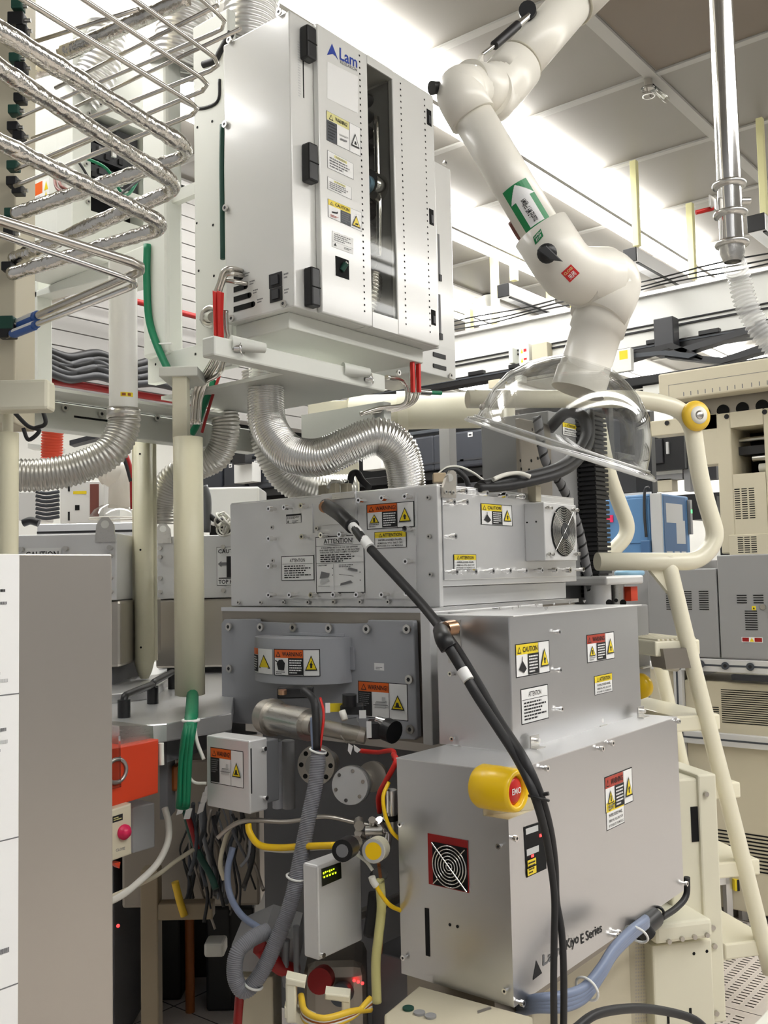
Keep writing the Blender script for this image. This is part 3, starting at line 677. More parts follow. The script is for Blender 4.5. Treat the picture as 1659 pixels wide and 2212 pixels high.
def plain(title, n): return [('r', -.015, -.02, 1.015, 1.02, 'ink_grey'), ('r', 0, 0, 1, 1, 'label_white'), ('r', .25, .76, .75, .93, 'label_pale_yellow'), ('t', title, .3, .78, .7, .91, 'ink_grey'), ('l', .06, .08, .94, .72, n, 'ink_grey')]
dst('caution_sticker', [(777, 980), (942, 1068), (944, 1168), (779, 1092)], plain('WARNING', 4))
dst('caution_sticker', [(778, 1152), (930, 1222), (931, 1300), (779, 1230)], plain('CAUTION', 4))
dst('caution_sticker', [(780, 1296), (996, 1386), (998, 1508), (782, 1412)], [('r', -.012, -.015, 1.012, 1.015, 'ink_grey'), ('r', 0, 0, 1, 1, 'label_white'), ('r', 0, .68, .66, 1, 'label_yellow')]+tri(.04, .73, .12, .2, 'ink_grey', 'label_yellow', .6)+[('t', 'CAUTION', .2, .75, .62, .93, 'ink'), ('r', .36, 0, .66, .67, 'slate'), ('l', .39, .05, .64, .62, 5, 'ink_grey'), ('p', [(.1, .3), (.26, .36), (.27, .5), (.22, .42), (.1, .38)], 'ink'), ('l', .05, .05, .32, .2, 2, 'label_brick')]+tri(.69, .1, .27, .62, 'ink', 'label_yellow', .82)+[('p', [(.77, .2), (.87, .2), (.88, .3), (.8, .28)], 'ink')])
dst('instruction_sticker', [(878, 135), (1003, 180), (1003, 275), (878, 228)], [('r', -.01, -.01, 1.01, 1.01, 'ink_pale'), ('r', 0, 0, 1, 1, 'label_white'), ('l', .08, .42, .92, .92, 4, 'ink_grey'), ('r', 0, .34, 1, .35, 'ink_grey'), ('p', [(.06, .1), (.2, .1), (.13, .3)], 'ink'), ('l', .55, .1, .95, .26, 2, 'ink_grey')], c5g)
dst('notice_sheet', [(775, 400), (975, 500), (975, 740), (775, 640)], [('r', 0, 0, 1, 1, 'label_white')])
# end panel: slots, rocker switches, screws
for tl, br in (((290, 398), (348, 426)), ((290, 450), (374, 492)), ((290, 500), (397, 553)), ((290, 556), (419, 610))):
    a, d = onx(*c5g(tl[0], (tl[1]+br[1])/2), GX), onx(*c5g(br[0], (tl[1]+br[1])/2), GX)
    r_ = .0085; zc_ = onx(*c5g((tl[0]+br[0])/2, (tl[1]+br[1])/2+4), GX).z; B().box((GX-.001, d.y+r_, zc_-r_), (GX, a.y, zc_+r_), 'hole').cyl((GX-.001, d.y+r_, zc_), (GX, d.y+r_, zc_), r_, 'hole', n=16).make('cable_slot', gc)
for tl, br in (((503, 398), (580, 462)), ((508, 484), (582, 548))):
    a, d = onx(*c5g(*tl), GX), onx(*c5g(*br), GX)
    sw = B().box((GX-.003, d.y, d.z), (GX, a.y, a.z), 'black', .001).make('rocker_switch', gc)
    B().obox((GX-.003, d.y+.012, d.z+.008), (0, a.y-d.y-.024, 0), (0, 0, a.z-d.z-.016), (-.004, 0, 0), 'dark_plastic').make('rocker', sw)
bolts(gc, 'screw', [onx(*c2(*p), GX) for p in [(472, 85), (147, 265), (118, 815), (122, 1358)]]+[onx(*c5g(*p), GX) for p in [(288, 660), (597, 572)]], .011, .01, None, 'stainless')
f = rx(GX, c5g(355, 380), c5g(380, 400))
for tl, br in (((355, 385), (395, 402)), ((385, 432), (425, 450)), ((405, 485), (445, 503)), ((430, 540), (475, 558)), ((590, 385), (625, 415)), ((592, 480), (628, 505))):
    sticker('print', gc, rx(GX, c5g(*tl), c5g(*br)), [('l', 0, 0, 1, 1, 2, 'ink_grey')])
# drip tray below the cabinet
B().box((GX+.03, GY+.05, GZ0-.05), (GX1-.03, GY1-.01, GZ0), 'white_frame', .004).make('bottom_tray', gc)
# second cabinet behind
g2 = thing('gas_cabinet', 'white cabinet with two black rocker switches, mostly hidden behind the logo cabinet', 'cabinet', (3.35, 2.2, 2.3))
NY = 2.1
a, d = ony(944, 350, NY), ony(983, 829, NY)
B().box((a.x-.3, NY, ony(960, 778, NY).z), (ony(974, 400, NY).x, NY+.35, a.z), 'white_enamel', .004).make('body', g2)
a2 = ony(905, 778, NY-.012); d2 = ony(985, 821, NY-.012)
B().box((ony(900, 780, NY).x, NY-.012, d2.z), (d2.x, NY+.3, ony(960, 752, NY).z), 'white_enamel', .003).make('switch_panel', g2)
for q0, q1 in (((935, 760), (962, 777)), ((935, 785), (963, 801))):
    a, d = ony(*q0, NY-.0125), ony(*q1, NY-.0125); sw = B().box((a.x, NY-.016, d.z), (d.x, NY-.0125, a.z), 'black', .001).make('rocker_switch', g2)
bolts(g2, 'screw', [ony(*p, NY-.012) for p in ((970, 812), (857, 806))]+[ony(958, 353, NY)], .01, .012, TOY)
for tl, br in (((945, 505), (951, 608)), ((946, 635), (953, 735))):
    a, d = ony(*tl, NY), ony(*br, NY); B().box((a.x, NY-.002, d.z), (d.x, NY, a.z), 'ink_grey').box((a.x, NY-.006, d.z), (d.x+.004, NY-.002, d.z+.025), 'black').make('door_seal', g2)
# ================================================================= WHITE SUPPORT FRAME
FX = 2.02
fr_ = thing('support_gantry', 'white sheet metal frame with window cut-outs carrying the logo cabinet', 'frame', (2.3, 2.3, 2.2))
def strip(tl, br, x=FX, t=.05, m='white_frame', bev=.003):
    a, d = onx(*tl, x), onx(*br, x); return B().box((x, d.y, d.z), (x+t, a.y, a.z), m, bev)
zt = 3.42; zb_ = onx(400, 812, FX).z; zi = onx(395, 752, FX).z
y_a, y_b, y_c, y_d = onx(318, 650, FX).y, onx(371, 650, FX).y, onx(421, 650, FX).y, onx(490, 650, FX).y
B().box((FX-.02, y_b, zi-.01), (FX+.05, y_a, zt), 'white_frame', .012).make('post', fr_)
B().box((FX, y_d-.02, zi-.01), (FX+.035, y_c, zt), 'white_frame', .006).make('post', fr_)
B().box((FX, y_d-.02, zb_), (FX+.035, y_a, zi), 'white_frame', .003).make('bottom_rail', fr_)
zm = onx(395, 415, FX).z; B().box((FX+.004, y_c-.02, zm-.02), (FX+.03, y_b+.02, zm+.02), 'white_frame').make('cross_rail', fr_)
B().box((2.25, y_d, zm+.02), (2.27, y_b+.1, zt), 'machine_grey').make('back_sheet', fr_)
hl = B()
for q in ((425, 482), (460, 486), (429, 585), (462, 596), (433, 690), (422, 765), (426, 275), (458, 262), (336, 787), (329, 697)): hl.disc(onx(*q, FX-.001) if q[0] > 400 else onx(*q, FX-.021), (-1, 0, 0), .0045, 'hole', 10)
hl.make('fixing_hole', fr_)
# shelf beam under the cabinet
BY = 1.985
a = ony(*c5g(262, 775), BY); d = ony(*c5g(1190, 990), BY); lo = ony(*c5g(700, 990), BY).z; hi = ony(*c5g(700, 880), BY).z
bx1 = ony(*c5g(1197, 1050), BY).x
bm_ = B().box((ony(462, 760, BY).x, BY, lo), (bx1, BY+.05, hi), 'white_frame', .006).make('shelf_beam', fr_)
B().box((FX+.04, BY+.05, lo+.002), (bx1, 2.62, lo+.014), 'white_frame').make('shelf_plate', fr_)
B().box((2.62, 2.1, 2.05), (2.66, 2.5, lo), 'white_frame').make('gusset', fr_)
for q, L in (((430, 845), .09), ((1055, 990), .08)):
    p = ony(*c5g(*q), BY); B().cyl(p+V((-L, .012, .004)), p+V((.002, -.03, 0)), .024, 'white_frame', r1=.014, n=20).cyl(p+V((.001, -.0295, 0)), p+V((.0025, -.031, 0)), .009, 'hole', n=16).make('spring_plunger', fr_)
for q in ((340, 838), (1115, 1018)):
    p = ony(*c5g(*q), BY-.012); B().torus(p, (.5, -1, .1), .017, .0022, 'chrome').cyl(p+V((-.02, .012, 0)), p+V((-.004, -.004, 0)), .01, 'chrome', n=12).make('ring_pin', fr_)
# cream sleeves and channel hanging from the frame
sx = 2.0
def vpost(name, label, cat, px, y0, y1, d, wpx, m='cream_pvc'):
    p0 = D(px, y0, d); p = V((p0.x, p0.y, 0)); r = wpx*d/FPX/2
    def zz(py):  # height on this vertical line for a pixel row
        best = None
        for i in range(4000):
            z = -1+i*.0015; q = V((p.x, p.y, z))-CC; Y = 1106-FPX*q.dot(CU)/q.dot(CF)
            if best is None or abs(Y-py) < best[0]: best = (abs(Y-py), z)
        return best[1]
    return p, r, zz
p, r, zz = vpost('', '', '', 408, 1200, 0, 2.95, 64)
sv = thing('cable_sleeve', 'thick cream plastic sleeve hanging below the frame, green cables coming out of its lower end', 'cable conduit', (p.x, p.y, zz(1502)))
B().lathe((p.x, p.y, 0), (0, 0, 1), [(r*.8, zz(1502)), (r, zz(1500)), (r, zz(945)), (r*.85, zz(945))], 'cream_pvc', 28).make('sleeve', sv)
def local(p, z): return V((p.x, p.y, z))
lat = CR.copy(); lat.z = 0; lat.normalize(); fw = V((CF.x, CF.y, 0)).normalized()
w = .046
B().obox(local(p, zz(950))-lat*w-fw*.01, lat*w, fw*.05, V((0, 0, zz(806)-zz(950))), 'cream', .004).obox(local(p, zz(815))-lat*.085-fw*.02, lat*.12, fw*.2, V((0, 0, .03)), 'white_frame', .003).make('channel', sv)
p2, r2, zz2 = vpost('', '', '', 311, 1200, 0, 3.5, 42)
s2 = thing('cable_sleeve', 'narrower cream sleeve with a tapered foot standing on the metal deck behind', 'cable conduit', (p2.x, p2.y, zz2(1465)))
B().lathe((p2.x, p2.y, 0), (0, 0, 1), [(r2*.4, zz2(1466)), (r2*.72, zz2(1452)), (r2*1.0, zz2(1430)), (r2, zz2(925)), (r2*.8, zz2(925))], 'cream_pvc', 24).make('sleeve', s2)
B().obox(local(p2, zz2(1428))-lat*r2*1.25+fw*r2*.2, lat*r2*2.5, fw*.01, V((0, 0, zz2(930)-zz2(1428))), 'cream').make('back_plate', s2)
hl = B()
for q in (983, 1188, 1397): hl.disc(local(p2, zz2(q))-fw*r2*1.0-lat*.004, -fw, .004, 'hole', 8)
hl.make('fixing_hole', s2)
# ================================================================= FLEXIBLE DUCTS
def duct(label, pts, wpx, m='duct_foil', pitch=.0085, amp=.0035, name='flexible_duct'):
    P = [D(*q) for q in pts]; d = sum(q[2] for q in pts)/len(pts); r = wpx*d/FPX/2
    return tag(B().corr(P, r, amp, pitch, m, 32).make(name), label, 'duct')
duct('ribbed silver duct making an S from the white shelf down to the silver bolted box', [(577, 800, 3.12), (574, 860, 3.12), (582, 925, 3.1), (625, 978, 3.05), (690, 988, 3.0), (755, 962, 2.98), (815, 942, 2.98), (858, 968, 3.0), (874, 1010, 3.02), (880, 1062, 3.04)], 78)
duct('ribbed silver duct passing behind the S-shaped duct, lowest loop of the two', [(560, 800, 3.75), (575, 920, 3.75), (592, 985, 3.75), (628, 1035, 3.78), (690, 1060, 3.8), (760, 1062, 3.85)], 74, 'duct_dark', .012)
duct('dull grey flexible duct sweeping from the white down-pipe to the cream pipe', [(268, 880, 2.95), (266, 925, 2.95), (235, 978, 2.92), (165, 1012, 2.9), (90, 1026, 2.88), (15, 1026, 2.86)], 68, 'duct_dark', .012, .003)
duct('flexible duct curling beside the thick cream sleeve down to the neighbouring module', [(483, 880, 3.55), (488, 930, 3.55), (470, 985, 3.56), (420, 1010, 3.58), (372, 1035, 3.6), (348, 1085, 3.62), (347, 1132, 3.62)], 58, 'duct_dark', .012, .003)
duct('wide crinkled silver duct hanging beside the logo cabinet', [(425, -40, 3.3), (405, 30, 3.3), (392, 90, 3.3), (380, 150, 3.3)], 112, 'duct_pale', .02, .0045)
duct('crinkled silver duct rising from the top of the logo cabinet', [(560, -80, 3.25), (548, -20, 3.25), (540, 40, 3.25), (536, 100, 3.25)], 112, 'duct_pale', .02, .0045)
duct('crinkled silver duct bending away under the foil lagged pipes', [(232, 60, 3.6), (225, 110, 3.6), (205, 165, 3.6), (172, 210, 3.6)], 82, 'duct_pale', .02, .0045)
# white down-pipe
p, r, zz = vpost('', '', '', 266, 700, 0, 2.97, 60)
dp = thing('down_pipe', 'white round exhaust pipe with a small amber label, ending in a grey flexible duct', 'pipe', (p.x, p.y, zz(890)))
B().cyl((p.x, p.y, zz(892)), (p.x, p.y, zz(560)), r, 'white_paint', n=28).make('pipe', dp)
B().lathe((p.x, p.y, 0), (0, 0, 1), [(r*1.02, zz(905)), (r*1.18, zz(905)), (r*1.18, zz(885)), (r*1.02, zz(885))], 'stainless', 28).make('hose_clamp', dp)
def cylmap(c, r, ang, da, z0, z1):
    return lambda u, v, h=0: V((c.x+(r+h)*math.cos(ang+da*(u-.5)), c.y+(r+h)*math.sin(ang+da*(u-.5)), z0+(z1-z0)*v))
aim = math.atan2(-p.y, -p.x)
sticker('label', dp, cylmap(p, r, aim+.25, .9, zz(862), zz(852)), [('r', 0, 0, 1, 1, 'label_yellow', 6), ('r', .1, .2, .4, .8, 'amber', 3), ('r', .55, .2, .8, .8, 'amber', 3)])
# ================================================================= STEEL TUBES AND CLIPS BESIDE THE CABINET
def lnx(pts, x): return [onx(*c5g(a, b_), x+dx) for a, b_, dx in pts]
for i, (q, dxs, lab) in enumerate((([(340, 375, 0), (285, 360, -.05), (232, 372, -.07), (207, 440, -.07), (182, 520, -.07), (180, 640, -.07), (178, 800, -.05), (165, 900, 0), (95, 1020, .04), (55, 1100, .06), (35, 1290, .07)], 0, 'steel gas tube entering the topmost slot of the logo cabinet'),
                  ([(345, 402, 0), (290, 392, -.045), (244, 398, -.06), (222, 450, -.06), (203, 520, -.06), (198, 640, -.06), (197, 800, -.04), (185, 905, 0), (118, 1020, .05), (75, 1110, .07), (58, 1290, .08)], 0, 'steel gas tube entering the cabinet just below the topmost tube'),
                  ([(370, 452, 0), (300, 440, -.035), (240, 432, -.05), (200, 470, -.05), (190, 510, -.05), (212, 640, -.05), (212, 800, -.04), (205, 900, 0), (140, 1020, .05), (95, 1120, .07), (80, 1290, .08)], 0, 'steel gas tube entering the second slot of the logo cabinet'),
                  ([(243, 610, -.05), (245, 700, -.045), (252, 790, -.03), (235, 900, 0), (205, 985, .02), (130, 1030, .05), (60, 1060, .08), (30, 1120, .09)], 0, 'short steel tube running outside the red clips'))):
    tag(B().tube(lnx(q, GX), .0075, 'tube_steel', 10).make('gas_tube'), lab, 'tube')
for px0, px1, lab in ((162, 186, 'red lock-out clip on the tubes beside the cabinet, nearer the frame'), (188, 215, 'red lock-out clip on the tubes, nearer the cabinet')):
    P = [onx(*c5g(*q), GX-.085) for q in ((px0, 490), (px1, 500), (px1-6, 640), (px1, 783), (px0+8, 783), (px0+6, 640))]
    tag(B().prism(P, (.012, 0, 0), 'red', .0015).make('red_clip'), lab, 'clip')
# green and red wires in the channel, and inside behind the cabinet
tag(B().tube(lnx([(175, 1020, .1), (150, 1090, .1), (110, 1180, .1), (70, 1290, .1), (40, 1345, .1)], FX), .012, 'green', 10).make('green_cable'), 'thick green cable dropping into the cream channel', 'cable')
tag(B().tube(lnx([(205, 1000, .1), (170, 1100, .1), (140, 1200, .1), (100, 1340, .1)], FX), .005, 'red_dark', 8).make('red_cable'), 'thin red cable dropping into the cream channel', 'cable')
tag(B().tube([onx(*q, FX-.03) for q in ((318, 528), (317, 600), (322, 690), (345, 760), (376, 822))], .0125, 'green', 10).tube([onx(*q, FX-.03) for q in ((325, 735), (340, 742), (372, 742))], .003, 'cable_tie', 6).make('green_cable'), 'green earth cable running down the white frame post', 'cable')
tag(B().tube([onx(*q, FX-.02) for q in ((480, 270), (479, 360), (480, 450), (481, 560))], .008, 'green_dark', 10).make('green_cable'), 'dark green cable behind the edge of the logo cabinet', 'cable')
p = [onx(*c5g(*q), GX-.05) for q in ((130, 600), (150, 640), (145, 690))]
tag(B().torus(onx(*c5g(148, 645), GX+.01), (1, .3, 0), .028, .009, 'stainless').cyl(onx(*c5g(120, 650), GX+.03), onx(*c5g(165, 650), GX-.03), .016, 'stainless', n=14).make('spring_latch'), 'steel ring latch on the frame behind the red clips', 'latch')
tag(B().tube([onx(*q, FX+.02) for q in ((495, 95), (470, 120), (452, 150), (470, 180), (458, 230))], .014, 'black_rubber', 10).tube([onx(*q, FX) for q in ((500, 70), (478, 110), (466, 130), (440, 140))], .012, 'black_rubber', 10).tube([onx(*q, FX) for q in ((475, 172), (470, 220), (430, 235), (412, 222))], .006, 'black_rubber', 8).make('black_cable_bundle'), 'black cables tied together at the back corner of the logo cabinet', 'cable')
# tubes with red clips on the far side
RPX = ony(893, 800, 1.99)
for k, px in enumerate((888, 897, 905)):
    tag(B().tube([ony(px, 765, 2.0), ony(px, 800, 2.0), ony(px-1, 845, 2.02), ony(px-12, 870, 2.05), ony(px-50, 886, 2.1), ony(px-105, 893, 2.15)], .006, 'tube_steel', 8).make('gas_tube'), ('steel tube below the far corner of the cabinet, %s of three' % ('first', 'middle', 'last')[k]), 'tube')
for k, (a_, b_) in enumerate((((889, 775), (895, 848)), ((902, 777), (908, 848)))):
    a, d = ony(*a_, 1.985), ony(*b_, 1.985)
    tag(B().box((a.x, 1.98, d.z), (d.x, 1.993, a.z), 'red', .001).make('red_clip'), 'red lock-out clip below the far cabinet corner, ' + ('nearer the cabinet middle' if k == 0 else 'outer one'), 'clip')
tag(B().tube([ony(835, 815, 2.0), ony(868, 822, 2.02), ony(880, 850, 2.02), ony(870, 875, 2.04), ony(820, 882, 2.1), ony(778, 895, 2.14)], .008, 'tube_steel', 8).make('gas_tube'), 'steel tube looping from the shelf beam end', 'tube')
tag(B().cyl(ony(905, 846, 2.02), ony(928, 848, 2.02), .012, 'chrome', n=14).cyl(ony(928, 848, 2.02), ony(952, 849, 2.02), .008, 'green', n=12).make('pipe_fitting'), 'steel fitting with a green grip below the red clips', 'fitting')
# ================================================================= ROOM
CZ = 4.2
def nodemat(name):
    m = bpy.data.materials.new(name); m.use_nodes = True; M[name] = m; return m.node_tree, m.node_tree.nodes['Principled BSDF']
# raised floor: 0.6 m tiles with fine perforation
nt, bs = nodemat('raised_floor'); bs.inputs['Roughness'].default_value = .45
tc = nt.nodes.new('ShaderNodeTexCoord'); sep = nt.nodes.new('ShaderNodeSeparateXYZ'); nt.links.new(tc.outputs['Object'], sep.inputs[0])
def mth(op, a, b=None, c=None):
    n = nt.nodes.new('ShaderNodeMath'); n.operation = op
    for i, x in enumerate((a, b, c)):
        if x is None: continue
        if isinstance(x, (int, float)): n.inputs[i].default_value = x
        else: nt.links.new(x, n.inputs[i])
    return n.outputs[0]
def cell(o, k): return mth('SUBTRACT', mth('FRACT', mth('MULTIPLY', o, k)), .5)
px_, py_ = cell(sep.outputs[0], 1/.026), cell(sep.outputs[1], 1/.05)
dot_ = mth('MULTIPLY', mth('LESS_THAN', mth('ABSOLUTE', px_), .17), mth('LESS_THAN', mth('ABSOLUTE', py_), .32))
tx, ty = cell(sep.outputs[0], 1/.6), cell(sep.outputs[1], 1/.6)
ed = mth('MAXIMUM', mth('ABSOLUTE', tx), mth('ABSOLUTE', ty))
hole_ = mth('MULTIPLY', dot_, mth('LESS_THAN', ed, .43)); seam = mth('GREATER_THAN', ed, .496)
# only the tiles of the open aisle are perforated
hole_ = mth('MULTIPLY', hole_, mth('GREATER_THAN', sep.outputs[0], 3.0))
fac = mth('MAXIMUM', hole_, seam)
mx = nt.nodes.new('ShaderNodeMix'); mx.data_type = 'RGBA'; nt.links.new(fac, mx.inputs['Factor'])
mx.inputs['A'].default_value = (*s(204, 196, 188), 1); mx.inputs['B'].default_value = (*s(40, 34, 32), 1)
nt.links.new(mx.outputs['Result'], bs.inputs['Base Color'])
# ceiling tiles: grey satin
nt, bs = nodemat('ceiling_tile'); bs.inputs['Roughness'].default_value = .5
bs.inputs['Base Color'].default_value = (*s(146, 142, 134), 1)
fl = B().box((-2, -4, -.02), (14, 12, 0), 'raised_floor').make('floor', origin=(0, 0, 0)); struct(fl)
struct(B().box((-3, -5, CZ), (15, 13, CZ+.05), 'ceiling_tile').make('ceiling'))
struct(B().box((13, -4, 0), (13.1, 12, CZ), 'white_paint').make('wall_back'))
struct(B().box((-.95, -4, 0), (-.85, 12, CZ), 'grey_paint').make('wall_left_blocker'))  # unseen wall, added to block light and darken reflections from this side
struct(B().box((-2, 10.5, 0), (14, 10.6, CZ), 'white_paint').make('wall_side'))
g = B()
for i in range(-4, 11): x = 3.80+.942*i; g.box((x-.022, -4, CZ-.012), (x+.022, 10.4, CZ-.0005), 'ceil_grid')
for j in range(-6, 9): 
    y = 1.95+.962*j
    g.box((-1.5, y-.032, CZ-.016), (13, y+.032, CZ-.0008), 'ceil_grid')
struct(g.make('trim_1'))
g = B()
for i, j in ((0, -1), (1, -2)): x = 3.80+.942*i; y = 1.95+.962*j; g.box((x+.03, y+.04, CZ-.004), (x+.91, y+.92, CZ-.0005), 'dark_tile')
struct(g.make('ceiling_tile'))
# fluorescent strips: two tubes either side of a slim carrier, under every second joint
def strip_light(y, x0, x1, label, w=.07):
    t = thing('ceiling_light', label, 'ceiling light', ((x0+x1)/2, y, CZ-.08))
    B().box((x0, y-.014, CZ-.085), (x1, y+.014, CZ-.016), 'ceil_grid').make('carrier', t)
    for sgn in (-1, 1):
        B().box((x0, y+sgn*.1-w, CZ-.075), (x1, y+sgn*.1+w, CZ-.045), 'lamp', .006).make('lamp_tube', t)
strip_light(2.888, .9, 12.5, 'long bright strip light running past the top of the logo cabinet')
strip_light(3.885, .3, 12.5, 'long bright double strip light, second row, showing under the elbow of the white arm')
strip_light(5.15, 1.9, 12.5, 'bright double strip light, third row, low behind the second cabinet')
strip_light(7.2, 1.9, 12.5, 'bright double strip light, fourth row, over the far bays')
strip_light(-.95, -.6, 12.5, 'bright double strip light over the aisle this side of the tool')
strip_light(-1.93, -.6, 12.5, 'bright double strip light over the aisle farthest this side')
# smoke detector and sprinkler heads
p = onz(1058, 640, CZ-.016); t = thing('smoke_detector', 'white round smoke detector on the ceiling beside a yellow rod', 'smoke detector', p)
B().lathe(p, (0, 0, -1), [(.07, 0), (.07, .03), (.05, .05), (.035, .085), (.0, .09)], 'white_paint', 20).make('housing', t)
p = onz(1400, 172, CZ-.016); t = thing('sprinkler', 'clear caged sprinkler head at a ceiling grid crossing', 'sprinkler', p)
B().cyl(p, p+V((0, 0, -.05)), .022, 'stainless_warm').torus(p+V((0, 0, -.05)), (0, 0, 1), .035, .005, 'clear_film', 16).torus(p+V((0, 0, -.09)), (0, 0, 1), .03, .004, 'chrome', 16).cyl(p+V((.02, 0, -.05)), p+V((.02, 0, -.09)), .004, 'chrome').cyl(p+V((-.02, 0, -.05)), p+V((-.02, 0, -.09)), .004, 'chrome').make('head', t)
B().cyl(p+V((.03, -.005, -.03)), p+V((.22, -.01, -.03)), .018, 'clear_film', n=12).make('tube', t)
# ================================================================= OVERHEAD TRANSPORT
OX = 5.5
for q0, q1, lab in (((1067, 556), (1071, 703), 'by the smoke detector'), ((1109, 555), (1112, 608), 'over the silver bar end'), ((1188, 615), (1190, 712), 'beside the arm neck'), ((1013, 655), (1017, 730), 'farthest along'), ((1117, 695), (1119, 725), 'short one over the white rail'), ((1369, 348), (1377, 537), 'beside the elbow'), ((1490, 440), (1496, 608), 'in front of the bright strip'), ((1641, 256), (1652, 470), 'beside the steel drop pipe'), ((1240, 652), (1242, 676), 'half hidden behind the neck')):
    p = onz(*q0, CZ-.02); r = 9*dep(p)/FPX
    q = V((p.x, p.y, 0)); z = 1.6+(ray(*q1).z)*(dep(p))
    t = tag(B().box((p.x-r*.8, p.y-r*.8, z), (p.x+r*.8, p.y+r*.8, CZ-.02), 'yellow_pale', .004).make('hanger_rod'), 'pale yellow hanger rod from the ceiling, '+lab, 'hanger')
for (l, r_, wpx, lab) in (((1088, 628), (1232, 680), 34, 'silver square rail end with a black cap, seen through the gap by the arm elbow'), ((1362, 552), (1490, 620), 36, 'silver square rail end with a black cap, under the strip light'), ((1634, 482), (1700, 520), 44, 'silver square rail end with a black cap, cut off beside the drop pipe')):
    z = 3.42; p = onz(*l, z); q = onz(*r_, z); h = wpx*dep(p)/FPX*.42
    t = thing('rail', lab, 'rail', (p.x, p.y, z))
    B().box((p.x, p.y-h, z-h), (p.x+1.6, p.y+h, z+h), 'cable_blue_grey' if False else 'alu_bright', .004).box((p.x+.02, p.y-h*1.0, z-h*1.12), (p.x+1.6, p.y-h*.55, z-h), 'black').make('beam', t)
    B().box((p.x-.012, p.y-h, z-h), (p.x, p.y+h, z+h), 'black', .003).make('end_cap', t)
def ox(px, py, x=OX): return onx(px, py, x)
oh = thing('transport_track', 'white and black overhead transport track crossing behind the arm neck', 'track', (OX, 3, 2.9))
y0, y1 = -1.5, 5.5
za, zb2 = ox(1100, 700).z, ox(1100, 800).z
B().box((OX, y0, zb2), (OX+.08, y1, za), 'white_paint').box((OX-.03, y0, za-.01), (OX+.12, y1, za+.012), 'alu_bright').box((OX-.012, y0, zb2+.09), (OX, y1, zb2+.10), 'ink').box((OX-.012, y0, zb2+.12), (OX, y1, zb2+.127), 'ink').make('side_panel', oh)
rt = B().box((OX-.05, y0, zb2-.055), (OX+.06, y1, zb2), 'black', .004).box((OX-.055, y0, zb2-.02), (OX-.05, y1, zb2-.012), 'slate').make('rail', oh)
cb = B()
for k, dz in enumerate((.03, .055, .085)): cb.tube([V((OX-.03, y0+(y1-y0)*i/30, za+dz+.008*math.sin(i*1.7+k))) for i in range(31)], .005, 'black_rubber', 6, 2)
cb.make('cable_run', oh)
cl = None
for i in range(22):
    y = y0+.2+i*.32
    if cl is None: cl = B().box((OX-.06, y, zb2-.004), (OX-.02, y+.12, zb2+.022), 'black', .003).make('rail_clamp', oh)
    else: inst(cl, oh, W[cl]+V((0, i*.32, 0)))
# second rail, nearer
OX2 = 5.15
z2 = ox(1400, 810, OX2).z
o2 = thing('transport_track', 'lower black overhead rail with slanted black linking frames above the beige hood', 'track', (OX2, 1.6, z2))
B().box((OX2, -1.5, z2-.05), (OX2+.1, ox(1240, 830, OX2).y, z2), 'black', .004).make('rail', o2)
B().box((OX2+.02, -1.5, z2-.2), (OX2+.06, ox(1385, 830, OX2).y, z2-.055), 'white_paint').box((OX2+.012, -1.5, z2-.12), (OX2+.02, ox(1385, 830, OX2).y, z2-.112), 'ink').make('side_panel', o2)
def link(pts, lab=None):
    P = [ox(*q, OX2+.02) for q in pts]; return P
B().prism(link([(1318, 772), (1450, 740), (1520, 770), (1515, 778), (1445, 752), (1320, 790)]), (.08, 0, 0), 'black').make('link_plate', o2)
B().prism(link([(1440, 760), (1620, 705), (1620, 718), (1470, 765), (1560, 772), (1650, 742), (1650, 758), (1555, 786), (1435, 772)]), (.08, 0, 0), 'dark_plastic').make('link_plate', o2)
B().prism(link([(1318, 770), (1440, 758), (1510, 766), (1490, 775), (1430, 768), (1330, 778)]), (-.02, 0, 0), 'slate').make('link_plate', o2)
p = ox(1433, 715, OX2+.2); B().box(p+V((0, -.06, -.14)), p+V((.09, .06, .08)), 'dark_plastic', .006).make('sensor_block', o2)
p = ox(1345, 780, OX2); B().box(p+V((-.04, -.07, -.07)), p+V((0, .05, .06)), 'white_paint', .003).box(p+V((-.041, -.05, .0)), p+V((-.04, .0, .05)), 'label_yellow').make('terminal_box', o2)
# black uprights carrying the rail
for px, w, lab in ((1384, .05, 'wide black upright under the far rail, beside the beige hood'), (1306, .022, 'slim black upright under the far rail, beside the arm neck')):
    p = ox(px, 850, OX2+.15); tag(B().box((p.x, p.y-w, 0), (p.x+.06, p.y+w, z2-.05), 'black').make('upright'), lab, 'upright')
# boxes on the track
for q0, q1, m, lab in (((1120, 745), (1143, 785), 'white_paint', 'white terminal box with a small warning label on the overhead track'), ((1148, 744), (1183, 782), 'beige', 'beige junction box beside the white terminal box on the track'), ((1098, 752), (1108, 784), 'white_frame', 'narrow white box, first in the row on the track'), ((1112, 812), (1127, 824), 'white_frame', 'small white box below the black rail'), ((1054, 822), (1080, 836), 'beige', 'beige box low behind the dome top')):
    a, d = ox(*q0, OX-.07), ox(*q1, OX-.07); t = thing('junction_box', lab, 'junction box', (OX-.05, (a.y+d.y)/2, d.z))
    B().box((OX-.07, d.y, d.z), (OX, a.y, a.z), m, .004).make('body', t)
    if m == 'white_paint': sticker('warning_sticker', t, lambda u, v, h, a=a, d=d: V((OX-.071-h, a.y+(d.y-a.y)*(.2+.6*u), d.z+(a.z-d.z)*v)), [('r', -.1, -.05, 1.1, 1.05, 'label_white')]+tri(.0, .55, .4, .25, 'label_yellow')+tri(.0, .1, .4, .25, 'label_yellow')+[('r', .5, .6, 1, .75, 'red_sticker'), ('r', .5, .2, 1, .3, 'red_sticker')])
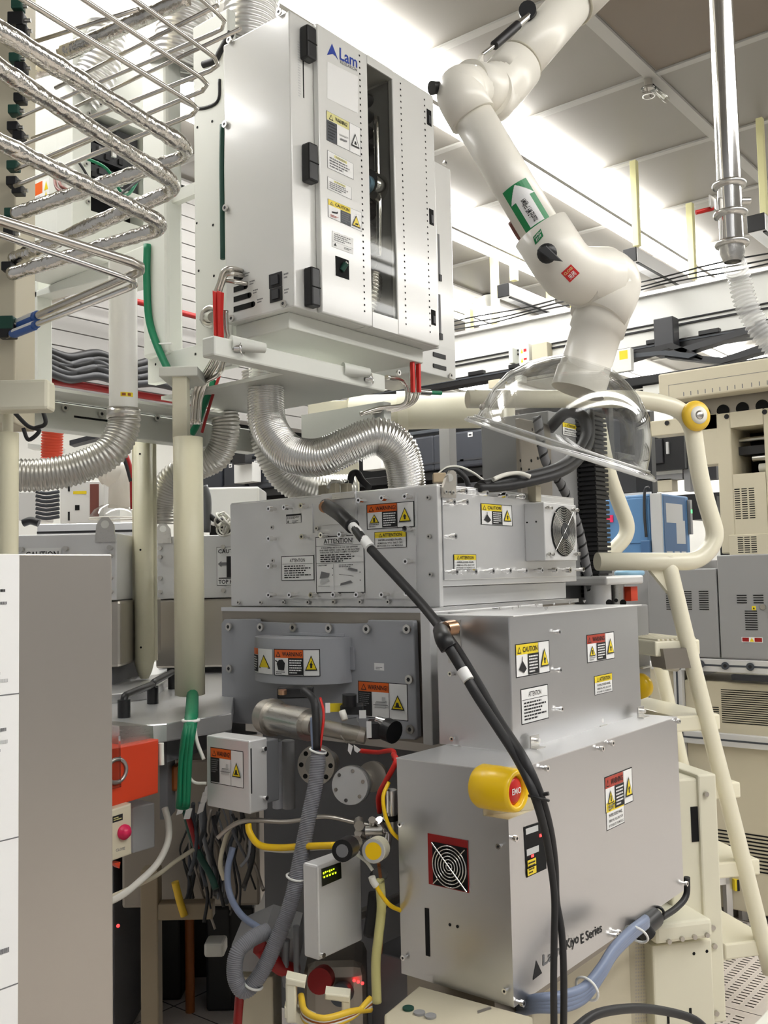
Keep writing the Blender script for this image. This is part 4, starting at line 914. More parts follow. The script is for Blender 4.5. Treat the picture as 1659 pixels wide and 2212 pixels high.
# ================================================================= EXHAUST ARM
arm = thing('fume_extractor', 'cream jointed exhaust arm with a green arrow sticker, ending in a clear hood', 'exhaust arm', D(1250, 840, 2.3))
A0, A1, A2 = D(1330, -85, 2.6), D(1215, 30, 2.52), D(1092, 172, 2.42)
ra = 47.5*2.45/FPX
B().tube([A0, D(1235, 8, 2.53)], ra*1.12, 'arm_white', 32, raw=True).make('upper_tube', arm)
B().tube([D(1238, 4, 2.53), A2], ra, 'arm_white', 32, raw=True).make('middle_tube', arm)
ja = D(1048, 200, 2.38)
B().tube(fillet([D(1118, 142, 2.44), D(1060, 212, 2.395), D(1050, 200, 2.36)], .06, 8), ra*1.17, 'arm_white', 32, raw=True).tube(fillet([D(1118, 142, 2.44), D(1068, 205, 2.40), D(1010, 190, 2.33)], .075, 10), ra*1.17, 'arm_white', 32, raw=True).make('elbow', arm)
B1_, B2_ = D(1003, 222, 2.27), D(1206, 560, 2.24)
rb_ = 45*2.25/FPX
B().tube([B1_, B2_], rb_, 'arm_white', 32, raw=True).make('lower_tube', arm)
B().tube(fillet([D(1022, 256, 2.268), D(985, 192, 2.272), D(1040, 196, 2.36)], .075, 10), rb_*1.16, 'arm_white', 32, raw=True).ball(D(998, 196, 2.28), rb_*1.16, 'arm_white', 24).make('elbow', arm)
B().tube(fillet([D(1168, 498, 2.25), D(1232, 598, 2.24), D(1310, 596, 2.3)], .07, 10), rb_*1.40, 'arm_white', 32, raw=True).ball(D(1228, 586, 2.25), rb_*1.42, 'arm_white', 24).make('elbow', arm)
B().tube(fillet([D(1250, 600, 2.26), D(1335, 600, 2.33), D(1290, 690, 2.30)], .06, 10), rb_*1.42, 'arm_white', 32, raw=True).ball(D(1312, 606, 2.315), rb_*1.46, 'arm_white', 24).make('elbow', arm)
N0, N1 = D(1308, 655, 2.31), D(1252, 832, 2.3); nd = (N1-N0).normalized()
B().lathe(N0, nd, [(rb_*1.36, 0), (rb_*1.36, (N1-N0).length*.34), (rb_*1.24, (N1-N0).length*.36), (rb_*1.24, (N1-N0).length*.82), (rb_*1.32, (N1-N0).length*.84), (rb_*1.32, (N1-N0).length*1.08)], 'arm_white', 32).make('neck', arm)
for c_, d_, r_ in ((B1_.lerp(B2_, .055), B2_-B1_, rb_*1.03), (B1_.lerp(B2_, .90), B2_-B1_, rb_*1.04), (D(1238, 4, 2.53).lerp(A2, .02), A2-D(1238, 4, 2.53), ra*1.06), (D(1238, 4, 2.53).lerp(A2, .80), A2-D(1238, 4, 2.53), ra*1.08)):
    B().torus(c_, d_, r_, .0035, 'gasket', 40, 6).make('gasket_ring', arm)
# gas spring
s0, s1, s2 = D(1042, 118, 2.34), D(1068, 98, 2.36), D(1148, 28, 2.44)
gs = B().cyl(s0, s1, .005, 'chrome').cyl(s1, s1.lerp(s2, .62), .0115, 'black', n=14).cyl(s1.lerp(s2, .62), s2, .009, 'chrome', n=14).cyl(s2+V((-.02, 0, 0)), s2+V((.02, .02, .01)), .022, 'black', n=16).make('gas_spring', arm)
bk = B().prism([D(1020, 152, 2.30), D(1046, 152, 2.31), D(1044, 118, 2.33), D(1036, 120, 2.33)], V((.01, .01, 0)), 'arm_white').prism([D(1005, 144, 2.3), D(1042, 150, 2.31), D(1040, 160, 2.31), D(1018, 160, 2.3)], V((.03, .03, .01)), 'arm_white').cyl(D(1025, 150, 2.285), D(1025, 142, 2.285), .006, 'stainless').make('bracket', arm)
kb_ = B().cyl(D(947, 189, 2.27), D(932, 190, 2.26), .014, 'black', n=14, r1=.016).make('knob', arm)
hd = D(1182, 548, 2.16)
B().lathe(hd, (D(1180, 545, 2.1)-hd), [(.012, -.02), (.022, .0), (.022, .018), (.008, .024), (0, .024)], 'black', 18).prism([D(1160, 540, 2.15), D(1180, 530, 2.15), D(1216, 565, 2.15), D(1190, 562, 2.15)], (D(1180, 545, 2.13)-D(1180, 545, 2.15)), 'black', .002).make('clamp_handle', arm)
B().tube([D(1106, 466, 2.27), D(1116, 490, 2.27), D(1142, 528, 2.26), D(1126, 516, 2.27), D(1104, 480, 2.28)], .008, 'copper_flap', 8).make('strap', arm)
# stickers wrapped on the tube
ax = (B2_-B1_).normalized(); tov = (CC-B1_.lerp(B2_, .6)); tov = (tov-ax*tov.dot(ax)).normalized(); sid = ax.cross(tov)
def tmap(c_px, length, width, off=0., R=rb_, turn=0.):
    c = D(c_px[0], c_px[1], 2.25); t0 = (c-B1_).dot(ax)
    e = (c-B1_)-ax*t0
    def f(u, v, h=0):
        a = (u-.5)*width/R+off; p = B1_+ax*(t0+(.5-v)*length)
        return p+(tov*math.cos(a)+sid*math.sin(a))*(R+h+.0005)
    return f
if sid.dot(CR) < 0: sid = -sid
sub6 = lambda it, n=10: [(q+(n,) if q[0] == 'r' and len(q) == 6 else q) for q in it]
sticker('direction_sticker', arm, tmap((1145, 452), .112, .066), sub6([('r', 0, 0, 1, 1, 'green_sticker'), ('r', .25, .06, .8, .68, 'label_white'), ]+[('r', .06+.46*k/14, .66+.3*k/14, .98-.46*k/14, .66+.3*(k+1)/14, 'label_white') for k in range(14)])[:2]+sub6([('r', .06+.46*k/14, .66+.3*k/14, .98-.46*k/14, .66+.3*(k+1)/14+.002, 'label_white') for k in range(14)]))
def rot(f): return lambda u, v, h=0: f(v, u, h)
f0 = tmap((1145, 452), .112, .066)
sticker('print', arm, lambda u, v, h=0: f0(.28+.46*(1-v)*.98+.02, .10+.54*(1-u), h+.003), [('t', 'PM\u6392\u6c14', .02, .3, .40, .8, 'ink'), ('t', 'PM Exhaust', .45, .3, .98, .8, 'ink')])
from mathutils.bvhtree import BVHTree
def surf(objs):
    vs, fs = [], []
    for o in objs:
        k = len(vs); vs += [v.co+W[o] for v in o.data.vertices]; fs += [[i+k for i in p.vertices] for p in o.data.polygons]
    return BVHTree.FromPolygons(vs, fs)
bvh = surf([o for o in arm.children if o.name.split('.')[0] in ('elbow', 'lower_tube')])
def wrapmap(q):
    def f(u, v, h=0):
        px = (q[0][0]*(1-u)+q[1][0]*u)*v+(q[3][0]*(1-u)+q[2][0]*u)*(1-v); py = (q[0][1]*(1-u)+q[1][1]*u)*v+(q[3][1]*(1-u)+q[2][1]*u)*(1-v)
        d = ray(px, py).normalized(); p, n, _, _ = bvh.ray_cast(CC, d)
        if p is None: return D(px, py, 2.2)
        if n.dot(d) > 0: n = -n
        return p+n*(h+.0004)
    return f
def patch(m, n=8): return [('r', i/n, j/n, (i+1)/n, (j+1)/n, m) for i in range(n) for j in range(n)]
f = wrapmap(((1212, 590), (1233, 571), (1252, 590), (1231, 610)))
b = B(); b.map(f, patch('red_sticker'), .0008, 0); b.map(f, [('t', 'CLOSE', .1, .64, .9, .86, 'label_pale_yellow'), ('t', '\u5173\u95ed', .2, .12, .8, .54, 'label_white')], .0022); b.make('valve_sticker', arm)
f = wrapmap(((1152, 512), (1168, 494), (1174, 510), (1157, 529)))
b = B(); b.map(f, patch('green_sticker', 6), .0008, 0); b.map(f, [('t', 'OPEN', .1, .62, .9, .85, 'label_white'), ('t', '\u6253\u5f00', .2, .12, .85, .5, 'label_white')], .002); b.make('valve_sticker', arm)
# clear hood
hc = D(1206, 955, 2.3)
xax = (D(1408, 1036, 2.3)-D(1006, 906, 2.3)); HR = xax.length/2; xax.normalize()
up = (-nd); up = (up-xax*up.dot(xax)).normalized()
toc = (CC-hc).normalized(); side = xax.cross(up).normalized()
if side.dot(toc) < 0: side = -side
# tilt so that the hood opens slightly away from the viewer
n_ = (CU-xax*CU.dot(xax)).normalized(); f_ = (toc-xax*toc.dot(xax)-n_*toc.dot(n_)).normalized()
upv = (n_*math.cos(math.radians(7))+f_*math.sin(math.radians(7))).normalized()
hc = D(1207, 971, 2.3)
prof = [(HR, 0), (HR*.995, .008), (HR*.93, .014), (HR*.90, .02), (HR*.885, .045), (HR*.84, .09), (HR*.75, .135), (HR*.6, .172), (HR*.45, .195), (HR*.36, .205), (HR*.30, .212)]
b = B(); b.lathe(hc, upv, prof, 'acrylic', 64); b.lathe(hc, upv, [(r-.004, max(h-.003, 0.001)) for r, h in prof], 'acrylic', 64)
b.torus(hc, upv, HR, .004, 'rim_highlight', 64, 8); b.torus(hc+upv*.016, upv, HR*.925, .0025, 'rim_highlight', 64, 6)  # rim rings have white mixed in as painted highlights
b.make('hood', arm)
ps = hc+upv*.04-xax*HR*.88; B().ball(ps, .008, 'stainless_warm', 10).make('screw', arm)
# ================================================================= DROP PIPE
p, r, zz = vpost('', '', '', 1566, 200, 0, 2.55, 50)
for_ = thing('drop_pipe', 'shiny steel vertical pipe with three flanges and a small red-handled valve', 'pipe', (p.x, p.y, zz(560)))
def atz(py, rr): return [(rr, zz(py))]
B().cyl((p.x, p.y, zz(405)), (p.x, p.y, CZ), r, 'chrome', n=32).make('pipe', for_)
p_b, r_b, zzb = vpost('', '', '', 1584, 460, 0, 2.55, 50)
B().cyl((p.x, p.y, zz(530)), (p.x, p.y, zz(405)), r*1.0, 'chrome', n=32).lathe((p.x, p.y, 0), (0, 0, 1), [(r*1.05, zz(532)), (r*1.05, zz(548)), (r*.72, zz(566))][::-1], 'stainless', 28).make('valve_body', for_)
for y_ in (400, 463, 527): B().lathe((p.x, p.y, 0), (0, 0, 1), [(r, zz(y_)-.008), (r*1.36, zz(y_)-.006), (r*1.44, zz(y_)), (r*1.36, zz(y_)+.006), (r, zz(y_)+.008)], 'stainless', 28).make('flange', for_)
v0 = V((p.x, p.y, zz(440)))-lat*r
vv = B().box(v0-lat*.03+V((-.014, -.014, -.014)), v0+V((.014, .014, .02)), 'stainless', .003).make('valve', for_)
B().cyl(v0-lat*.015+V((0, 0, -.012)), v0-lat*.06+V((0, 0, -.022)), .006, 'red', n=10).make('lever', vv)
B().cyl(V((p.x, p.y, zz(435)))+lat*r, V((p.x, p.y, zz(435)))+lat*(r+.022), .009, 'stainless').make('port', for_)
hp = [V((p.x, p.y, zz(564)))]+[D(*q) for q in ((1597, 600, 2.55), (1606, 640, 2.55), (1622, 680, 2.54), (1650, 725, 2.53), (1690, 770, 2.52))]
tag(B().corr(hp, .027, .004, .011, 'clear_hose', 24).make('clear_hose'), 'clear ribbed hose hanging from the steel drop pipe', 'hose')
# ================================================================= ROLLING STAIR
an = math.radians(52.5); SA = V((math.cos(an), math.sin(an), 0)); SB = V((SA.y, -SA.x, 0))
SP = D(1480, 1215, 3.45)
def lad(px, py, o=0.): return onp(px, py, SP+SA*o, SA)
st = thing('rolling_stair', 'cream tubular rolling stair with a yellow bumper wheel on its handrail', 'stair', lad(1659, 2080))
rt_ = .0315
B().tube(fillet([lad(*q) for q in ((1010, 862), (1395, 862), (1492, 890), (1512, 1040), (1550, 1165), (1510, 1213), (1290, 1213))], .12, 10), rt_, 'cream_gloss', 20, raw=True).make('handrail', st)
B().tube([lad(*q) for q in ((1440, 1200), (1500, 1450), (1580, 1760), (1665, 2100))], rt_*.92, 'cream_gloss', 20).make('stringer', st)
B().tube(fillet([lad(*q, .55) for q in ((1290, 900), (1312, 1020), (1362, 1150), (1318, 1196), (1290, 1198))], .1, 10), rt_, 'cream_gloss', 18, raw=True).make('handrail', st)
B().tube([lad(*q, .55) for q in ((1099, 880), (1101, 1040))], rt_*.75, 'cream_gloss', 16).make('post', st)
B().tube([lad(*q, .55) for q in ((1415, 1390), (1480, 1680), (1560, 2040), (1590, 2180))], rt_*.9, 'cream_gloss', 16).make('stringer', st)
gz = lad(1447, 1230).z
B().prism([lad(1400, 1226), lad(1440, 1226), lad(1452, 1290)], SA*.02, 'cream_gloss').make('gusset', st)
for k, (lx, rx_, ty) in enumerate(((1415, 1512, 1385), (1458, 1556, 1548), (1494, 1600, 1698), (1540, 1642, 1866), (1566, 1668, 2040))):
    a = lad(lx, ty); w = (lad(rx_, ty)-a).dot(SB)
    b = B().obox(a+SA*.0+V((0, 0, -.055)), SB*w, SA*.56, V((0, 0, .055)), 'cream_gloss', .006)
    for j in range(9 if k == 0 else 0): b.obox(a+SB*(w*.06+j*w*.1)+V((0, 0, 0)), SB*w*.05, SA*.56, V((0, 0, .006)), 'cream_gloss')
    b.make('step', st)
wc = lad(1492, 902)-SA*.035
wl = B().lathe(wc, -SA, [(.001, -.012), (.05, -.012), (.055, -.004), (.055, .004), (.046, .016), (.03, .02)], 'yellow_soft', 32).lathe(wc, -SA, [(.032, .016), (.032, .022), (.016, .024)], 'white_cable', 28).lathe(wc, -SA, [(.016, .018), (.014, .026), (0, .026)], 'stainless', 16).make('bumper_wheel', st)
# cream duct and grey post behind the chamber
ct = thing('exhaust_duct', 'fat cream horizontal duct behind the white shelf, above the black storage boxes', 'duct', D(890, 900, 4.3))
B().cyl(D(760, 892, 4.3), D(1110, 884, 4.15), 38*4.3/FPX, 'cream', n=28).make('tube', ct)
B().cyl(D(858, 889, 4.25), D(880, 888, 4.25), 43*4.3/FPX, 'cream', n=28).make('collar', ct)
p, r, zz = vpost('', '', '', 968, 980, 0, 4.6, 26)
tag(B().box((p.x-r, p.y-r, .0), (p.x+r, p.y+r, zz(860)), 'machine_grey').make('post'), 'slim grey post under the fat cream duct', 'post')
p, r, zz = vpost('', '', '', 722, 980, 0, 4.35, 104)
cl = thing('frame_tower', 'wide cream column behind the S-shaped duct', 'column', (p.x, p.y, .3))
B().obox(V((p.x, p.y, .3))-lat*r-fw*.02, lat*2*r, fw*.12, V((0, 0, zz(880)-.3)), 'cream', .004).make('shaft', cl)
B().obox(V((p.x, p.y, zz(905)))-lat*r*1.0-fw*.08, lat*1.9*r, fw*.1, V((0, 0, zz(872)-zz(905))), 'cream', .004).make('bracket', cl)
B().prism([V((p.x, p.y, 0))+lat*r*.1-fw*.1+V((0, 0, zz(905))), V((p.x, p.y, 0))+lat*r*1.1-fw*.1+V((0, 0, zz(842))), V((p.x, p.y, 0))+lat*r*1.35-fw*.1+V((0, 0, zz(842))), V((p.x, p.y, 0))+lat*r*.35-fw*.1+V((0, 0, zz(905)))], fw*.03, 'cream').make('brace', cl)
c1 = cc(0, 0, 3.318); c4b = cc(0, 400, 3.318); c7b = cc(0, 850, 3.318); c3b = cc(0, 1350, 3.318); c6b = cc(200, 1650, 3.318)
# ================================================================= STEEL PANEL WITH PAPER (close, edge of frame)
PY_ = D(242, 1300, 1.42).y
a = ony(242, 1197, PY_); zt_ = a.z
pn = thing('steel_enclosure', 'brushed steel panel standing close by, white printed paper on its outer part', 'panel', (a.x-.3, PY_, 0))
B().box((a.x-.9, PY_, 0), (a.x, PY_+.02, zt_), 'panel_steel', .002).box((a.x-.9, PY_+.02, 0), (a.x-.12, PY_+.7, zt_-.02), 'panel_steel', .002).make('sheet', pn)  # deep second box is an unseen body, added to block light
p0 = ony(41, 1197, PY_); 
pp = B().box((p0.x-.4, PY_-.001, .1), (p0.x, PY_-.0002, zt_-.001), 'paper')
def pf(px0, py0, px1, py1): return ry(PY_-.0012, (px0, py0), (px1, py1))
for y_ in (1500, 1812, 2130): zl = ony(20, y_, PY_).z; pp.box((p0.x-.4, PY_-.0014, zl-.0008), (p0.x, PY_-.001, zl+.0008), 'ink_grey')
for x0_, y_, x1_, m in ((0, 1276, 18, 'ink'), (0, 1303, 24, 'ink_grey'), (0, 1470, 28, 'ink_pale'), (0, 1576, 22, 'ink_grey'), (0, 1602, 27, 'ink_pale'), (0, 2052, 32, 'ink_grey'), (-5, 1455, 3, 'ink'), (-5, 1622, 4, 'ink_grey')):
    pp.map(pf(x0_, y_-6, x1_, y_+5), [('l', 0, 0, 1, 1, 1, m)])
pp.make('notice_sheet', pn)
# ================================================================= PIPE RACK AT THE TOP CORNER
cp0 = D(27, 560, 2.42)
rk = thing('pipe_stand', 'beige column at the picture edge carrying the black pipe clamps', 'column', (cp0.x, cp0.y, 2.2))
B().obox(V((cp0.x, cp0.y, 2.0))-lat*.30+fw*.02, lat*.30, fw*.14, V((0, 0, 2.2)), 'beige', .004).make('shaft', rk)
za_ = D(60, 818, 2.05).z; zb3 = D(60, 886, 2.05).z
p = D(104, 850, 2.05); B().obox(V((p.x, p.y, zb3))-lat*.4, lat*.4, fw*.05, V((0, 0, za_-zb3)), 'cream', .008).make('arm_beam', rk)
p3, r3, zz3 = vpost('', '', '', 16, 1100, 0, 2.1, 46)
tag(B().cyl((p3.x, p3.y, .0), (p3.x, p3.y, zz3(935)), r3, 'cream_pvc', n=24).cyl((p3.x, p3.y, zz3(935)), (p3.x, p3.y, zz3(885)), r3*.5, 'cream', n=12).make('cable_sleeve'), 'cream vertical sleeve rising behind the steel panel at the picture edge', 'cable conduit')
def rack_tube(name, label, start, bend, clamp, wpx, m, lump=0, seed=1, r=.055, fo=0):
    z = D(*bend, 2.0).z; b_ = onz(*bend, z); a_ = onz(*start, z); a_ = b_+(a_-b_)*1.5; c_ = onz(*clamp, z); rad = wpx*2.0/FPX/2
    P = resample(fillet([a_, b_, c_], r, 8), .012 if lump else .03); rn = random.Random(seed)
    if lump:
        rs = []; k = 1.
        for i in range(len(P)):
            k += (rn.random()-.5)*.16; k = 1+(k-1)*.8; rs.append(rad*k*(1+lump*(rn.random()-.5)))
        b = B().tube(P, rs, m, 14, raw=True)
    else: b = B().tube(P, rad, m, 14, raw=True)
    o = b.make(name); return tag(o, label, 'pipe', None), c_
clamps = []
thin = [((412, -20), (500, 55), (38, 255), 9, 'thin steel tube, uppermost of the thin ones with its bend nearest the logo cabinet'),
        ((275, -12), (486, 140), (36, 318), 10, 'thin steel tube, second of the thin ones from the logo cabinet'),
        ((160, -15), (462, 186), (34, 366), 10, 'thin steel tube, third of the thin ones from the logo cabinet'),
        ((28, -15), (440, 238), (32, 402), 11, 'thin steel tube, lowest of the thin ones, just above the foil lagged pipes')]
for i, (a_, b_, c_, w_, lb) in enumerate(thin):
    o, c = rack_tube('steel_tube', lb, a_, b_, c_, w_, 'tube_steel', r=.04); clamps.append(c)
for i, (a_, b_, c_, w_, lb) in enumerate([((-15, 57), (424, 330), (34, 462), 34, 'foil lagged pipe, highest of the three silver wrapped ones'),
        ((-15, 140), (392, 404), (30, 560), 34, 'foil lagged pipe, middle one of the three silver wrapped ones'),
        ((-15, 300), (366, 488), (24, 592), 33, 'foil lagged pipe, lowest of the three silver wrapped ones')]):
    o, c = rack_tube('lagged_pipe', lb, a_, b_, c_, w_, 'foil', .10, 7+i, r=.06); clamps.append(c)
o, c = rack_tube('steel_tube', 'thick dull steel tube with a blue sticker, just under the lagged pipes', (-15, 472), (322, 578), (14, 712), 21, 'tube_steel', r=.05); clamps.append(c); P1c = c
P1z = c.z; 
o, c = rack_tube('steel_tube', 'shiny steel tube with a blue sticker, lowest pipe of the rack', (-15, 502), (306, 612), (14, 726), 14, 'chrome', r=.04); clamps.append(c); P2c = c
for (q0, q1, zc, w_, lb) in (((92, 690), (46, 712), P1z, 24, 'upper'), ((88, 700), (40, 722), c.z, 17, 'lower')):
    b0, c0 = onz(*((322, 578) if lb == 'upper' else (306, 612)), zc), (P1c if lb == 'upper' else P2c); a_, b_ = b0.lerp(c0, .74), b0.lerp(c0, .95)
    tag(B().cyl(a_, b_, w_*2.3/FPX/2, 'blue_tape', n=16).cyl(a_.lerp(b_, .1)+V((0, 0, .001)), a_.lerp(b_, .9)+V((0, 0, .001)), w_*2.3/FPX/2*1.02, 'paper', n=16).cyl(a_.lerp(b_, .1)-V((0, 0, .003)), a_.lerp(b_, .9)-V((0, 0, .003)), w_*2.3/FPX/2*1.02, 'blue_tape', n=16).make('pipe_marker'), 'blue and white pipe marker, the %s of the two beside the black clamp' % lb, 'marker')
for (a_, b_, dz, w_, lb) in (((470, 12), (120, 190), 2.3, 10, 'under the strip light reflection'), ((300, 20), (60, 95), 2.35, 10, 'in the very corner'), ((520, 62), (160, 232), 2.2, 9, 'passing over the crinkled duct'), ((300, 215), (70, 300), 2.3, 10, 'behind the lagged pipes'), ((280, 262), (50, 372), 2.35, 10, 'lowest behind the lagged pipes')):
    z = D(*a_, dz).z; tag(B().tube([onz(*a_, z), onz(*b_, z)], w_*dz/FPX/2, 'tube_steel', 10).make('steel_tube'), 'thin straight steel tube '+lb, 'tube')
lg_ = D(420, 12, 2.5).z
tag(B().tube(resample([D(405, -5, 2.5), D(130, 118, 2.6)], .02), [34*2.5/FPX/2*(1+.12*(random.random()-.5)) for _ in range(len(resample([D(405, -5, 2.5), D(130, 118, 2.6)], .02)))], 'foil', 14, raw=True).make('lagged_pipe'), 'dull foil lagged pipe crossing high behind the thin tubes', 'pipe')
tag(B().tube(resample([D(140, 135, 2.7), D(40, 165, 2.75)], .02), .02, 'foil', 12, raw=True).make('lagged_pipe'), 'short foil lagged pipe stub by the upper clamps', 'pipe')
ck = None
for i, (px, py) in enumerate(((37, 14), (34, 45), (47, 68), (32, 128), (44, 148), (42, 214), (30, 240), (28, 276), (40, 296), (27, 360), (26, 394), (38, 412), (22, 462), (20, 505), (16, 578), (12, 700), (14, 718))):
    p = D(px, py, 2.40); big_ = 1.25 if i in (15, 16, 1) else .85
    b = B().obox(p-lat*.014*big_-fw*.012+V((0, 0, -.012*big_)), lat*.032*big_, fw*.03, V((0, 0, .027*big_)), 'black' if i % 3 else 'green_dark', .003)
    b.cyl(p+lat*.01*big_, p+lat*.03*big_, .005, 'stainless', n=10)
    t = b.make('pipe_clamp'); tag(t, 'black pipe clamp on the beige column', 'clamp', 'pipe clamps on the beige column')
# ================================================================= ELECTRONICS CABINET BEHIND THE RACK
k0 = D(157, 545, 3.5); KX, KY, KZ = k0.x, k0.y, k0.z
ec = thing('electronics_cabinet', 'white cabinet with open windows onto green circuit boards, behind the lagged pipes', 'cabinet', (KX+.4, KY+.3, KZ))
kx1 = ony(372, 400, KY).x; ky1 = onx(28, 500, KX).y; kt = KZ+1.25
q0, q1 = ony(*c1(650, 755), KY), ony(*c1(1035, 1620), KY); wz1_, wz0_ = ony(*c1(840, 860), KY).z, ony(*c1(840, 1570), KY).z; wm_ = ony(*c1(840, 1360), KY).z
B().box((KX, KY+.1, KZ), (kx1, ky1, kt), 'white_frame', .003).box((KX, KY, KZ), (q0.x, KY+.1, kt), 'white_frame').box((q1.x, KY, KZ), (kx1, KY+.1, kt), 'white_frame').box((q0.x, KY, wz1_), (q1.x, KY+.1, kt), 'white_frame').box((q0.x, KY, KZ), (q1.x, KY+.1, wz0_), 'white_frame').box((q0.x, KY, wm_-.01), (q1.x, KY+.02, wm_+.01), 'white_frame').make('body', ec)
B().box((q0.x, KY+.09, wz0_), (q1.x, KY+.098, wz1_), 'hole').box((q0.x+.002, KY+.08, wz1_-.06), (q1.x, KY+.09, wz1_), 'slate').make('backplane', ec)
pc = None
for k in range(4):
    z = wm_+.02+k*.085
    b = B().box((q0.x+.01, KY+.03, z), (q1.x-.01, KY+.085, z+.06), 'dark_plastic')
    for j in range(5): b.box((q0.x+.02+j*.03, KY+.02, z+.01+(j % 2)*.02), (q0.x+.038+j*.03, KY+.03, z+.03+(j % 2)*.02), ('ink', 'dark_plastic', 'ink_grey', 'ink', 'label_white')[(j+k) % 5])
    b.make('circuit_board', ec)
B().tube([(q0.x-.03, KY-.01, wz1_-.2), (q0.x+.05, KY-.03, wm_+.05), (q0.x+.14, KY-.02, wm_-.02), (q1.x, KY-.0, wm_+.12)], .006, 'green', 8).make('green_cable', ec)
B().tube([(q0.x-.06, KY-.01, wm_+.05), (q0.x+.05, KY-.03, wm_-.06), (q1.x, KY-.02, wm_+.1), (q1.x+.06, KY-.01, wz1_-.1)], .005, 'black_rubber', 8).make('black_cable', ec)
bolts(ec, 'screw', [ony(*c1(*p_), KY) for p_ in ((618, 740), (630, 818), (712, 755), (625, 1450), (690, 1175), (610, 1180))], .008, .01, TOY)
sticker('warning_sticker', ec, rx(KX, c1(195, 1378), c1(352, 1372)) if False else (lambda a_, b_: (lambda u, v, h=0: V((KX-h, a_.y+(b_.y-a_.y)*u, b_.z+(a_.z-b_.z)*v))))(onx(60, 405, KX), onx(106, 432, KX)), [('r', 0, 0, 1, 1, 'label_white'), ('r', .02, .45, .7, .98, 'label_orange')]+tri(.78, .5, .18, .4, 'label_yellow')+tri(.78, .05, .18, .4, 'label_yellow')+[('l', .05, .05, .65, .4, 3, 'ink_pale')])
B().tube([onx(118, 388, KX-.01), onx(122, 405, KX-.02), onx(134, 415, KX-.02), onx(150, 420, KX)], .006, 'copper_flap', 8).tube([onx(126, 385, KX-.01), onx(132, 402, KX-.02), onx(150, 412, KX)], .006, 'copper_flap', 8).make('brown_cable', ec)
# tool frame with a big opening, louvred wall, red pipe behind
tf = thing('tool_skeleton', 'white square-section frame around an opening, below the lagged pipes', 'frame', D(170, 840, 3.3))
TX = D(60, 740, 3.95).x
def tfb(pts, t=.07, m='white_frame'): return B().prism([onx(*q, TX) for q in pts], (t, 0, 0), m, .006)
tfb([(32, 620), (80, 605), (80, 838), (32, 860)]).make('post', tf)
tfb([(30, 648), (330, 520), (330, 575), (80, 640), (32, 660)]).make('top_beam', tf)
bb0, bb1 = ony(100, 880, onx(60, 870, TX).y-.02), None
yb3 = D(240, 900, 3.3).y
a, d = ony(90, 862, yb3), ony(560, 940, yb3)
B().box((a.x-.2, yb3, ony(300, 948, yb3).z), (d.x, yb3+.07, ony(300, 893, yb3).z), 'white_frame', .004).make('bottom_beam', tf)
B().box((a.x-.2, yb3-.15, ony(300, 893, yb3).z+.002), (d.x-.25, yb3+.0, ony(300, 893, yb3).z+.012), 'white_frame').make('shelf_plate', tf)
B().tube(fillet([onx(*q, TX+.1) for q in ((88, 830), (84, 690), (100, 655), (240, 590), (330, 560))], .05, 6), .012, 'stainless_warm', 10, raw=True).make('edge_seal', tf)
B().box(ony(160, 898, yb3-.001)+V((0, -.001, -.006)), ony(232, 907, yb3-.001)+V((0, 0, 0)), 'hole').make('slot', tf)
bolts(tf, 'bolt', [ony(*q, yb3) for q in ((137, 882), (216, 895), (336, 904))], .012, .012, TOY)
LY = 4.6
lw = B(); a, d = ony(40, 600, LY), ony(560, 860, LY)
zlo, zhi = ony(200, 860, LY).z, ony(200, 540, LY).z
k = 0; z = zlo
while z < zhi+.5:
    lw.obox((a.x-.5, LY, z), (d.x-a.x+1.6, 0, 0), (0, .03, -.02), (0, .002, .082), 'louver'); z += .088
lw.box((a.x-.5, LY+.045, zlo-.1), (d.x+1.1, LY+.05, zhi+.6), 'hole')
tag(lw.make('louvre_screen'), 'pale horizontal louvred screen seen through the white frame opening', 'screen')
for q0, q1, wpx, lb in (((85, 822), (420, 868), 17, 'dark red pipe running along the bottom of the louvred screen'), ((170, 628), (480, 690), 14, 'dark red pipe crossing the middle of the louvred screen')):
    a_, b_ = ony(*q0, LY-.12), ony(*q1, LY-.12); z = ony((q0[0]+q1[0])/2, (q0[1]+q1[1])/2, LY-.12).z
    tag(B().cyl((a_.x-.2, LY-.12, z), (b_.x+.2, LY-.12, z), wpx*dep(a_)/FPX/2, 'red_dark', n=18).make('red_pipe'), lb, 'pipe')
for i, (y0_, m, lb) in enumerate(((772, 'black', 'upper dark cable bundle sagging before the louvred screen'), (790, 'dark_plastic', 'lower slate cable bundle sagging before the louvred screen'))):
    P = [ony(x_, y0_+(x_-85)*.11+6*math.sin(x_*.05+i), LY-.2) for x_ in range(60, 460, 30)]
    b = B()
    for j in range(3): b.tube([q+V((0, 0, .035*(j-1)+.01*math.sin(n_*1.3+j))) for n_, q in enumerate(P)], .024, m, 8, 3)
    tag(b.make('cable_bundle'), lb, 'cable')
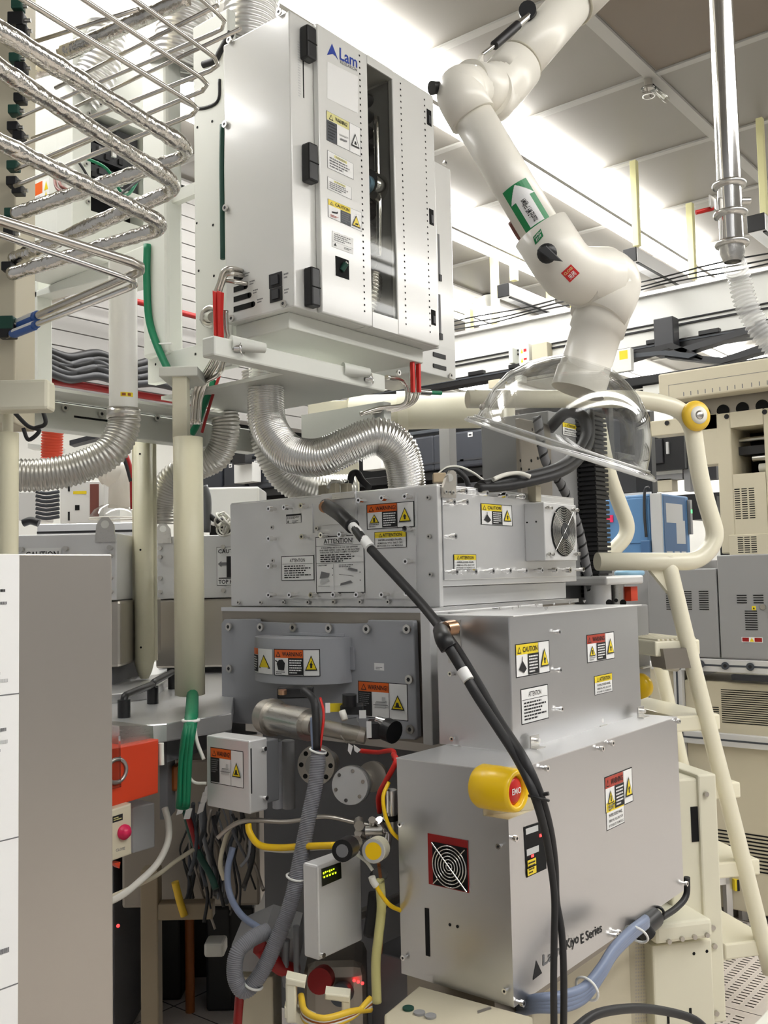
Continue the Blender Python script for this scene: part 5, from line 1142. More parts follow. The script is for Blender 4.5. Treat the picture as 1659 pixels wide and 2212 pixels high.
# ================================================================= NEIGHBOURING MODULES
def facing_box(px0, px1, y0, y1, d, depth, m, bev=.004):
    a, b_ = D(px0, (y0+y1)/2, d), D(px1, (y0+y1)/2, d); pm, _, zz = vpost('', '', '', (px0+px1)/2, (y0+y1)/2, 0, d, 10)
    w_ = V((b_.x-a.x, b_.y-a.y, 0)); z0, z1 = zz(y1), zz(y0)
    return a, w_, z0, z1
def nb(label, px0, px1, y0, y1, d, ybrown, lug, stick=None):
    a, w_, z0, z1 = facing_box(px0, px1, y0, y1, d, .6, 'alu_pale'); nf = fw
    t = thing('neighbor_module', label, 'equipment box', V((a.x, a.y, z0)))
    B().obox(V((a.x, a.y, z0)), w_, nf*.6, V((0, 0, z1-z0)), 'alu_pale', .004).make('housing', t)
    _, _, zb4, _ = facing_box(px0, px1, y1, ybrown, d, .6, '')
    B().obox(V((a.x, a.y, zb4))-w_*.02+nf*.01, w_*1.04, nf*.6, V((0, 0, z0-zb4-.002)), 'stainless_warm', .01).make('chamber', t)
    B().obox(V((a.x, a.y, 0))+w_*.06+nf*.06, w_*.88, nf*.5, V((0, 0, zb4-.002)), 'dark_grey_paint', .006).make('plinth', t)
    n = max(3, int(w_.length/.13)); u = w_/n
    for i in range(n+1):
        for z in (z0+.03, z1-.05): 
            p = V((a.x, a.y, z))+w_*(.04+.92*i/n)
            B().cyl(p, p-nf*.02, .009, 'stainless', n=10).make('bolt', t)
    for k in range(1, 3):
        for e in (.04, .96):
            p = V((a.x, a.y, z0+(z1-z0)*k/3))+w_*e; B().cyl(p, p-nf*.02, .009, 'stainless', n=10).make('bolt', t)
    p = V((a.x, a.y, z1))+w_*lug; u = w_.normalized()
    B().prism([p-u*.035+V((0, 0, -.03)), p+u*.035+V((0, 0, -.03)), p+u*.03+V((0, 0, .03)), p+u*.012+V((0, 0, .055)), p-u*.012+V((0, 0, .055)), p-u*.03+V((0, 0, .03))], -nf*.008, 'stainless').cyl(p+V((0, 0, .03))-nf*.0085, p+V((0, 0, .03))-nf*.0095, .014, 'white_paint', n=16).make('lifting_eye', t)
    if stick: sticker('caution_sticker', t, lambda u_, v, h=0: V((a.x, a.y, z0))+w_*(stick[0]+(stick[1]-stick[0])*u_)+V((0, 0, (z1-z0)*(stick[2]+(stick[3]-stick[2])*v)))-nf*(h+.001), stick[4])
    return t
nb('silver bolted housing with a lifting eye, half hidden behind the steel panel', -60, 252, 1155, 1300, 3.3, 1445, .925, (.35, .62, .2, .80, [('r', 0, 0, 1, 1, 'label_white'), ('t', 'CAUTION', .08, .75, .92, .92, 'ink'), ('l', .1, .1, .9, .65, 6, 'ink_grey')]))
nb('silver bolted housing marked TOP H behind the cable sleeve, beside the chamber', 338, 560, 1156, 1292, 4.0, 1442, .07, (.59, .9, .2, .8, [('r', -.01, -.01, 1.01, 1.01, 'ink'), ('r', 0, 0, 1, 1, 'label_white'), ('t', 'CAUT', .04, .84, .5, .95, 'ink'), ('t', 'TOP H', .04, .03, .5, .14, 'ink'), ('r', .05, .17, .95, .195, 'ink'), ('r', .3, .2, .6, .76, 'ink'), ('p', [(.03, .56), (.14, .64), (.14, .6), (.3, .6), (.3, .52), (.14, .52), (.14, .48)], 'ink_grey')]))
# metal deck with black handles
DZ = 1.215
dk = thing('transfer_deck', 'bright metal deck with black handles between the steel panel and the chamber', 'deck', onz(360, 1500, DZ))
B().prism([onz(*q, DZ) for q in ((150, 1452), (240, 1430), (500, 1430), (505, 1500), (500, 1540), (470, 1545), (360, 1562), (200, 1575))], (0, 0, -.05), 'alu_bright', .004).make('plate', dk)
B().prism([onz(*q, DZ+.03) for q in ((235, 1468), (380, 1452), (330, 1490), (235, 1500))], (0, 0, -.03), 'alu_bright', .003).make('lid', dk)
for q0, q1 in (((268, 1550), (330, 1520)), ((330, 1516), (374, 1488)), ((352, 1442), (372, 1440))):
    a_, b_ = onz(*q0, DZ), onz(*q1, DZ)
    B().tube(fillet([a_, a_+V((0, 0, .06)), b_+V((0, 0, .06)), b_], .02, 5), .011, 'black', 10, raw=True).cyl(a_, a_+V((0, 0, .05)), .018, 'black', n=12).cyl(b_, b_+V((0, 0, .05)), .018, 'black', n=12).make('handle', dk)
B().prism([onz(*q, DZ-.06) for q in ((470, 1548), (500, 1545), (500, 1560), (360, 1600), (362, 1566))], (0, 0, -.06), 'dark_grey_paint').make('underside', dk)
# orange box and switch box
OY = D(343, 1660, 2.45).y
ob = thing('orange_box', 'orange box with a clear front lid peeping out beside the steel panel', 'box', ony(300, 1740, OY))
P = [ony(*q, OY) for q in ((215, 1622), (343, 1597), (342, 1713), (215, 1752))]
B().prism(P, (0, .2, 0), 'orange_red', .003).make('shell', ob)
P = [ony(*q, OY-.01) for q in ((215, 1598), (260, 1590), (262, 1700), (215, 1712))]; B().prism(P, (0, .008, 0), 'clear_film').make('lid', ob)
p = ony(252, 1665, OY-.002); B().torus(p, (0, 1, 0), .028, .005, 'alu_dark', 24).make('dial', ob)
B().prism([ony(*q, OY+.03) for q in ((258, 1568), (330, 1568), (332, 1600), (258, 1612))], (0, .16, 0), 'stainless').make('lever_plate', ob)
B().box(ony(300, 1690, OY+.2), ony(330, 1660, OY+.2)+V((0, .35, 0)), 'dark_grey_paint').make('mounting_arm', ob)
B().cyl(ony(348, 1605, OY), ony(349, 1652, OY), .007, 'white_cable', n=12).make('plug', ob)
SY = D(285, 1800, 2.35).y
sb_ = thing('switch_box', 'cream switch box with a pink push button under the orange box', 'switch', ony(265, 1865, SY))
B().prism([ony(*q, SY) for q in ((215, 1757), (284, 1735), (285, 1845), (215, 1870))], (0, .05, 0), 'beige', .004).make('body', sb_)
p = ony(267, 1797, SY); B().lathe(p, (0, -1, 0), [(.018, 0), (.018, .006), (.013, .006), (.013, .014), (0, .016)], 'button_pink', 24).make('push_button', sb_)
sticker('display', sb_, lambda u, v, h=0: ony(243+22*u, 1772-7*u-14*(1-v)+6, SY)-V((0, h, 0)), [('r', 0, 0, 1, 1, 'ink'), ('l', .1, .2, .9, .8, 2, 'label_pale_yellow')])
sticker('print', sb_, lambda u, v, h=0: ony(250+20*u, 1834-5*u+6*(1-v), SY)-V((0, h, 0)), [('t', 'CLOSE', 0, 0, 1, 1, 'ink_grey')])
tag(B().prism([ony(*q, SY+.01) for q in ((246, 1866), (260, 1862), (258, 1876))], (0, .02, 0), 'orange_red').make('tab'), 'small orange tab below the cream switch box', 'tab')
tag(B().box(ony(287, 1745, SY+.12), ony(335, 1830, SY+.12)+V((0, .1, 0)), 'machine_grey', .003).make('actuator_box'), 'grey box behind the cream switch box', 'box')
# far bay, bright: another white cabinet, arm and hood
fb_ = thing('far_cabinet', 'bright white cabinet with a brown slotted strip far behind the grey duct', 'cabinet', D(190, 1130, 6.6))
a, w_, z0, z1 = facing_box(130, 225, 1040, 1130, 6.6, .4, '')
B().obox(V((a.x, a.y, z0)), w_, fw*.4, V((0, 0, z1-z0)), 'white_enamel', .004).make('body', fb_)
B().obox(V((a.x, a.y, z0+.04))+w_*.68-fw*.004, w_*.2, fw*.004, V((0, 0, z1-z0-.06)), 'copper_flap').make('window', fb_)
B().obox(V((a.x, a.y, z0+.09))+w_*.34-fw*.004, w_*.1, fw*.004, V((0, 0, .035)), 'hole').make('port', fb_)
for k in (0, 1): B().obox(V((a.x, a.y, z0+.02+k*.2))+w_*.18-fw*.006, w_*.04, fw*.006, V((0, 0, .06)), 'black').make('hinge', fb_)
B().obox(V((a.x, a.y, z0+.2))+w_*.3-fw*.004, w_*.3, fw*.004, V((0, 0, .02)), 'label_yellow').make('label', fb_)
fa = thing('far_extractor', 'white exhaust arm with a clear hood far off beside the slim cream sleeve', 'exhaust arm', D(245, 1120, 6.5))
B().tube(fillet([D(215, 1024, 6.5), D(262, 1010, 6.5), D(258, 1098, 6.5)], .12, 8), .075, 'arm_white', 20, raw=True).ball(D(246, 1022, 6.5), .1, 'arm_white', 16).make('tube', fa)
B().lathe(D(246, 1120, 6.5), (0, 0, 1), [(.16, 0), (.155, .02), (.13, .06), (.08, .09)], 'acrylic', 32).torus(D(246, 1120, 6.5), (0, 0, 1), .16, .005, 'white_cable', 32).make('hood', fa)
tag(B().corr([D(116, 905, 5.5), D(113, 945, 5.5), D(112, 990, 5.5)], .058, .004, .016, 'orange', 24).make('orange_duct'), 'orange corrugated duct in the bright bay above the grey duct', 'duct')
for (q0, q1, d_, m, lb) in (((150, 962), (215, 945), 6, 'slate', 'grey rail end high in the bright bay'), ((60, 968), (130, 975), 6.2, 'white_frame', 'white rail in the bright bay')):
    a_, b_ = D(*q0, d_), D(*q1, d_); tag(B().obox(a_, b_-a_, fw*.1, V((0, 0, .03)), m).make('rail'), lb, 'rail')
ft_ = thing('far_module', 'pale machine block with white and grey boxes in the bright bay', 'machine', D(200, 1150, 6))
a, w_, z0, z1 = facing_box(80, 300, 1130, 1162, 5.2, .4, '')
B().obox(V((a.x, a.y, z0)), w_, fw*.4, V((0, 0, z1-z0)), 'alu_bright', .004).obox(V((a.x, a.y, z0+.028))-fw*.003, w_, fw*.003, V((0, 0, .012)), 'ink').make('top', ft_)
a, w_, z0, z1 = facing_box(252, 290, 1222, 1330, 4.9, .4, '')
B().obox(V((a.x, a.y, z0)), w_, fw*.3, V((0, 0, z1-z0)), 'white_enamel', .01).make('body', ft_)
B().cyl(D(253, 1243, 4.88), D(253, 1243, 4.86), .03, 'hole', n=20).make('fan_opening', ft_)
a, w_, z0, z1 = facing_box(40, 82, 1062, 1125, 6.2, .4, ''); tag(B().obox(V((a.x, a.y, z0)), w_, fw*.3, V((0, 0, z1-z0)), 'white_enamel', .01).make('far_cabinet'), 'pale panel behind the neighbouring housing, at the bright bay edge', 'panel')
b = B()
for k in range(7): b.tube([D(78, 1062+k*9, 6), D(100, 1066+k*9, 6), D(128, 1062+k*9, 6)], .012, 'slate', 6, 3)
tag(b.make('valve_manifold'), 'row of thin grey gas lines stacked in the bright bay', 'manifold')
for (P_, m, r_, lb) in (([(268, 988, 4.6), (276, 1010, 4.6), (284, 1040, 4.6)], 'black_rubber', .012, 'black cable beside the slim cream sleeve top'), ([(274, 985, 4.6), (283, 1020, 4.6), (286, 1100, 4.6)], 'red_dark', .01, 'red cable beside the slim cream sleeve'), ([(255, 1200, 4.4), (270, 1185, 4.4), (286, 1176, 4.4)], 'cable_grey', .018, 'grey cable hanging by the slim cream sleeve'), ([(438, 1050, 3.9), (446, 1080, 3.9), (444, 1150, 3.9)], 'cable_grey', .02, 'grey cable curving down beside the thick sleeve'), ([(448, 1110, 3.9), (470, 1125, 3.9), (492, 1120, 3.9)], 'black_rubber', .012, 'black cable on top of the TOP H housing'),
        ([(30, 890, 2.3), (60, 920, 2.3), (85, 930, 2.3), (62, 950, 2.3), (50, 925, 2.3)], 'black_rubber', .005, 'black wire loop under the cream beam'), ([(92, 885, 2.3), (98, 915, 2.3), (75, 925, 2.3)], 'black_rubber', .005, 'black wire end under the cream beam'), ([(50, 1130, 3.4), (66, 1125, 3.4), (84, 1130, 3.4)], 'black', .014, 'black handle on top of the half hidden housing')):
    tag(B().tube([D(*q) for q in P_], r_, m, 8).make('cable'), lb, 'cable')
b = B()
for k in range(10):
    c_ = D(478+(k*37 % 20), 1122+(k*53 % 24), 3.85); b.torus(c_, (math.sin(k*1.3), math.cos(k*2.1), .5), .03+.004*(k % 3), .004, 'white_cable', 16, 6)
tag(b.make('coiled_cable'), 'white cable coil heaped on the housing marked TOP H', 'cable')
a, w_, z0, z1 = facing_box(440, 560, 1052, 1130, 4.6, .4, ''); tag(B().obox(V((a.x, a.y, z0)), w_, fw*.3, V((0, 0, z1-z0)), 'white_enamel', .01).make('far_cabinet'), 'white cabinet top behind the cable coil', 'panel')
# ================================================================= VALVES AND BOXES ON THE NEAR SIDE OF THE CHAMBER
def cb_(c, x, y, d): return D(*c(x, y), d)
k0 = D(538, 1600, 2.42); wx, wy = k0.x, k0.y
zt_, zb_2 = k0.z, D(538, 1757, 2.42).z
vb = thing('valve_box', 'small silver box with an orange warning sticker, under the grey cover plate corner', 'equipment box', (wx, wy, zb_2))
ye = onx(446, 1660, wx).y; xe = ony(578, 1660, wy).x
B().box((wx, wy, zb_2), (xe, ye, zt_), 'alu_pale', .004).make('case', vb)
B().box((xe, wy+.012, zb_2+.012), (ony(603, 1660, wy+.012).x, ye-.02, zt_-.012), 'dark_grey_paint', .003).make('back_case', vb)
B().box((wx+.004, wy-.0008, zb_2+.05), (wx+.008, wy, zt_-.02), 'ink').make('seam', vb)
bolts(vb, 'screw', [ony(*q, wy) for q in ((568, 1617), (571, 1723))], .006, .01, TOY, 'chrome')
sticker('warning_sticker', vb, rx(wx, c4(82, 1068), c4(305, 1345)), hazard_picture())
cy0, cy1 = D(590, 1550, 2.62), D(668, 1566, 2.5); ax_ = (cy1-cy0).normalized(); R2 = 36*2.6/FPX
gv = thing('gate_valve', 'round stainless valve body with a flange, below the half-round grey guard', 'valve', cy0-V((0, 0, R2)))
B().cyl(cy0-ax_*.035, cy0-ax_*.015, R2*1.02, 'stainless_warm', n=36).cyl(cy0-ax_*.013, cy0+ax_*.006, R2*1.12, 'stainless_warm', n=36).make('flange', gv)
B().cyl(cy0+ax_*.006, cy1, R2*.93, 'stainless', n=36).cyl(cy1, cy1+ax_*.03, R2*.6, 'stainless_warm', n=28).make('body', gv)
B().obox(D(598, 1510, 2.66), lat*.1, fw*.04, V((0, 0, .03)), 'black', .004).cyl(D(610, 1500, 2.62), D(610, 1490, 2.62), .012, 'copper').make('actuator', gv)
B().cyl(D(598, 1600, 2.62), D(600, 1745, 2.62), .014, 'grey_paint', n=14).cyl(D(622, 1600, 2.65), D(624, 1745, 2.65), .018, 'machine_grey', n=14).make('stem', gv)
# instrument cluster under the plate
ins = thing('instrument_cluster', 'cluster of small black valves and fittings in front of the lower warning sticker', 'instrument', D(770, 1600, 2.55))
B().cyl(D(755, 1525, 2.55), D(755, 1500, 2.55), .019, 'black', n=18).obox(D(735, 1545, 2.55), lat*.06, fw*.05, V((0, 0, .025)), 'black', .003).make('valve_head', ins)
B().obox(D(795, 1598, 2.5), lat*.055, fw*.06, V((0, 0, .045)), 'black', .004).cyl(D(835, 1575, 2.5), D(852, 1582, 2.48), .03, 'black', n=18).make('solenoid', ins)
B().cyl(D(690, 1570, 2.56), D(790, 1590, 2.54),   .022, 'stainless_warm', n=16).cyl(D(815, 1556, 2.52), D(838, 1562, 2.5), .012, 'chrome', n=12).make('pipe', ins)
for a_ in ((D(792, 1594, 2.488), .013, .003, .042, 'label_white'), (D(776, 1552, 2.53), .018, .01, .02, 'label_white'), (D(703, 1540, 2.48), .012, .004, .025, 'label_white'), (D(706, 1538, 2.57), .045, .004, .022, 'label_yellow')): B().obox(a_[0], lat*a_[1], fw*a_[2], V((0, 0, a_[3])), a_[4]).make('tag', ins)
B().prism([D(*c4(*q), 2.46) for q in ((985, 880), (1085, 865), (1110, 940), (1075, 1030), (1015, 1040), (975, 990))], fw*.02, 'clear_film').tube([D(*c4(985, 815), 2.47), D(*c4(1005, 880), 2.46)], .009, 'white_cable').prism([D(*c4(*q), 2.46) for q in ((1030, 1040), (1060, 1060), (1045, 1120), (1025, 1090))], fw*.004, 'label_white').prism([D(*c4(*q), 2.46) for q in ((1065, 1050), (1115, 1085), (1090, 1105), (1070, 1090))], fw*.004, 'label_white').make('clear_bag', ins)
# flanges
fd = (CC-D(700, 1650, 2.6)).normalized(); fd = (fd*.55+V((-1, 0, 0))*.45).normalized()
c_ = D(*c4(805, 1190), 2.55)
cf = thing('vacuum_flange', 'ring flange with a row of bolt holes behind the grey corrugated conduit', 'flange', c_)
b = B().cyl(c_, c_-fd*.02, .052, 'stainless', n=32).cyl(c_-fd*.02, c_-fd*.1, .033, 'stainless_warm', n=24)
u_, v_ = frame(fd)
for k in range(8): q = c_+(u_*math.cos(k*math.pi/4)+v_*math.sin(k*math.pi/4))*.041; b.cyl(q, q+fd*.001, .0065, 'hole', n=10)
b.cyl(c_, c_+fd*.001, .03, 'alu_dark', n=24); b.make('ring', cf)
c_ = D(*c4(1038, 1330), 2.5)
bf_ = thing('blank_flange', 'round pale blanking flange facing out beside the ring flange', 'flange', c_)
B().cyl(c_, c_-fd*.014, .0485, 'alu_pale', n=40).cyl(c_-fd*.016, c_-fd*.03, .05, 'alu_dark', n=40).cyl(c_-fd*.03, c_-fd*.11, .036, 'stainless_warm', n=28).make('disc', bf_)
for k in range(6): q = c_+(u_*math.cos(k*math.pi/3+.3)+v_*math.sin(k*math.pi/3+.3))*.038; B().cyl(q, q+fd*.004, .005, 'chrome', n=8).make('bolt', bf_)
c_ = D(*c4(1190, 1270), 2.58); B().cyl(c_, c_-fd*.02, .04, 'stainless_warm', n=28).make('side_port', bf_)
# conduit
tag(B().corr([D(*q) for q in ((688, 1622, 2.42), (682, 1690, 2.40), (668, 1760, 2.38), (650, 1850, 2.36), (628, 1950, 2.33), (596, 2035, 2.3), (562, 2105, 2.28), (528, 2140, 2.27), (508, 2110, 2.27), (512, 2060, 2.28), (540, 2030, 2.3), (580, 2010, 2.33))], .0185, .0012, .004, 'conduit', 18).make('corrugated_conduit'), 'grey corrugated conduit hanging down past the display box and hooking up', 'conduit')
for q, lb in (((637, 1895, 2.345), 'middle'), ((548, 2128, 2.27), 'lowest'), ((687, 1622, 2.42), 'top')):
    tag(B().torus(D(*q), (D(q[0]-8, q[1]+30, q[2])-D(*q)), .0205, .003, 'cable_tie', 20, 6).make('cable_tie'), 'white cable tie round the grey corrugated conduit, %s one' % lb, 'cable tie')
tag(B().tube([D(*q) for q in ((655, 1490, 2.5), (676, 1510, 2.46), (682, 1545, 2.44), (684, 1620, 2.42))], .010, 'black_rubber', 10).make('cable'), 'black cable entering the top of the grey conduit', 'cable')
tag(B().tube([D(*q) for q in ((692, 1508, 2.5), (699, 1540, 2.46), (696, 1580, 2.44), (690, 1622, 2.42))], .0035, 'red', 8).make('cable'), 'thin red wire entering the top of the grey conduit', 'cable')
tag(B().tube([D(*q) for q in ((678, 1550, 2.45), (680, 1600, 2.43), (684, 1628, 2.42))], .010, 'cable_blue_grey', 10).make('cable'), 'pale grey sleeve just above the conduit mouth', 'cable')
# display box
k0 = D(*c7(408, 665), 2.15); dx_, dy_ = k0.x, k0.y; dzt = k0.z; dzb = D(*c7(415, 1270), 2.15).z
db = thing('display_box', 'grey metal box with a small green lit display, hanging before the dark housing', 'controller', (dx_, dy_, dzb))
yl = onx(*c7(315, 900), dx_).y; xr = ony(*c7(700, 900), dy_).x
B().box((dx_, dy_, dzb), (xr, yl, dzt), 'alu_pale', .005).make('case', db)
B().box((xr-.03, dy_+.03, dzb+.03), (2.3, dy_+.05, dzb+.05), 'stainless', .003).make('mounting_arm', db)
P = [ony(*c7(*q), dy_-.0008) for q in ((435, 685), (562, 640), (566, 745), (440, 800))]
f = lambda u, v, h=0: (P[3]*(1-u)+P[2]*u)*(1-v)+(P[0]*(1-u)+P[1]*u)*v-V((0, h, 0))
sticker('display', db, f, [('r', 0, 0, 1, 1, 'screen_dark')]+[('r', .06+.1*k, .66+.03*(k % 3), .12+.1*k, .78+.02*(k % 2), 'lcd_green') for k in range(6)]+[('r', .06+.14*k, .46, .13+.14*k, .56, 'lcd_green') for k in range(5)])
B().cyl(ony(*c7(435, 1245), dy_), ony(*c7(435, 1245), dy_)-V((0, .008, 0)), .006, 'chrome').make('screw', db)
# regulator and gauge
rg = thing('pressure_gauge', 'round cream gauge with a yellow dial between the display box and the lowest metal box', 'gauge', D(*c7(790, 570), 2.2))
gdir = (D(*c7(770, 575), 2.15)-D(*c7(845, 530), 2.25)).normalized(); gc_ = D(*c7(775, 568), 2.16)
B().cyl(gc_-gdir*.045, gc_, .027, 'cream', n=28).make('housing', rg)
B().cyl(gc_, gc_+gdir*.002, .0255, 'alu_bright', n=28).disc(gc_+gdir*.0025, gdir, .019, 'yellow', 24).make('dial', rg)
kn = D(*c7(590, 555), 2.12)
rk_ = thing('regulator_knob', 'black knurled regulator knob on a brass-coloured stem beside the gauge', 'knob', kn)
kd = (D(*c7(560, 570), 2.08)-D(*c7(640, 520), 2.16)).normalized()
B().cyl(kn-kd*.03, kn+kd*.02, .024, 'black', n=20).cyl(kn+kd*.02, kn+kd*.0215, .014, 'ink_grey', n=16).make('grip', rk_)
B().cyl(kn-kd*.03, kn-kd*.085, .013, 'stainless', n=14).cyl(kn-kd*.05, kn-kd*.07, .018, 'stainless_warm', n=6).make('stem', rk_)
# tubes and hoses in front of the housing
def hose(label, pts, r, m, name='hose', cat='hose', n=10): return tag(B().tube([D(*q) for q in pts], r, m, n).make(name), label, cat)
hose('fat yellow air line passing behind the grey conduit to the regulator', [(536, 1780, 2.45), (540, 1800, 2.44), (560, 1825, 2.42), (600, 1831, 2.4), (660, 1828, 2.36), (728, 1826, 2.3)], .0085, 'yellow', 'air_line')
hose('cream air line under the fat yellow one', [(570, 1835, 2.44), (620, 1838, 2.4), (680, 1833, 2.36), (730, 1830, 2.3)], .005, 'white_cable', 'air_line')
hose('dull steel line crossing above the yellow air line', [(470, 1810, 2.5), (500, 1785, 2.5), (540, 1772, 2.5), (620, 1775, 2.5), (700, 1764, 2.5), (760, 1775, 2.5), (810, 1785, 2.5)], .006, 'stainless_warm', 'steel_line')
hose('thin yellow line dropping beside the steel cylinder into the lowest metal box edge', [(840, 1690, 2.24), (828, 1720, 2.22), (832, 1760, 2.21), (846, 1795, 2.21), (862, 1812, 2.22)], .0045, 'yellow', 'air_line')
hose('thin yellow line from the white elbow to the lowest metal box', [(812, 1912, 2.16), (822, 1930, 2.16), (842, 1955, 2.17), (868, 1968, 2.2)], .005, 'yellow', 'air_line')
hose('pale yellow bundle hanging below the gauge', [(820, 1900, 2.2), (824, 1960, 2.2), (818, 2020, 2.2), (812, 2080, 2.2), (814, 2165, 2.2)], .011, 'label_pale_yellow', 'air_line')
hose('orange line beside the pale yellow bundle', [(818, 1865, 2.21), (824, 1920, 2.21), (826, 1990, 2.21), (822, 2060, 2.21)], .004, 'amber', 'air_line')
hose('red wire looping from the solenoid past the steel cylinder', [(850, 1630, 2.3), (856, 1642, 2.26), (846, 1665, 2.26), (832, 1690, 2.28), (818, 1720, 2.32), (820, 1755, 2.34)], .0065, 'red', 'wire')
hose('red wire along the foot of the grey cover plate', [(780, 1622, 2.5), (815, 1625, 2.45), (848, 1622, 2.35), (852, 1640, 2.3)], .006, 'red', 'wire')
hose('black hose behind the pale yellow bundle', [(812, 1930, 2.25), (806, 1980, 2.25), (800, 2020, 2.25)], .017, 'black_rubber')
hose('clear tube from the regulator to the white elbow', [(765, 1842, 2.2), (790, 1860, 2.18), (805, 1880, 2.17)], .004, 'white_cable', 'air_line')
hose('grey-blue hose curving beside the dark housing down to the floor box', [(503, 1830, 2.5), (492, 1880, 2.48), (496, 1930, 2.46), (520, 1975, 2.42), (560, 2005, 2.38), (590, 2020, 2.36)], .0085, 'cable_blue_grey')
t = thing('air_fitting', 'white plastic elbow fitting with a clear disc below the gauge', 'fitting', D(808, 1895, 2.17))
B().cyl(D(816, 1892, 2.17), D(822, 1888, 2.2), .018, 'clear_film', n=18).make('disc', t)
B().tube([D(803, 1894, 2.16), D(806, 1904, 2.16), D(813, 1914, 2.16)], .008, 'white_cable', 10).make('elbow', t)
t = thing('steel_cylinder', 'upright steel cylinder fitting beside the lowest metal box', 'fitting', D(845, 1800, 2.3))
B().cyl(D(846, 1760, 2.3), D(845, 1706, 2.3), .0135, 'chrome', n=20).make('barrel', t)
B().cyl(D(846, 1760, 2.3), D(847, 1772, 2.3), .015, 'black', n=16).cyl(D(847, 1772, 2.3), D(848, 1800, 2.3), .009, 'stainless', n=14).make('nut', t)
t = thing('brass_manifold', 'tangle of small steel valve fittings above the gauge', 'fitting', D(800, 1800, 2.28))
rn = random.Random(9)
for k in range(9):
    p = D(775+rn.random()*70, 1775+rn.random()*50, 2.28+rn.random()*.05); q = V((rn.random()-.5, rn.random()-.5, rn.random()-.5)).normalized()*.02
    B().cyl(p-q, p+q, .008+.005*rn.random(), ('stainless', 'stainless_warm', 'chrome')[k % 3], n=8).make('fitting', t)
# ================================================================= MESS UNDER THE DECK
hose('thick green cable bundle leaving the lower end of the thick sleeve', [(416, 1496, 2.93), (415, 1525, 2.72), (412, 1560, 2.52), (402, 1620, 2.5), (398, 1700, 2.5), (394, 1745, 2.5)], .018, 'green', 'green_cable', 'cable')
for k, (dx0, dx1) in enumerate(((-6, -9), (6, 8), (0, 1))): hose('green wire lying on the thick green bundle', [(416+dx0, 1500, 2.9), (415+dx0, 1525, 2.7), (410+dx0, 1565, 2.5), (400+dx1, 1650, 2.48), (397+dx1, 1742, 2.48)], .007, 'green', 'green_wire', 'cable')['group'] = 'green wires on the bundle'
tag(B().torus(D(412, 1556, 2.52), (0, 0, 1), .021, .004, 'cable_tie', 20, 6).make('cable_tie'), 'white cable tie round the thick green bundle', 'cable tie')
hose('white cable bending out beside the green bundle', [(420, 1560, 2.52), (425, 1600, 2.52), (440, 1640, 2.5)], .005, 'white_cable', 'cable', 'cable')
hose('white cable looping from the green bundle to the small silver box', [(414, 1570, 2.52), (408, 1640, 2.52), (408, 1672, 2.52), (420, 1690, 2.52), (446, 1692, 2.52)], .004, 'white_cable', 'cable', 'cable')
hose('thick white cable curving down below the orange box', [(356, 1745, 2.6), (364, 1780, 2.58), (362, 1820, 2.56), (340, 1865, 2.54), (300, 1905, 2.5), (262, 1935, 2.48), (215, 1958, 2.46)], .009, 'white_cable', 'cable', 'cable')
hose('thin cream cable running to the lower metal below the switch box', [(418, 1835, 2.7), (380, 1860, 2.66), (340, 1890, 2.6), (290, 1915, 2.55), (215, 1948, 2.5)], .006, 'beige', 'cable', 'cable')
hose('red cable dropping from the green bundle', [(404, 1760, 2.8), (414, 1790, 2.78), (426, 1835, 2.76)], .008, 'red_dark', 'cable', 'cable')
hose('dark green cable crossing under the small silver box', [(400, 1750, 2.8), (412, 1800, 2.79), (432, 1850, 2.76), (455, 1890, 2.74), (466, 1920, 2.72)], .01, 'green_dark', 'cable', 'cable')
hose('tan cable hooping below the small silver box', [(540, 1770, 2.55), (500, 1785, 2.55), (482, 1830, 2.55), (476, 1870, 2.55), (484, 1900, 2.55)], .006, 'beige', 'cable', 'cable')
hose('pale wire loop at the edge of the dark housing', [(532, 1780, 2.5), (540, 1810, 2.5), (536, 1850, 2.5), (520, 1872, 2.5)], .004, 'cable_grey', 'cable', 'cable')
hose('yellow cable end deep under the deck', [(378, 1905, 3.0), (388, 1945, 3.0), (398, 1978, 3.0)], .012, 'yellow_soft', 'cable', 'cable')
for k, q in enumerate(((396, 1770, 0), (380, 1762, .3), (432, 1735, -.2), (425, 1760, .1), (438, 1722, .25))):
    p = D(q[0], q[1], 2.74); t_ = (lat*math.cos(q[2])+V((0, 0, math.sin(q[2]))))
    tag(B().obox(p, lat*.018+V((0, 0, .006*k % .01)), fw*.006, V((0, 0, .03))+lat*.008, 'label_white', .002).make('cable_tag'), 'small white tag on the cables by the green bundle', 'tag', 'white cable tags by the green bundle')
rn = random.Random(21)
for k in range(26):
    x = 405+rn.random()*130; y = 1730+rn.random()*60; d_ = 2.75+rn.random()*.4
    P_ = [(x, y, d_)]
    for j in range(4): P_.append((P_[-1][0]+(rn.random()-.45)*38, P_[-1][1]+30+rn.random()*35, d_+(rn.random()-.5)*.1))
    tag(B().tube([D(*q) for q in P_], .003+.004*rn.random(), ('black_rubber', 'dark_plastic', 'black_rubber', 'slate', 'cable_grey', 'brown_steel')[k % 6], 6, 4).make('dark_cable'), 'dark cable in the tangle under the deck', 'cable', 'dark cables tangled under the deck')
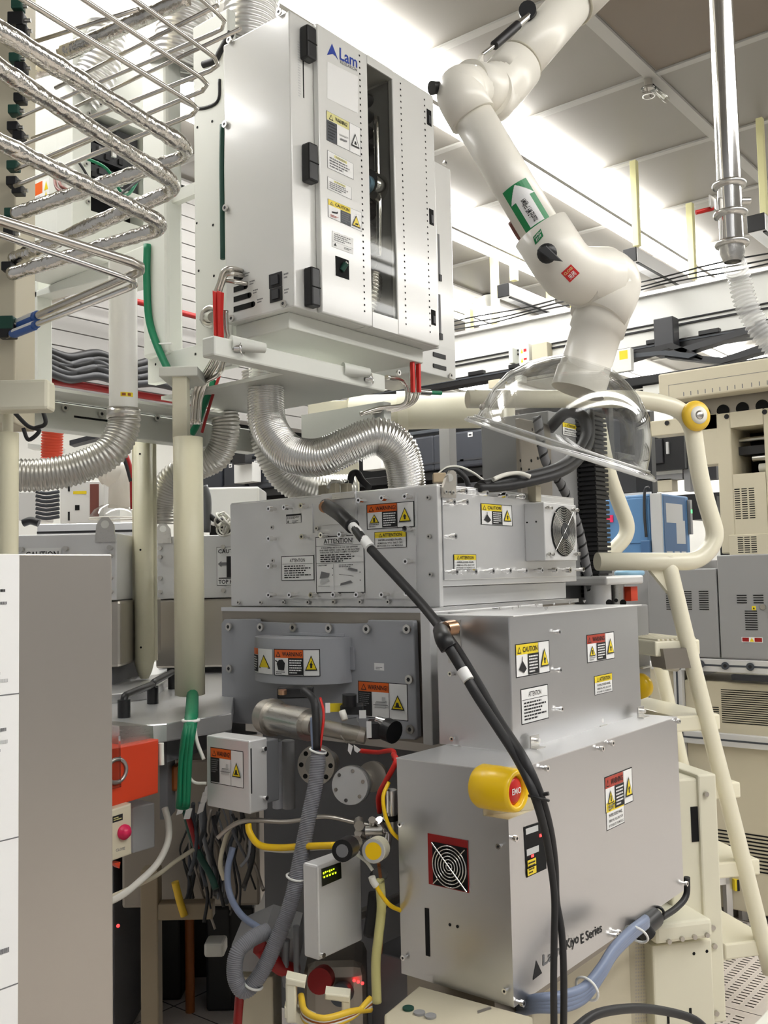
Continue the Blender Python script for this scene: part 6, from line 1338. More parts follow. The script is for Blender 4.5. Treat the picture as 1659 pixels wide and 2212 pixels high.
# machine legs, with a dark block and back panel added to darken beneath
un = thing('machine_underside', 'framework and added dark blocks that shade the space beneath the deck', 'machine', D(400, 2000, 3.3))
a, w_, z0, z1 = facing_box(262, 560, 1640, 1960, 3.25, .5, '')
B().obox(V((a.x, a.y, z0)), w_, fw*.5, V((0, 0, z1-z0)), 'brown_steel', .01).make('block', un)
a, w_, z0, z1 = facing_box(120, 640, 1800, 2100, 4.6, .1, ''); B().obox(V((a.x, a.y, 0)), w_, fw*.05, V((0, 0, 1.1)), 'brown_steel').make('back_panel', un)  # dark sheet added to hide the lit floor and look like shade
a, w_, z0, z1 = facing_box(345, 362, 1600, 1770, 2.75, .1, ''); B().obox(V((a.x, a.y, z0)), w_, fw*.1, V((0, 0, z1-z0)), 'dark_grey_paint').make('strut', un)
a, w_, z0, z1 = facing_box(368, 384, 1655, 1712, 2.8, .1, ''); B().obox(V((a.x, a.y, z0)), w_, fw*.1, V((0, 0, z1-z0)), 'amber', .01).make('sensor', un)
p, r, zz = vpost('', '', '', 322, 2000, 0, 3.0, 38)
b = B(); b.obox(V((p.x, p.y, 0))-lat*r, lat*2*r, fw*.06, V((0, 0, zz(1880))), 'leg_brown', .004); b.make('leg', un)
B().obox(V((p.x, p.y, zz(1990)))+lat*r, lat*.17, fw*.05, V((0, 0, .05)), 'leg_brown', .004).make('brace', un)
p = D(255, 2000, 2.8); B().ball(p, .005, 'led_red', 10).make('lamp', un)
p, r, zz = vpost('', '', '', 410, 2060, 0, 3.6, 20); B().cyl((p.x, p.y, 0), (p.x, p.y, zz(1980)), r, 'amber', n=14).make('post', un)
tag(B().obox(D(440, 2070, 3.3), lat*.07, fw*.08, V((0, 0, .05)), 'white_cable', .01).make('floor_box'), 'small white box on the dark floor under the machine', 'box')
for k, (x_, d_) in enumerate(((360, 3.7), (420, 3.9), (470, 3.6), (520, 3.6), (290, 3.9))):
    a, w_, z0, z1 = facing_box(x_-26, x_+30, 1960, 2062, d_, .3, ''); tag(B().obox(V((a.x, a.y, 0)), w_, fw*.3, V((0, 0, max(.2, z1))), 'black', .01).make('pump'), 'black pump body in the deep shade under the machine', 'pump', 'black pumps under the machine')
# lower box at the conduit hook
t = thing('junction_box', 'grey sloped junction box on the floor beside the conduit hook', 'junction box', D(560, 2090, 2.45))
P = [D(*q, 2.45) for q in ((500, 2042), (572, 2010), (640, 2030), (640, 2100), (500, 2100))]; B().prism(P, fw*.2, 'machine_grey', .004).make('case', t)
a, w_, z0, z1 = facing_box(515, 590, 2110, 2230, 2.5, .2, ''); tag(B().obox(V((a.x, a.y, 0)), w_, fw*.2, V((0, 0, z1)), 'beige', .004).make('support_foot_post'), 'cream support leg below the conduit hook', 'leg stand')
hose('red hose dropping under the conduit hook', [(520, 2130, 2.3), (516, 2170, 2.3), (512, 2225, 2.3)], .011, 'red_dark')
hose('red hose behind the grey conduit', [(560, 2045, 2.4), (600, 2085, 2.42), (640, 2100, 2.44)], .02, 'red_dark')
hose('grey hose beneath the display box', [(640, 2000, 2.4), (640, 2060, 2.4), (642, 2110, 2.4)], .008, 'cable_grey')
hose('second grey hose beneath the display box, wider', [(618, 2030, 2.42), (616, 2080, 2.42), (620, 2130, 2.42)], .01, 'cable_grey')
t = thing('pump_unit', 'brown pump unit with small red lights in the shade behind the cream bracket', 'pump', D(715, 2165, 2.4))
a, w_, z0, z1 = facing_box(655, 790, 2085, 2200, 2.42, .2, ''); B().obox(V((a.x, a.y, 0)), w_, fw*.2, V((0, 0, z1)), 'brown_steel', .03).make('body', t)
for k in range(3): B().ball(D(765+9*k, 2118+3*k, 2.415), .004, 'led_red', 8).make('indicator', t)
B().cyl(D(690, 2120, 2.36), D(700, 2110, 2.44), .03, 'red_dark', n=20).cyl(D(735, 2150, 2.36), D(745, 2140, 2.44), .026, 'slate', n=20).make('port', t)
# cream base frame parts
bz = onz(760, 2185, .40)
hb = thing('cable_bracket', 'cream looped bracket holding coiled yellow and white lines', 'bracket', D(690, 2200, 2.05))
b = B()
for q0, q1 in (((617, 2122), (640, 2212)), ((738, 2150), (756, 2240))):
    a, w_, z0, z1 = facing_box(*((q0[0], q1[0])), q0[1], q1[1], 2.0, .05, ''); b.obox(V((a.x, a.y, z0)), w_, fw*.03, V((0, 0, z1-z0)), 'cream_gloss', .004)
b.prism([D(*q, 2.0) for q in ((617, 2112), (660, 2122), (658, 2136), (617, 2128))], fw*.04, 'cream_gloss', .003).prism([D(*q, 2.0) for q in ((702, 2146), (756, 2152), (756, 2168), (702, 2160))], fw*.04, 'cream_gloss', .003).prism([D(*q, 2.0) for q in ((614, 2175), (680, 2205), (680, 2230), (614, 2200))], fw*.04, 'cream_gloss', .003)
b.make('frame', hb)
for k, (m, r_) in enumerate((('yellow_soft', .007), ('white_cable', .006), ('amber', .006), ('white_cable', .006), ('yellow_soft', .006))):
    hose(('yellow', 'white', 'amber', 'cream', 'lower yellow')[k]+' line coiled through the cream bracket', [(650, 2150+4*k, 2.02+.01*k), (660, 2185+5*k, 1.98), (700, 2200+4*k, 1.96), (760, 2185+3*k, 1.99), (800, 2180-6*k, 2.04)], r_, m, 'air_line')
lb_ = thing('base_unit', 'cream unit with three dark round spots on its lid, below the lowest metal box', 'equipment box', onz(960, 2180, .40))
UZ = D(900, 2160, 2.05).z
P = [onz(*q, UZ) for q in ((830, 2190), (905, 2128), (1150, 2195), (1150, 2290), (830, 2260))]; B().prism(P, (0, 0, -.2), 'beige', .006).make('case', lb_)
for q, m in (((882, 2180), 'green_dark'), ((906, 2190), 'machine_grey'), ((930, 2197), 'machine_grey')): p = onz(*q, UZ+.0005); B().cyl(p, p+V((0, 0, .004)), .012, m, n=20).make('lid_button', lb_)
p = onz(1032, 2190, UZ); B().obox(p, lat*.03+fw*.02, fw*.012, V((0, 0, .001)), 'stainless_warm').make('plate', lb_)
a, w_, z0, z1 = facing_box(860, 1108, 2060, 2140, 2.3, .1, '')
tag(B().box((EX+.02, EY+.06, EZ0-.06), (EX1-.1, EY1, EZ0-.002), 'brown_steel').make('generator_tray'), 'dark tray carrying the lowest metal box', 'tray')
bf2 = thing('undercarriage', 'cream lower frame of the tool under the lowest metal box', 'frame', (2.2, 1.3, 0))
yf = EY+.17
B().box((ony(1150, 2190, yf).x, yf, .0), (ony(1362, 2100, yf).x, yf+.05, ony(1300, 2010, yf).z), 'beige', .006).make('front_panel', bf2)
B().box((1.92, yf+.2, .0), (2.6, 2.3, .1), 'beige', .006).make('base_rail', bf2)
B().box((1.95, EY1-.1, .35), (2.3, EY1+.25, EZ0-.06), 'dark_grey_paint', .004).make('inner_box', bf2)
# blue-grey bundle and connector under the box
for k in range(4):
    hose(('upper', 'second', 'third', 'lowest')[k]+' of the four blue-grey cables bundled under the lowest metal box', [(1096, 2178+5*k, 2.3), (1128, 2166+6*k, 2.1), (1160, 2157+7*k, 2.03), (1215, 2150+9*k, 2.04), (1262, 2132+8*k, 2.08), (1298, 2090+6*k, 2.12), (1325, 2048+5*k, 2.17), (1362, 2010+5*k, 2.24), (1395, 1985+4*k, 2.32)], .0105, 'cable_blue_grey', 'blue_cable', 'cable')
for q, d_, dr_ in (((1268, 2128), 2.09, (1, -.1, .3)), ((1375, 2010), 2.26, (1, 0, .7))): tag(B().torus(D(q[0], q[1]+8, d_), V(dr_), .027, .003, 'cable_tie', 24, 6).make('cable_tie'), 'white tie round the blue-grey cables, ' + ('lower one' if q[1] > 2100 else 'one by the black plug'), 'cable tie')
t = thing('black_plug', 'black cable plug under the far corner of the lowest metal box', 'plug', D(1405, 2000, 2.5))
B().cyl(D(1378, 2012, 2.45), D(1412, 1982, 2.55), .027, 'black', n=18).cyl(D(1385, 2000, 2.45), D(1400, 2022, 2.45), .022, 'black', n=16).make('body', t)
B().torus(D(1422, 1970, 2.56), (1, .2, .2), .014, .004, 'black', 18, 6).make('latch', t)
hose('black cable from the plug up behind the lowest metal box', [(1425, 1985, 2.6), (1460, 1962, 2.7), (1482, 1935, 2.75), (1484, 1895, 2.75)], .009, 'black_rubber', 'cable', 'cable')
# thick black coax cables
co_ = thing('coax_cable', 'thick black coax cable from the notch on the topmost box down past the emergency button', 'cable', D(1216, 2212, 1.9))
pc = onx(*c8(918, 880), RX-.02)
def taper(r0, r1, t0=.35, t1=.75): return lambda t: r0+(r1-r0)*min(1, max(0, (t-t0)/(t1-t0)))
P = [pc+V((-.01, 0, 0)), D(758, 1135, 2.72), D(800, 1185, 2.62), D(860, 1250, 2.54), D(920, 1316, 2.44), D(978, 1392, 2.30), D(1030, 1475, 2.18), D(1080, 1560, 2.08), D(1132, 1640, 1.97), D(1166, 1715, 1.95), D(1188, 1792, 1.96), D(1199, 1870, 1.97), D(1202, 1945, 1.97), D(1214, 2020, 1.96), D(1218, 2140, 1.95), D(1216, 2290, 1.95)]
B().tube(P, taper(.0125, .0072), 'black_rubber', 16).make('cable', co_)
B().tube([pc, D(735, 1112, 2.78), D(762, 1138, 2.71)], .021, 'black', 14).cyl(pc+V((.005, 0, .004)), pc+V((-.03, -.02, -.008)), .018, 'copper', n=14).make('plug', co_)
for u0, u1 in ((D(760, 1136, 2.712), D(778, 1156, 2.668)), (D(786, 1166, 2.65), D(800, 1184, 2.615))): B().cyl(u0, u1, .0145, 'label_white', n=16).make('marker_band', co_)
c2_ = thing('coax_cable', 'thick black coax cable from the copper nut of the middle box, tied to its twin', 'cable', D(1196, 2212, 1.9))
pn_ = onx(*c9(300, 1200), MX-.07)
P = [pn_, D(963, 1388, 2.18), D(992, 1436, 2.16), D(1030, 1502, 2.12), D(1075, 1572, 2.05), D(1118, 1640, 1.98), D(1152, 1712, 1.94), D(1176, 1792, 1.945), D(1190, 1870, 1.955), D(1198, 1945, 1.955), D(1197, 2030, 1.95), D(1196, 2140, 1.94), D(1198, 2290, 1.94)]
B().tube(P, taper(.0115, .0072, .2, .7), 'black_rubber', 16).make('cable', c2_)
B().tube([pn_, D(958, 1380, 2.18), D(970, 1400, 2.165)], .02, 'black', 14).make('plug', c2_)
B().cyl(D(998, 1447, 2.15), D(1012, 1470, 2.135), .0135, 'label_white', n=16).make('marker_band', c2_)
tag(B().torus(D(1164, 1724, 1.945), (.3, -.1, 1), .02, .003, 'black', 20, 6).cyl(D(1174, 1716, 1.93), D(1185, 1714, 1.925), .004, 'black').make('cable_tie'), 'black tie holding the two coax cables together by the button', 'cable tie')
hose('black cable arching over the aisle floor at the bottom', [(1240, 2225, 1.75), (1290, 2190, 1.8), (1370, 2178, 1.9), (1440, 2185, 2.0), (1500, 2203, 2.05), (1540, 2240, 2.05)], .009, 'black_rubber', 'cable', 'cable')
# cables on top of the upper box
hose('thick black cable bundle across the topmost box to the cable chain', [(1040, 1052, 2.95), (1080, 1044, 3.0), (1140, 1032, 3.05), (1200, 1015, 3.15), (1240, 988, 3.3), (1265, 950, 3.4), (1262, 905, 3.45), (1225, 890, 3.5), (1188, 925, 3.6)], .022, 'black_rubber', 'black_cable', 'cable')
hose('second black cable lying on the thick bundle', [(1030, 1054, 2.93), (1080, 1052, 2.97), (1140, 1042, 3.02), (1205, 1024, 3.12), (1250, 995, 3.28), (1275, 950, 3.4), (1275, 890, 3.5)], .015, 'black_rubber', 'black_cable', 'cable')
hose('clear tube arching over the black bundle', [(1065, 1036, 2.95), (1090, 1026, 2.98), (1120, 1022, 3.0), (1146, 1030, 3.0)], .007, 'white_cable', 'clear_tube', 'hose')
hose('white wire hooping over the lifting eye', [(945, 1025, 3.1), (965, 1010, 3.12), (990, 1008, 3.14), (1020, 1020, 3.16), (1048, 1040, 3.16)], .004, 'white_cable', 'wire', 'wire')
hose('black cable hooping behind the lifting eye', [(948, 1030, 3.1), (966, 1016, 3.12), (985, 1016, 3.14), (1005, 1032, 3.14), (1012, 1050, 3.14)], .009, 'black_rubber', 'black_cable', 'cable')
hose('black cable curling up behind the connector clamps', [(745, 1050, 3.1), (756, 1042, 3.1), (760, 1025, 3.1), (772, 1022, 3.1), (782, 1038, 3.08), (798, 1054, 3.06)], .011, 'black_rubber', 'black_cable', 'cable')
hose('white cable over the connector clamps', [(708, 1055, 3.05), (718, 1042, 3.06), (734, 1042, 3.08), (742, 1052, 3.08)], .006, 'white_cable', 'wire', 'wire')
tag(B().obox(D(936, 1042, 2.98), lat*.04, fw*.05, V((0, 0, .03)), 'wood_tan', .003).make('wood_block'), 'small tan block behind the lifting eye', 'block')
# ================================================================= LIFT COLUMN BEHIND THE FAN
LYY = 1.76
lc = thing('lift_tower', 'grey lift column with a black cable chain and a drilled brown plate, behind the fan', 'lift', (ony(1250, 1290, LYY).x, LYY, .9))
xa, xb, xc = ony(1186, 950, LYY).x, ony(1246, 950, LYY).x, ony(1262, 1100, LYY).x
B().box((max(xa, RX1+.005), LYY, .9), (xb+.06, LYY+.3, ony(1210, 893, LYY).z), 'machine_grey', .004).make('column', lc)
B().box((xb+.06, LYY-.02, .9), (xc+.05, LYY+.2, ony(1250, 960, LYY).z), 'stainless', .003).make('guide_rail', lc)
ch_ = B()
z = 1.5; zt4 = ony(1275, 900, LYY).z
xk = ony(1264, 1100, LYY-.03).x; xk2 = ony(1292, 1100, LYY-.03).x
while z < zt4: ch_.box((xk, LYY-.08, z), (xk2, LYY-.0, z+.012), 'black', .002); ch_.box((xk+.012, LYY-.07, z+.012), (xk2-.012, LYY-.01, z+.018), 'black'); z += .018
ch_.make('chain', lc)
pz0, pz1 = ony(1150, 1085, LYY).z, ony(1150, 912, LYY).z
p0, p1 = ony(1115, 1000, LYY).x, ony(1182, 1000, LYY).x
B().box((p0, LYY-.02, pz0), (p1, LYY, pz1), 'brown_steel', .004).make('drilled_plate', lc)
hl = B()
for q in ((1124, 995), (1148, 995), (1162, 990), (1126, 1013), (1143, 1015), (1150, 928)): hl.disc(ony(*q, LYY-.021), (0, -1, 0), .006, 'hole', 10)
hl.make('plate_hole', lc)
sticker('attention_sticker', lc, ry(LYY-.001, (1215, 912), (1246, 945)), attention(True))
# striped cable running down beside the fan
P_ = [ony(*q, LYY-.1) for q in ((1160, 900), (1168, 950), (1180, 1000), (1208, 1040), (1232, 1090), (1252, 1150), (1266, 1220), (1282, 1300))]
rp = resample(smooth_path(P_, 8), .006); b = B()
sp = thing('wrapped_cable', 'grey cable with black spiral wrap running down beside the fan', 'cable', P_[-1])
B().tube(rp, .016, 'ink_grey', 14, raw=True).make('core', sp)
u0 = frame(rp[1]-rp[0])
hx = []
for i in range(len(rp)*3-3):
    k = i/3; j = int(k); p_ = rp[j].lerp(rp[min(j+1, len(rp)-1)], k-j); t_ = (rp[min(j+1, len(rp)-1)]-rp[max(0, j-1)]).normalized(); u, v = frame(t_); a_ = i*.30
    hx.append(p_+(u*math.cos(a_)+v*math.sin(a_))*.0125)
B().tube(hx, .0055, 'black', 6, raw=True).make('spiral_wrap', sp)
# actuator block beside the middle box
AY = 1.55
ab = thing('actuator_block', 'grey cast actuator block beside the far end of the middle box', 'actuator', ony(1360, 1500, AY))
z = lambda py, px=1370: ony(px, py, AY).z
B().box((ony(1300, 1400, AY).x, AY, z(1490)), (ony(1404, 1400, AY).x, AY+.25, z(1308)), 'machine_grey', .006).make('block', ab)
B().box((ony(1322, 1260, AY).x, AY+.02, z(1262)), (ony(1402, 1260, AY).x, AY+.22, z(1243)), 'alu_pale', .008).cyl((ony(1345, 1280, AY).x, AY+.1, z(1308)), (ony(1345, 1280, AY).x, AY+.1, z(1262)), .05, 'alu_pale', n=24).cyl((ony(1385, 1280, AY).x, AY+.1, z(1308)), (ony(1385, 1280, AY).x, AY+.1, z(1262)), .03, 'stainless', n=20).make('top_plate', ab)
B().box((ony(1390, 1290, AY).x, AY+.05, z(1300)), (ony(1404, 1290, AY).x, AY+.12, z(1268)), 'orange_red').make('orange_part', ab)
for px in (1316, 1331, 1346): B().cyl(ony(px, 1300+(2 if px != 1331 else -3), AY-.001), ony(px, 1300+(2 if px != 1331 else -3), AY), .012 if px != 1331 else .007, 'hole', n=14).make('bore', ab)
t = thing('emergency_stop', 'yellow domed button peeping out behind the middle box', 'button', ony(1395, 1520, AY-.02))
p = ony(1378, 1484, AY-.03); B().lathe(p, (.97, -.2, .1), [(.001, 0), (.045, 0), (.045, .03), (.035, .042), (0, .045)], 'yellow', 28).make('shell', t)
tag(B().box(ony(1390, 1442, AY-.02), ony(1452, 1432, AY-.02)+V((0, .12, 0)), 'alu_pale', .003).cyl(ony(1435, 1438, AY-.04), ony(1460, 1442, AY-.04), .016, 'stainless', n=14).make('bracket_arm'), 'metal bracket arm reaching towards the rolling stair', 'bracket')
tag(B().obox(lad(1432, 1402, -.02), SB*.1, SA*.1, V((0, 0, -.07))+SB*.01, 'brown_steel').make('hook_plate'), 'brown plate hung on the stair just under its top step', 'plate')
# ================================================================= CART / WHITE MACHINE
WP = D(1480, 1850, 2.95)
def wmp(px, py, o=0.): return onp(px, py, WP+SA*o, SA)
wm = thing('white_machine', 'cream upright machine with a dark slot, behind the lowest metal box by the stair', 'machine', wmp(1480, 2212))
a = wmp(1400, 1850); 
def wbox(px0, px1, y0, y1, o0, o1, m='beige', bev=.006):
    p, q = wmp(px0, y1, o0), wmp(px1, y0, o0); w_ = (q-p).dot(SB); zt5 = wmp((px0+px1)/2, y0, o0).z; zb5 = wmp((px0+px1)/2, y1, o0).z
    return B().obox(V((p.x, p.y, zb5)), SB*w_, SA*(o1-o0), V((0, 0, zt5-zb5)), m, bev)
wbox(1455, 1531, 1682, 2010, .0, .5, 'cream').make('upper_body', wm)
wbox(1530, 1547, 1672, 2212, -.01, .4, 'cream').make('side_rail', wm)
wbox(1495, 1520, 1742, 1818, -.002, .0, 'hole', 0).make('slot', wm)
wbox(1416, 1540, 1992, 2035, -.13, .1, 'cream', .012).make('ledge', wm)
wbox(1420, 1538, 2035, 2330, -.10, .4, 'cream', .006).make('lower_body', wm)
for q in ((1444, 2033), (1472, 2027), (1499, 2023), (1526, 2019)): p = wmp(*q, -.13); B().cyl(p, p-SA*.008, .007, 'stainless_warm', n=12).make('screw', wm)
for q in ((1524, 1715), (1538, 2003), (1542, 2043), (1546, 2188)): p = wmp(*q, -.012); B().cyl(p, p-SA*.008, .008, 'stainless_warm', n=12).make('screw', wm)
for q in ((1499, 2060), (1527, 2055)): p = wmp(*q, -.1005); B().disc(p, -SA, .005, 'hole', 10).make('hole', wm)
for q0, q1 in (((1442, 2190), (1446, 2212)), ((1490, 2178), (1494, 2200))): wbox(q0[0], q1[0], q0[1], q1[1], -.102, -.1, 'hole', 0).make('slot', wm)
b = wbox(1366, 1419, 2008, 2330, -.05, .3, 'beige', .004)
for i in range(8):
    for j in range(24):
        px, py = 1374+i*5.6, 2040+j*7.6-i*.5
        if py < 2210: b.disc(wmp(px, py, -.051), -SA, .0032, 'stainless_warm', 6)
b.make('perforated_panel', wm)
wbox(1411, 1414, 2008, 2212, -.06, .0, 'stainless', 0).make('edge_strip', wm)
# aluminium fence on the floor behind, strip at the very corner
FZ = onz(1640, 1960, .5)
fe = thing('guard_fence', 'low aluminium barred guard behind the stair foot', 'guard', lad(1600, 1960, .9))
b = B()
b.obox(lad(1530, 1915, .9), SB*.8, SA*.03, V((0, 0, .03)), 'alu_bright').make('top_bar', fe)
for k in range(5): B().obox(lad(1540+k*32, 1990, .9), SB*.03, SA*.03, V((0, 0, .25)), 'alu_bright').make('upright', fe)
B().obox(lad(1535, 1990, .95), SB*.8, SA*.02, V((0, 0, .24)), 'brown_steel').make('backing', fe)
tag(B().obox(lad(1588, 1925, .88), SB*.12, SA*.02, V((0, 0, .05)), 'label_yellow').obox(lad(1593, 1925, .879), SB*.11, SA*.002, V((0, 0, .05)), 'ink').make('floor_sign'), 'small black and yellow sign on the low guard', 'sign')
p = D(1659, 2150, 2.55)
tag(B().prism([onz(*q, .16) for q in ((1610, 2230), (1700, 2135), (1760, 2160), (1680, 2260))], (0, 0, -.12), 'white_paint', .006).make('stair_foot'), 'white foot bar cut off at the bottom corner', 'foot')
# ================================================================= BEIGE AND GREY MACHINES ACROSS THE AISLE
BX = 4.6
def bx(px, py, x=BX): return onx(px, py, x)
bmn = thing('beige_machine', 'tall beige machine with an open window and slotted vents across the aisle', 'machine', (BX+.3, 1.3, 0))
def bpan(tl, br, x=BX, t=.3, m='beige', bev=.006, ys=None):
    a, d = bx(*tl, x), bx(*br, x); return B().box((x, d.y, d.z), (x+t, a.y, a.z), m, bev)
# upper housing around the window
zt6, zw1, zw0, zb6 = bx(1560, 893).z, bx(1615, 920).z, bx(1618, 1022).z, bx(1600, 1195).z
ya6, yw1, yw0, yb6 = bx(1552, 1040).y, bx(1580, 970).y, bx(1651, 970).y, bx(1790, 1000).y
b = B(); b.box((BX, yw1, zb6), (BX+.3, ya6, zt6), 'beige', .006).box((BX, yb6, zb6), (BX+.3, yw0, zt6), 'beige', .006).box((BX, yw0, zw1), (BX+.3, yw1, zt6), 'beige').box((BX, yw0, zb6), (BX+.3, yw1, zw0), 'beige'); b.make('housing', bmn)
b = B().box((BX+.28, yw0, zw0), (BX+.3, yw1, zw1), 'hole').box((BX+.1, yw0, zw0+.1), (BX+.2, yw1, zw0+.14), 'dark_plastic'); b.make('window_recess', bmn)
b = B(); 
for k, (z_, m, r_) in enumerate(((.78, 'stainless', .012), (.5, 'chrome', .008), (.36, 'stainless', .016), (.14, 'white_paint', .022))): z9 = zw0+(zw1-zw0)*z_; b.cyl((BX+.12, yw0+.02, z9), (BX+.12, yw1-.03*k, z9), r_, m, n=12)
b.make('fittings', bmn)
def vents(parent, tl, tr, bl, cols, rows, w, x, hgt=.42, m='hole'):
    b = B(); A, T, L = bx(*tl, x), bx(*tr, x), bx(*bl, x)
    for i in range(cols):
        for j in range(rows):
            y = A.y+(T.y-A.y)*i/max(1, cols-1); z_ = A.z+(L.z-A.z)*j/max(1, rows-1); st_ = abs(L.z-A.z)/max(1, rows-1)
            b.box((x-.0008, y-w/2, z_-st_*hgt/2), (x, y+w/2, z_+st_*hgt/2), m)
    return b.make('vent_slots', parent)
vents(bmn, (1592, 1057), (1623, 1055), (1594, 1120), 3, 14, .025, BX)
vents(bmn, (1599, 1161), (1628, 1157), (1600, 1193), 3, 8, .025, BX-.004)
bpan((1574, 1156), (1790, 1200), BX-.004, .05, 'beige', .002).make('lower_hatch', bmn)
# hood and recess with dark round ports
HX = 4.5
a, d = bx(1421, 806, HX), bx(1790, 800, HX); zh1, zh0 = bx(1500, 797, HX).z, bx(1500, 858, HX).z
B().box((HX, d.y, zh0), (HX+.11, a.y, zh1), 'beige', .008).make('hood', bmn)
b = B().box((HX-.0006, bx(1444, 840, HX).y-.002, zh0+.004), (HX, bx(1444, 840, HX).y, zh1-.06), 'ink_grey').box((HX-.0006, d.y, zh1-.062), (HX, bx(1444, 840, HX).y, zh1-.06), 'ink_grey'); b.make('panel_seam', bmn)
b = B()
for k in range(9): y = bx(1476, 850, HX).y-.035*k; b.box((HX-.0006, y-.004, zh0+.012), (HX, y, zh0+.032), 'ink_grey')
for k in range(6): y = bx(1623, 835, HX).y-.035*k; b.box((HX-.0006, y-.004, zh0+.012), (HX, y, zh0+.032), 'ink_grey')
b.make('vent_slots', bmn)
B().box((BX+.02, d.y, zt6-.01), (BX+.06, bx(1450, 880).y, zh0+.02), 'brown_steel').make('recess_back', bmn)
for k in range(8):
    p = V((BX+.018, bx(1518, 884).y-k*.092, zt6+.035)); B().cyl(p+V((0, 0, -.02)), p+V((-.004, 0, -.02)), .03, 'hole', n=18).make('port', bmn)
ZL = bx(1450, 905).z
B().box((BX, bx(1552, 930).y, bx(1450, 938).z), (BX+.1, bx(1404, 920).y, ZL), 'beige', .004).box((BX, bx(1552, 960).y, bx(1520, 1005).z), (BX+.1, bx(1500, 960).y, ZL), 'beige', .004).make('side_panel', bmn)
bolts(bmn, 'screw', [bx(*q) for q in ((1441, 914), (1570, 900), (1652, 890))], .012, .004, None, 'ink')
# grey cabinets below
GXm = 4.45
def gpan(tl, br, x=GXm, t=.6, m='machine_grey', bev=.006):
    a, d = bx(*tl, x), bx(*br, x); return B().box((x, d.y, d.z), (x+t, a.y, a.z), m, bev)
gm = thing('grey_cabinet', 'grey double cabinet with louvred slots under the beige machine', 'cabinet', (GXm, 1.5, 1.1))
zg1, zg0 = bx(1530, 1228, GXm).z, bx(1530, 1421, GXm).z
yg0, yg1, yg2 = bx(1400, 1300, GXm).y, bx(1552, 1330, GXm).y, bx(1790, 1300, GXm).y
B().box((GXm, yg1+.003, zg0), (GXm+.5, yg0, zg1), 'machine_grey', .006).make('door', gm)
B().box((GXm, yg2, zg0), (GXm+.5, yg1-.003, bx(1600, 1198, GXm).z), 'machine_grey', .006).make('door', gm)
vents(gm, (1448, 1278), (1520, 1288), (1450, 1316), 3, 9, .045, GXm-.0005)
vents(gm, (1602, 1286), (1638, 1285), (1603, 1302), 2, 4, .045, GXm-.0005)
vents(gm, (1622, 1320), (1624, 1320), (1624, 1360), 1, 9, .055, GXm-.0005)
sticker('warning_sticker', gm, (lambda a_, b_: (lambda u, v, h=0: V((GXm-h-.0005, a_.y+(b_.y-a_.y)*u, b_.z+(a_.z-b_.z)*v))))(bx(1602, 1376, GXm), bx(1648, 1388, GXm)), [('r', 0, 0, 1, 1, 'label_white'), ('r', .03, .1, .35, .9, 'red_dark'), ('r', .62, .1, .97, .9, 'red_dark')]+tri(.38, .1, .22, .8, 'label_yellow'))
sticker('warning_sticker', gm, (lambda a_, b_: (lambda u, v, h=0: V((GXm-h-.0005, a_.y+(b_.y-a_.y)*u, b_.z+(a_.z-b_.z)*v))))(bx(1624, 1309, GXm), bx(1633, 1318, GXm)), [('r', 0, 0, 1, 1, 'label_yellow')]+tri(.2, .2, .6, .6, 'ink'))
p = bx(1649, 1311, GXm); B().cyl(p, p+V((-.01, 0, 0)), .012, 'stainless', n=14).make('lock', gm)
bm2 = thing('beige_cabinet', 'low beige cabinet in an aluminium profile frame with slotted vents, behind the stair', 'cabinet', (GXm, 1.4, 0))
zb7 = zg0-.01
B().box((GXm+.03, yg2, .05), (GXm+.5, bx(1478, 1600, GXm).y, zb7-.1), 'beige', .006).make('panel', bm2)
for z0_, z1_ in ((1424, 1452), (1585, 1612)): B().box((GXm, yg2, bx(1560, z1_, GXm).z), (GXm+.04, yg0, bx(1560, z0_, GXm).z), 'alu_pale', .002).box((GXm-.001, yg2, bx(1560, (z0_+z1_)/2+2, GXm).z), (GXm, yg0, bx(1560, (z0_+z1_)/2-2, GXm).z), 'slate').make('profile_rail', bm2)
B().box((GXm, bx(1478, 1600, GXm).y, .03), (GXm+.04, bx(1460, 1600, GXm).y, zb7), 'alu_pale', .002).box((GXm-.001, bx(1470, 1600, GXm).y, .03), (GXm, bx(1466, 1600, GXm).y, zb7), 'slate').make('profile_post', bm2)
B().box((GXm+.02, bx(1458, 1600, GXm).y, .3), (GXm+.4, bx(1404, 1600, GXm).y, zb7-.02), 'beige', .004).make('panel', bm2)
B().box((GXm-.002, yg2, bx(1600, 1470, GXm).z), (GXm+.03, bx(1580, 1460, GXm).y, bx(1600, 1458, GXm).z), 'dark_plastic').make('gap', bm2)
vents(bm2, (1565, 1490), (1655, 1494), (1567, 1560), 7, 16, .034, GXm+.0295)
vents(bm2, (1545, 1528), (1552, 1528), (1549, 1560), 1, 8, .034, GXm+.0295)
vents(bm2, (1535, 1790), (1655, 1798), (1538, 1866), 9, 11, .034, GXm+.0295)
p = bx(1512, 1682, GXm+.03); B().box(p+V((-.02, -.04, -.01)), p+V((0, .04, .03)), 'dark_plastic', .004).make('handle', bm2)
bolts(bm2, 'bolt', [bx(*q, GXm) for q in ((1515, 1434), (1568, 1438), (1622, 1440))], .018, .012, None, 'slate')
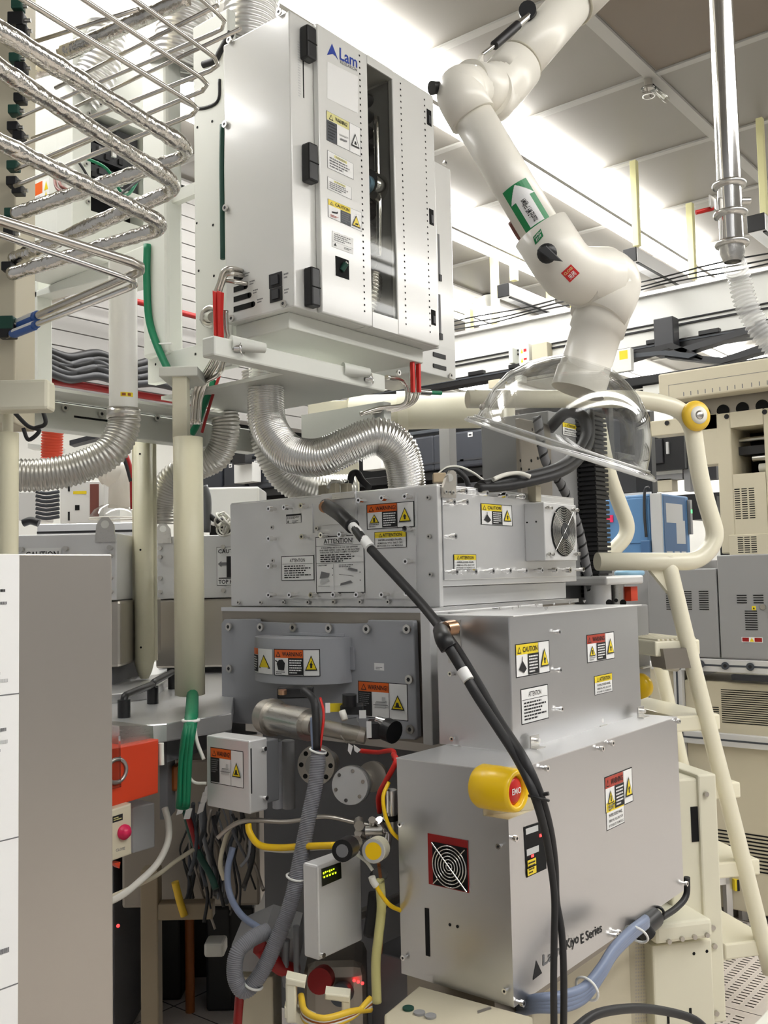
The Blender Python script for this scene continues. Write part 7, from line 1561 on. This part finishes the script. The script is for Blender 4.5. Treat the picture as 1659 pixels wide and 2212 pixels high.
# blue machine
kb0 = D(1426, 1065, 5.2)
bl = thing('blue_machine', 'blue instrument cabinet with a pale display, seen through the stair handrail', 'machine', (kb0.x, kb0.y, 1.3))
zz1, zz0 = kb0.z, D(1430, 1212, 5.2).z
xr_ = ony(1490, 1140, kb0.y).x; yl_ = onx(1285, 1140, kb0.x).y
B().box((kb0.x, kb0.y, zz0), (xr_, yl_, zz1), 'blue', .01).make('case', bl)
B().box((kb0.x-.012, onx(1421, 1140, kb0.x).y-.03, zz0), (kb0.x, onx(1408, 1140, kb0.x).y, zz1), 'ink_pale', .003).make('corner_trim', bl)
B().box((kb0.x-.006, onx(1405, 1140, kb0.x).y, zz0+.1), (kb0.x, onx(1300, 1140, kb0.x).y, zz1-.02), 'blue', .003).make('door', bl)
a, d = onx(1338, 1096, kb0.x-.007), onx(1358, 1128, kb0.x-.007); B().box((kb0.x-.012, d.y, d.z), (kb0.x-.006, a.y, a.z), 'label_pale_yellow').box((kb0.x-.013, d.y+.02, d.z+.02), (kb0.x-.012, a.y-.02, a.z-.02), 'brown_steel').make('latch_plate', bl)
a, d = onx(1300, 1114, kb0.x-.007), onx(1325, 1128, kb0.x-.007); B().box((kb0.x-.012, d.y, d.z), (kb0.x-.006, a.y, a.z), 'pink_film').make('pink_label', bl)
a, d = onx(1388, 1168, kb0.x), onx(1410, 1210, kb0.x); B().box((kb0.x-.03, d.y, d.z), (kb0.x, a.y, a.z), 'blue_dark', .004).make('side_box', bl)
f = ry(kb0.y-.001, (1432, 1070), (1488, 1200))
sticker('display', bl, f, [('r', 0, 0, .95, 1, 'blue_dark'), ('r', .1, .55, .8, .88, 'ink_pale'), ('r', .5, .2, .88, .6, 'ink_pale'), ('r', .06, .03, .3, .07, 'ink_pale'), ('r', .38, .03, .6, .07, 'ink_pale'), ('r', .68, .03, .88, .07, 'ink_pale')])
B().box((xr_-.03, kb0.y-.02, zz0+.15), (xr_, kb0.y, zz1-.02), 'machine_grey', .003).box((xr_-.02, kb0.y-.022, zz0+.27), (xr_-.008, kb0.y-.02, zz0+.29), 'led_green').make('side_strip', bl)
B().box((kb0.x+.1, kb0.y+.1, zz1), (kb0.x+.12, yl_-.1, zz1+.02), 'alu_bright').make('top_rail', bl)
tag(B().tube([onx(*q, kb0.x-.02) for q in ((1402, 1052), (1393, 1060), (1392, 1110), (1396, 1160))], .008, 'dark_plastic', 8).make('cable'), 'dark cable hanging down the blue machine', 'cable')
tb = tag(B().box((kb0.x-.3, kb0.y-.3, .9), (xr_+.3, yl_+.3, zz0-.002), 'machine_grey', .006).make('equipment_base'), 'grey base under the blue machine', 'base')
tag(B().ball(D(1345, 1210, 4.4), .05, 'blue_film', 14, (1.6, 1.2, .45)).make('plastic_bag'), 'pale blue plastic film heap on the stair platform', 'bag')
tag(B().ball(D(1360, 1238, 4.2), .05, 'blue_film', 14, (1.8, 1.2, .5)).make('plastic_bag'), 'pale blue plastic film bulging below the stair rail', 'bag')
tag(B().box(D(1522, 1208, 4.9), D(1555, 1225, 4.9)+V((0, .1, 0)), 'orange_red', .01).make('orange_cover'), 'orange cover above the grey double cabinet', 'cover')
# ================================================================= STORAGE RACKS AND DARK EQUIPMENT BEHIND
SX = 7.2
def sxp(px, py, x=SX): return onx(px, py, x)
sr = thing('stocker_rack', 'black storage rack carrying dark wafer boxes beyond the fat cream duct', 'rack', sxp(980, 1060))
zs = sxp(980, 1012).z
B().box((SX+.05, sxp(1330, 1000).y, zs-.08), (SX+.8, sxp(380, 1000).y, zs), 'black', .004).make('shelf', sr)
B().box((SX+.5, sxp(1330, 1000).y, 1.2), (SX+.55, sxp(380, 1000).y, zs+.55), 'hole').make('back_panel', sr)
B().box((SX+.02, sxp(1330, 1000).y, zs-.22), (SX+.1, sxp(380, 1000).y, zs-.14), 'dark_plastic', .004).make('lower_beam', sr)
B().box((SX+.02, sxp(1330, 1000).y, zs+.36), (SX+.1, sxp(380, 1000).y, zs+.39), 'slate', .004).make('upper_beam', sr)
for k, px in enumerate((905, 968, 1028, 1088, 1148, 505, 560, 455, 400, 1250)):
    y = sxp(px, 980).y
    o = thing('wafer_box', 'dark wafer storage box, %s' % ('just beside the duct curve', 'behind the slim grey post', 'beside the cream post', 'behind the clear hood edge', 'under the clear hood', 'between the two ducts, farther in', 'behind the lower duct loop', 'by the thick sleeve edge', 'hidden behind the sleeve', 'beyond the cable chain')[k], 'wafer box', (SX+.2, y, zs))
    B().box((SX, y-.17, zs+.003), (SX+.45, y+.17, zs+.33), 'foup', .02).make('shell', o)
    B().box((SX-.002, y+.03, zs+.27), (SX, y+.08, zs+.31), 'label_white').box((SX-.003, y+.04, zs+.28), (SX-.002, y+.07, zs+.295), 'ink').make('tag', o)
    B().box((SX-.006, y-.17, zs+.06), (SX, y+.17, zs+.075), 'dark_plastic').make('rib', o)
rd = B().ball(sxp(1075, 1028), .012, 'led_red', 10).make('indicator_lamp'); tag(rd, 'tiny red indicator lamp in the dark behind the lifting eye', 'lamp')
# mixed dark equipment beyond the stair
de = thing('dark_equipment', 'dark equipment with a black hanging unit beyond the hood and handrail', 'machine', onx(1430, 1050, 6.2))
DX = 6.2
def dxp(px, py, x=DX): return onx(px, py, x)
def dpan(tl, br, x=DX, t=.2, m='black', bev=0): 
    a, d = dxp(*tl, x), dxp(*br, x); return B().box((x, d.y, d.z), (x+t, a.y, a.z), m, bev)
dpan((1395, 938), (1480, 1012)).make('hanging_unit', de)
dpan((1410, 950), (1432, 1000), DX-.02, .02, 'dark_plastic', .004).make('cover', de)
dpan((1438, 955), (1444, 980), DX-.02, .02, 'ink_pale').make('panel_strip', de)
dpan((1300, 1000), (1400, 1060), DX+.1, .2, 'dark_plastic').make('base_block', de)
dpan((1300, 1075), (1360, 1083), DX, .1, 'ink_pale').make('bright_rail', de)
dpan((1488, 1075), (1550, 1120), DX, .3, 'black').make('lower_unit', de)
for tl, br, m in (((1474, 950), (1492, 1060), 'machine_grey'), ((1400, 1010), (1474, 1022), 'white_paint'), ((1400, 1028), (1474, 1034), 'machine_grey'), ((1420, 1036), (1452, 1060), 'beige'), ((1505, 1010), (1548, 1034), 'dark_plastic')):
    dpan(tl, br, DX+.05, .1, m).make('fixture', de)
wall = B(); wall.box((9.5, -2, .0), (9.6, 10, 2.35), 'white_paint')
struct(wall.make('wall_partition'))
wb = thing('window_band', 'dark framed glazing band in the far partition', 'window band', (9.45, 3, 1.6))
b = B()
for k in range(14): b.box((9.44, -1.5+k*.8, .8), (9.5, -1.42+k*.8, 2.3), 'black')
b.box((9.44, -1.5, 2.25), (9.5, 9.5, 2.35), 'black').box((9.44, -1.5, 1.5), (9.5, 9.5, 1.56), 'dark_plastic').box((9.44, -1.5, .0), (9.5, 9.5, .8), 'slate'); b.make('frame', wb)
# white boxes on the dark rack seen between the ducts
for q0, q1, lb in (((505, 1003), (545, 1040), 'white box on the rack between the two ducts'), ((783, 980), (825, 1012), 'bright white box under the arch of the S-shaped duct')):
    a, d = sxp(*q0, SX-.15), sxp(*q1, SX-.15); tag(B().box((SX-.15, d.y, d.z), (SX-.02, a.y, a.z), 'white_enamel', .006).make('white_box'), lb, 'box')
a, d = sxp(500, 930, SX-.3), sxp(530, 1000, SX-.3); tag(B().box((SX-.3, d.y, d.z), (SX-.2, a.y, a.z), 'black', .006).make('monitor'), 'black panel hanging between the thick sleeve and the S-shaped duct', 'panel')
w = bpy.data.worlds.new('world'); S.world = w; w.use_nodes = True
w.node_tree.nodes['Background'].inputs[0].default_value = (1, .985, .955, 1); w.node_tree.nodes['Background'].inputs[1].default_value = .16
S.cycles.max_bounces = 8; S.cycles.transparent_max_bounces = 14; S.cycles.diffuse_bounces = 4; S.cycles.glossy_bounces = 4
S.cycles.caustics_reflective = False; S.cycles.caustics_refractive = False; S.cycles.sample_clamp_indirect = 6
S.cycles.use_denoising = True
S.cycles.adaptive_threshold = .02
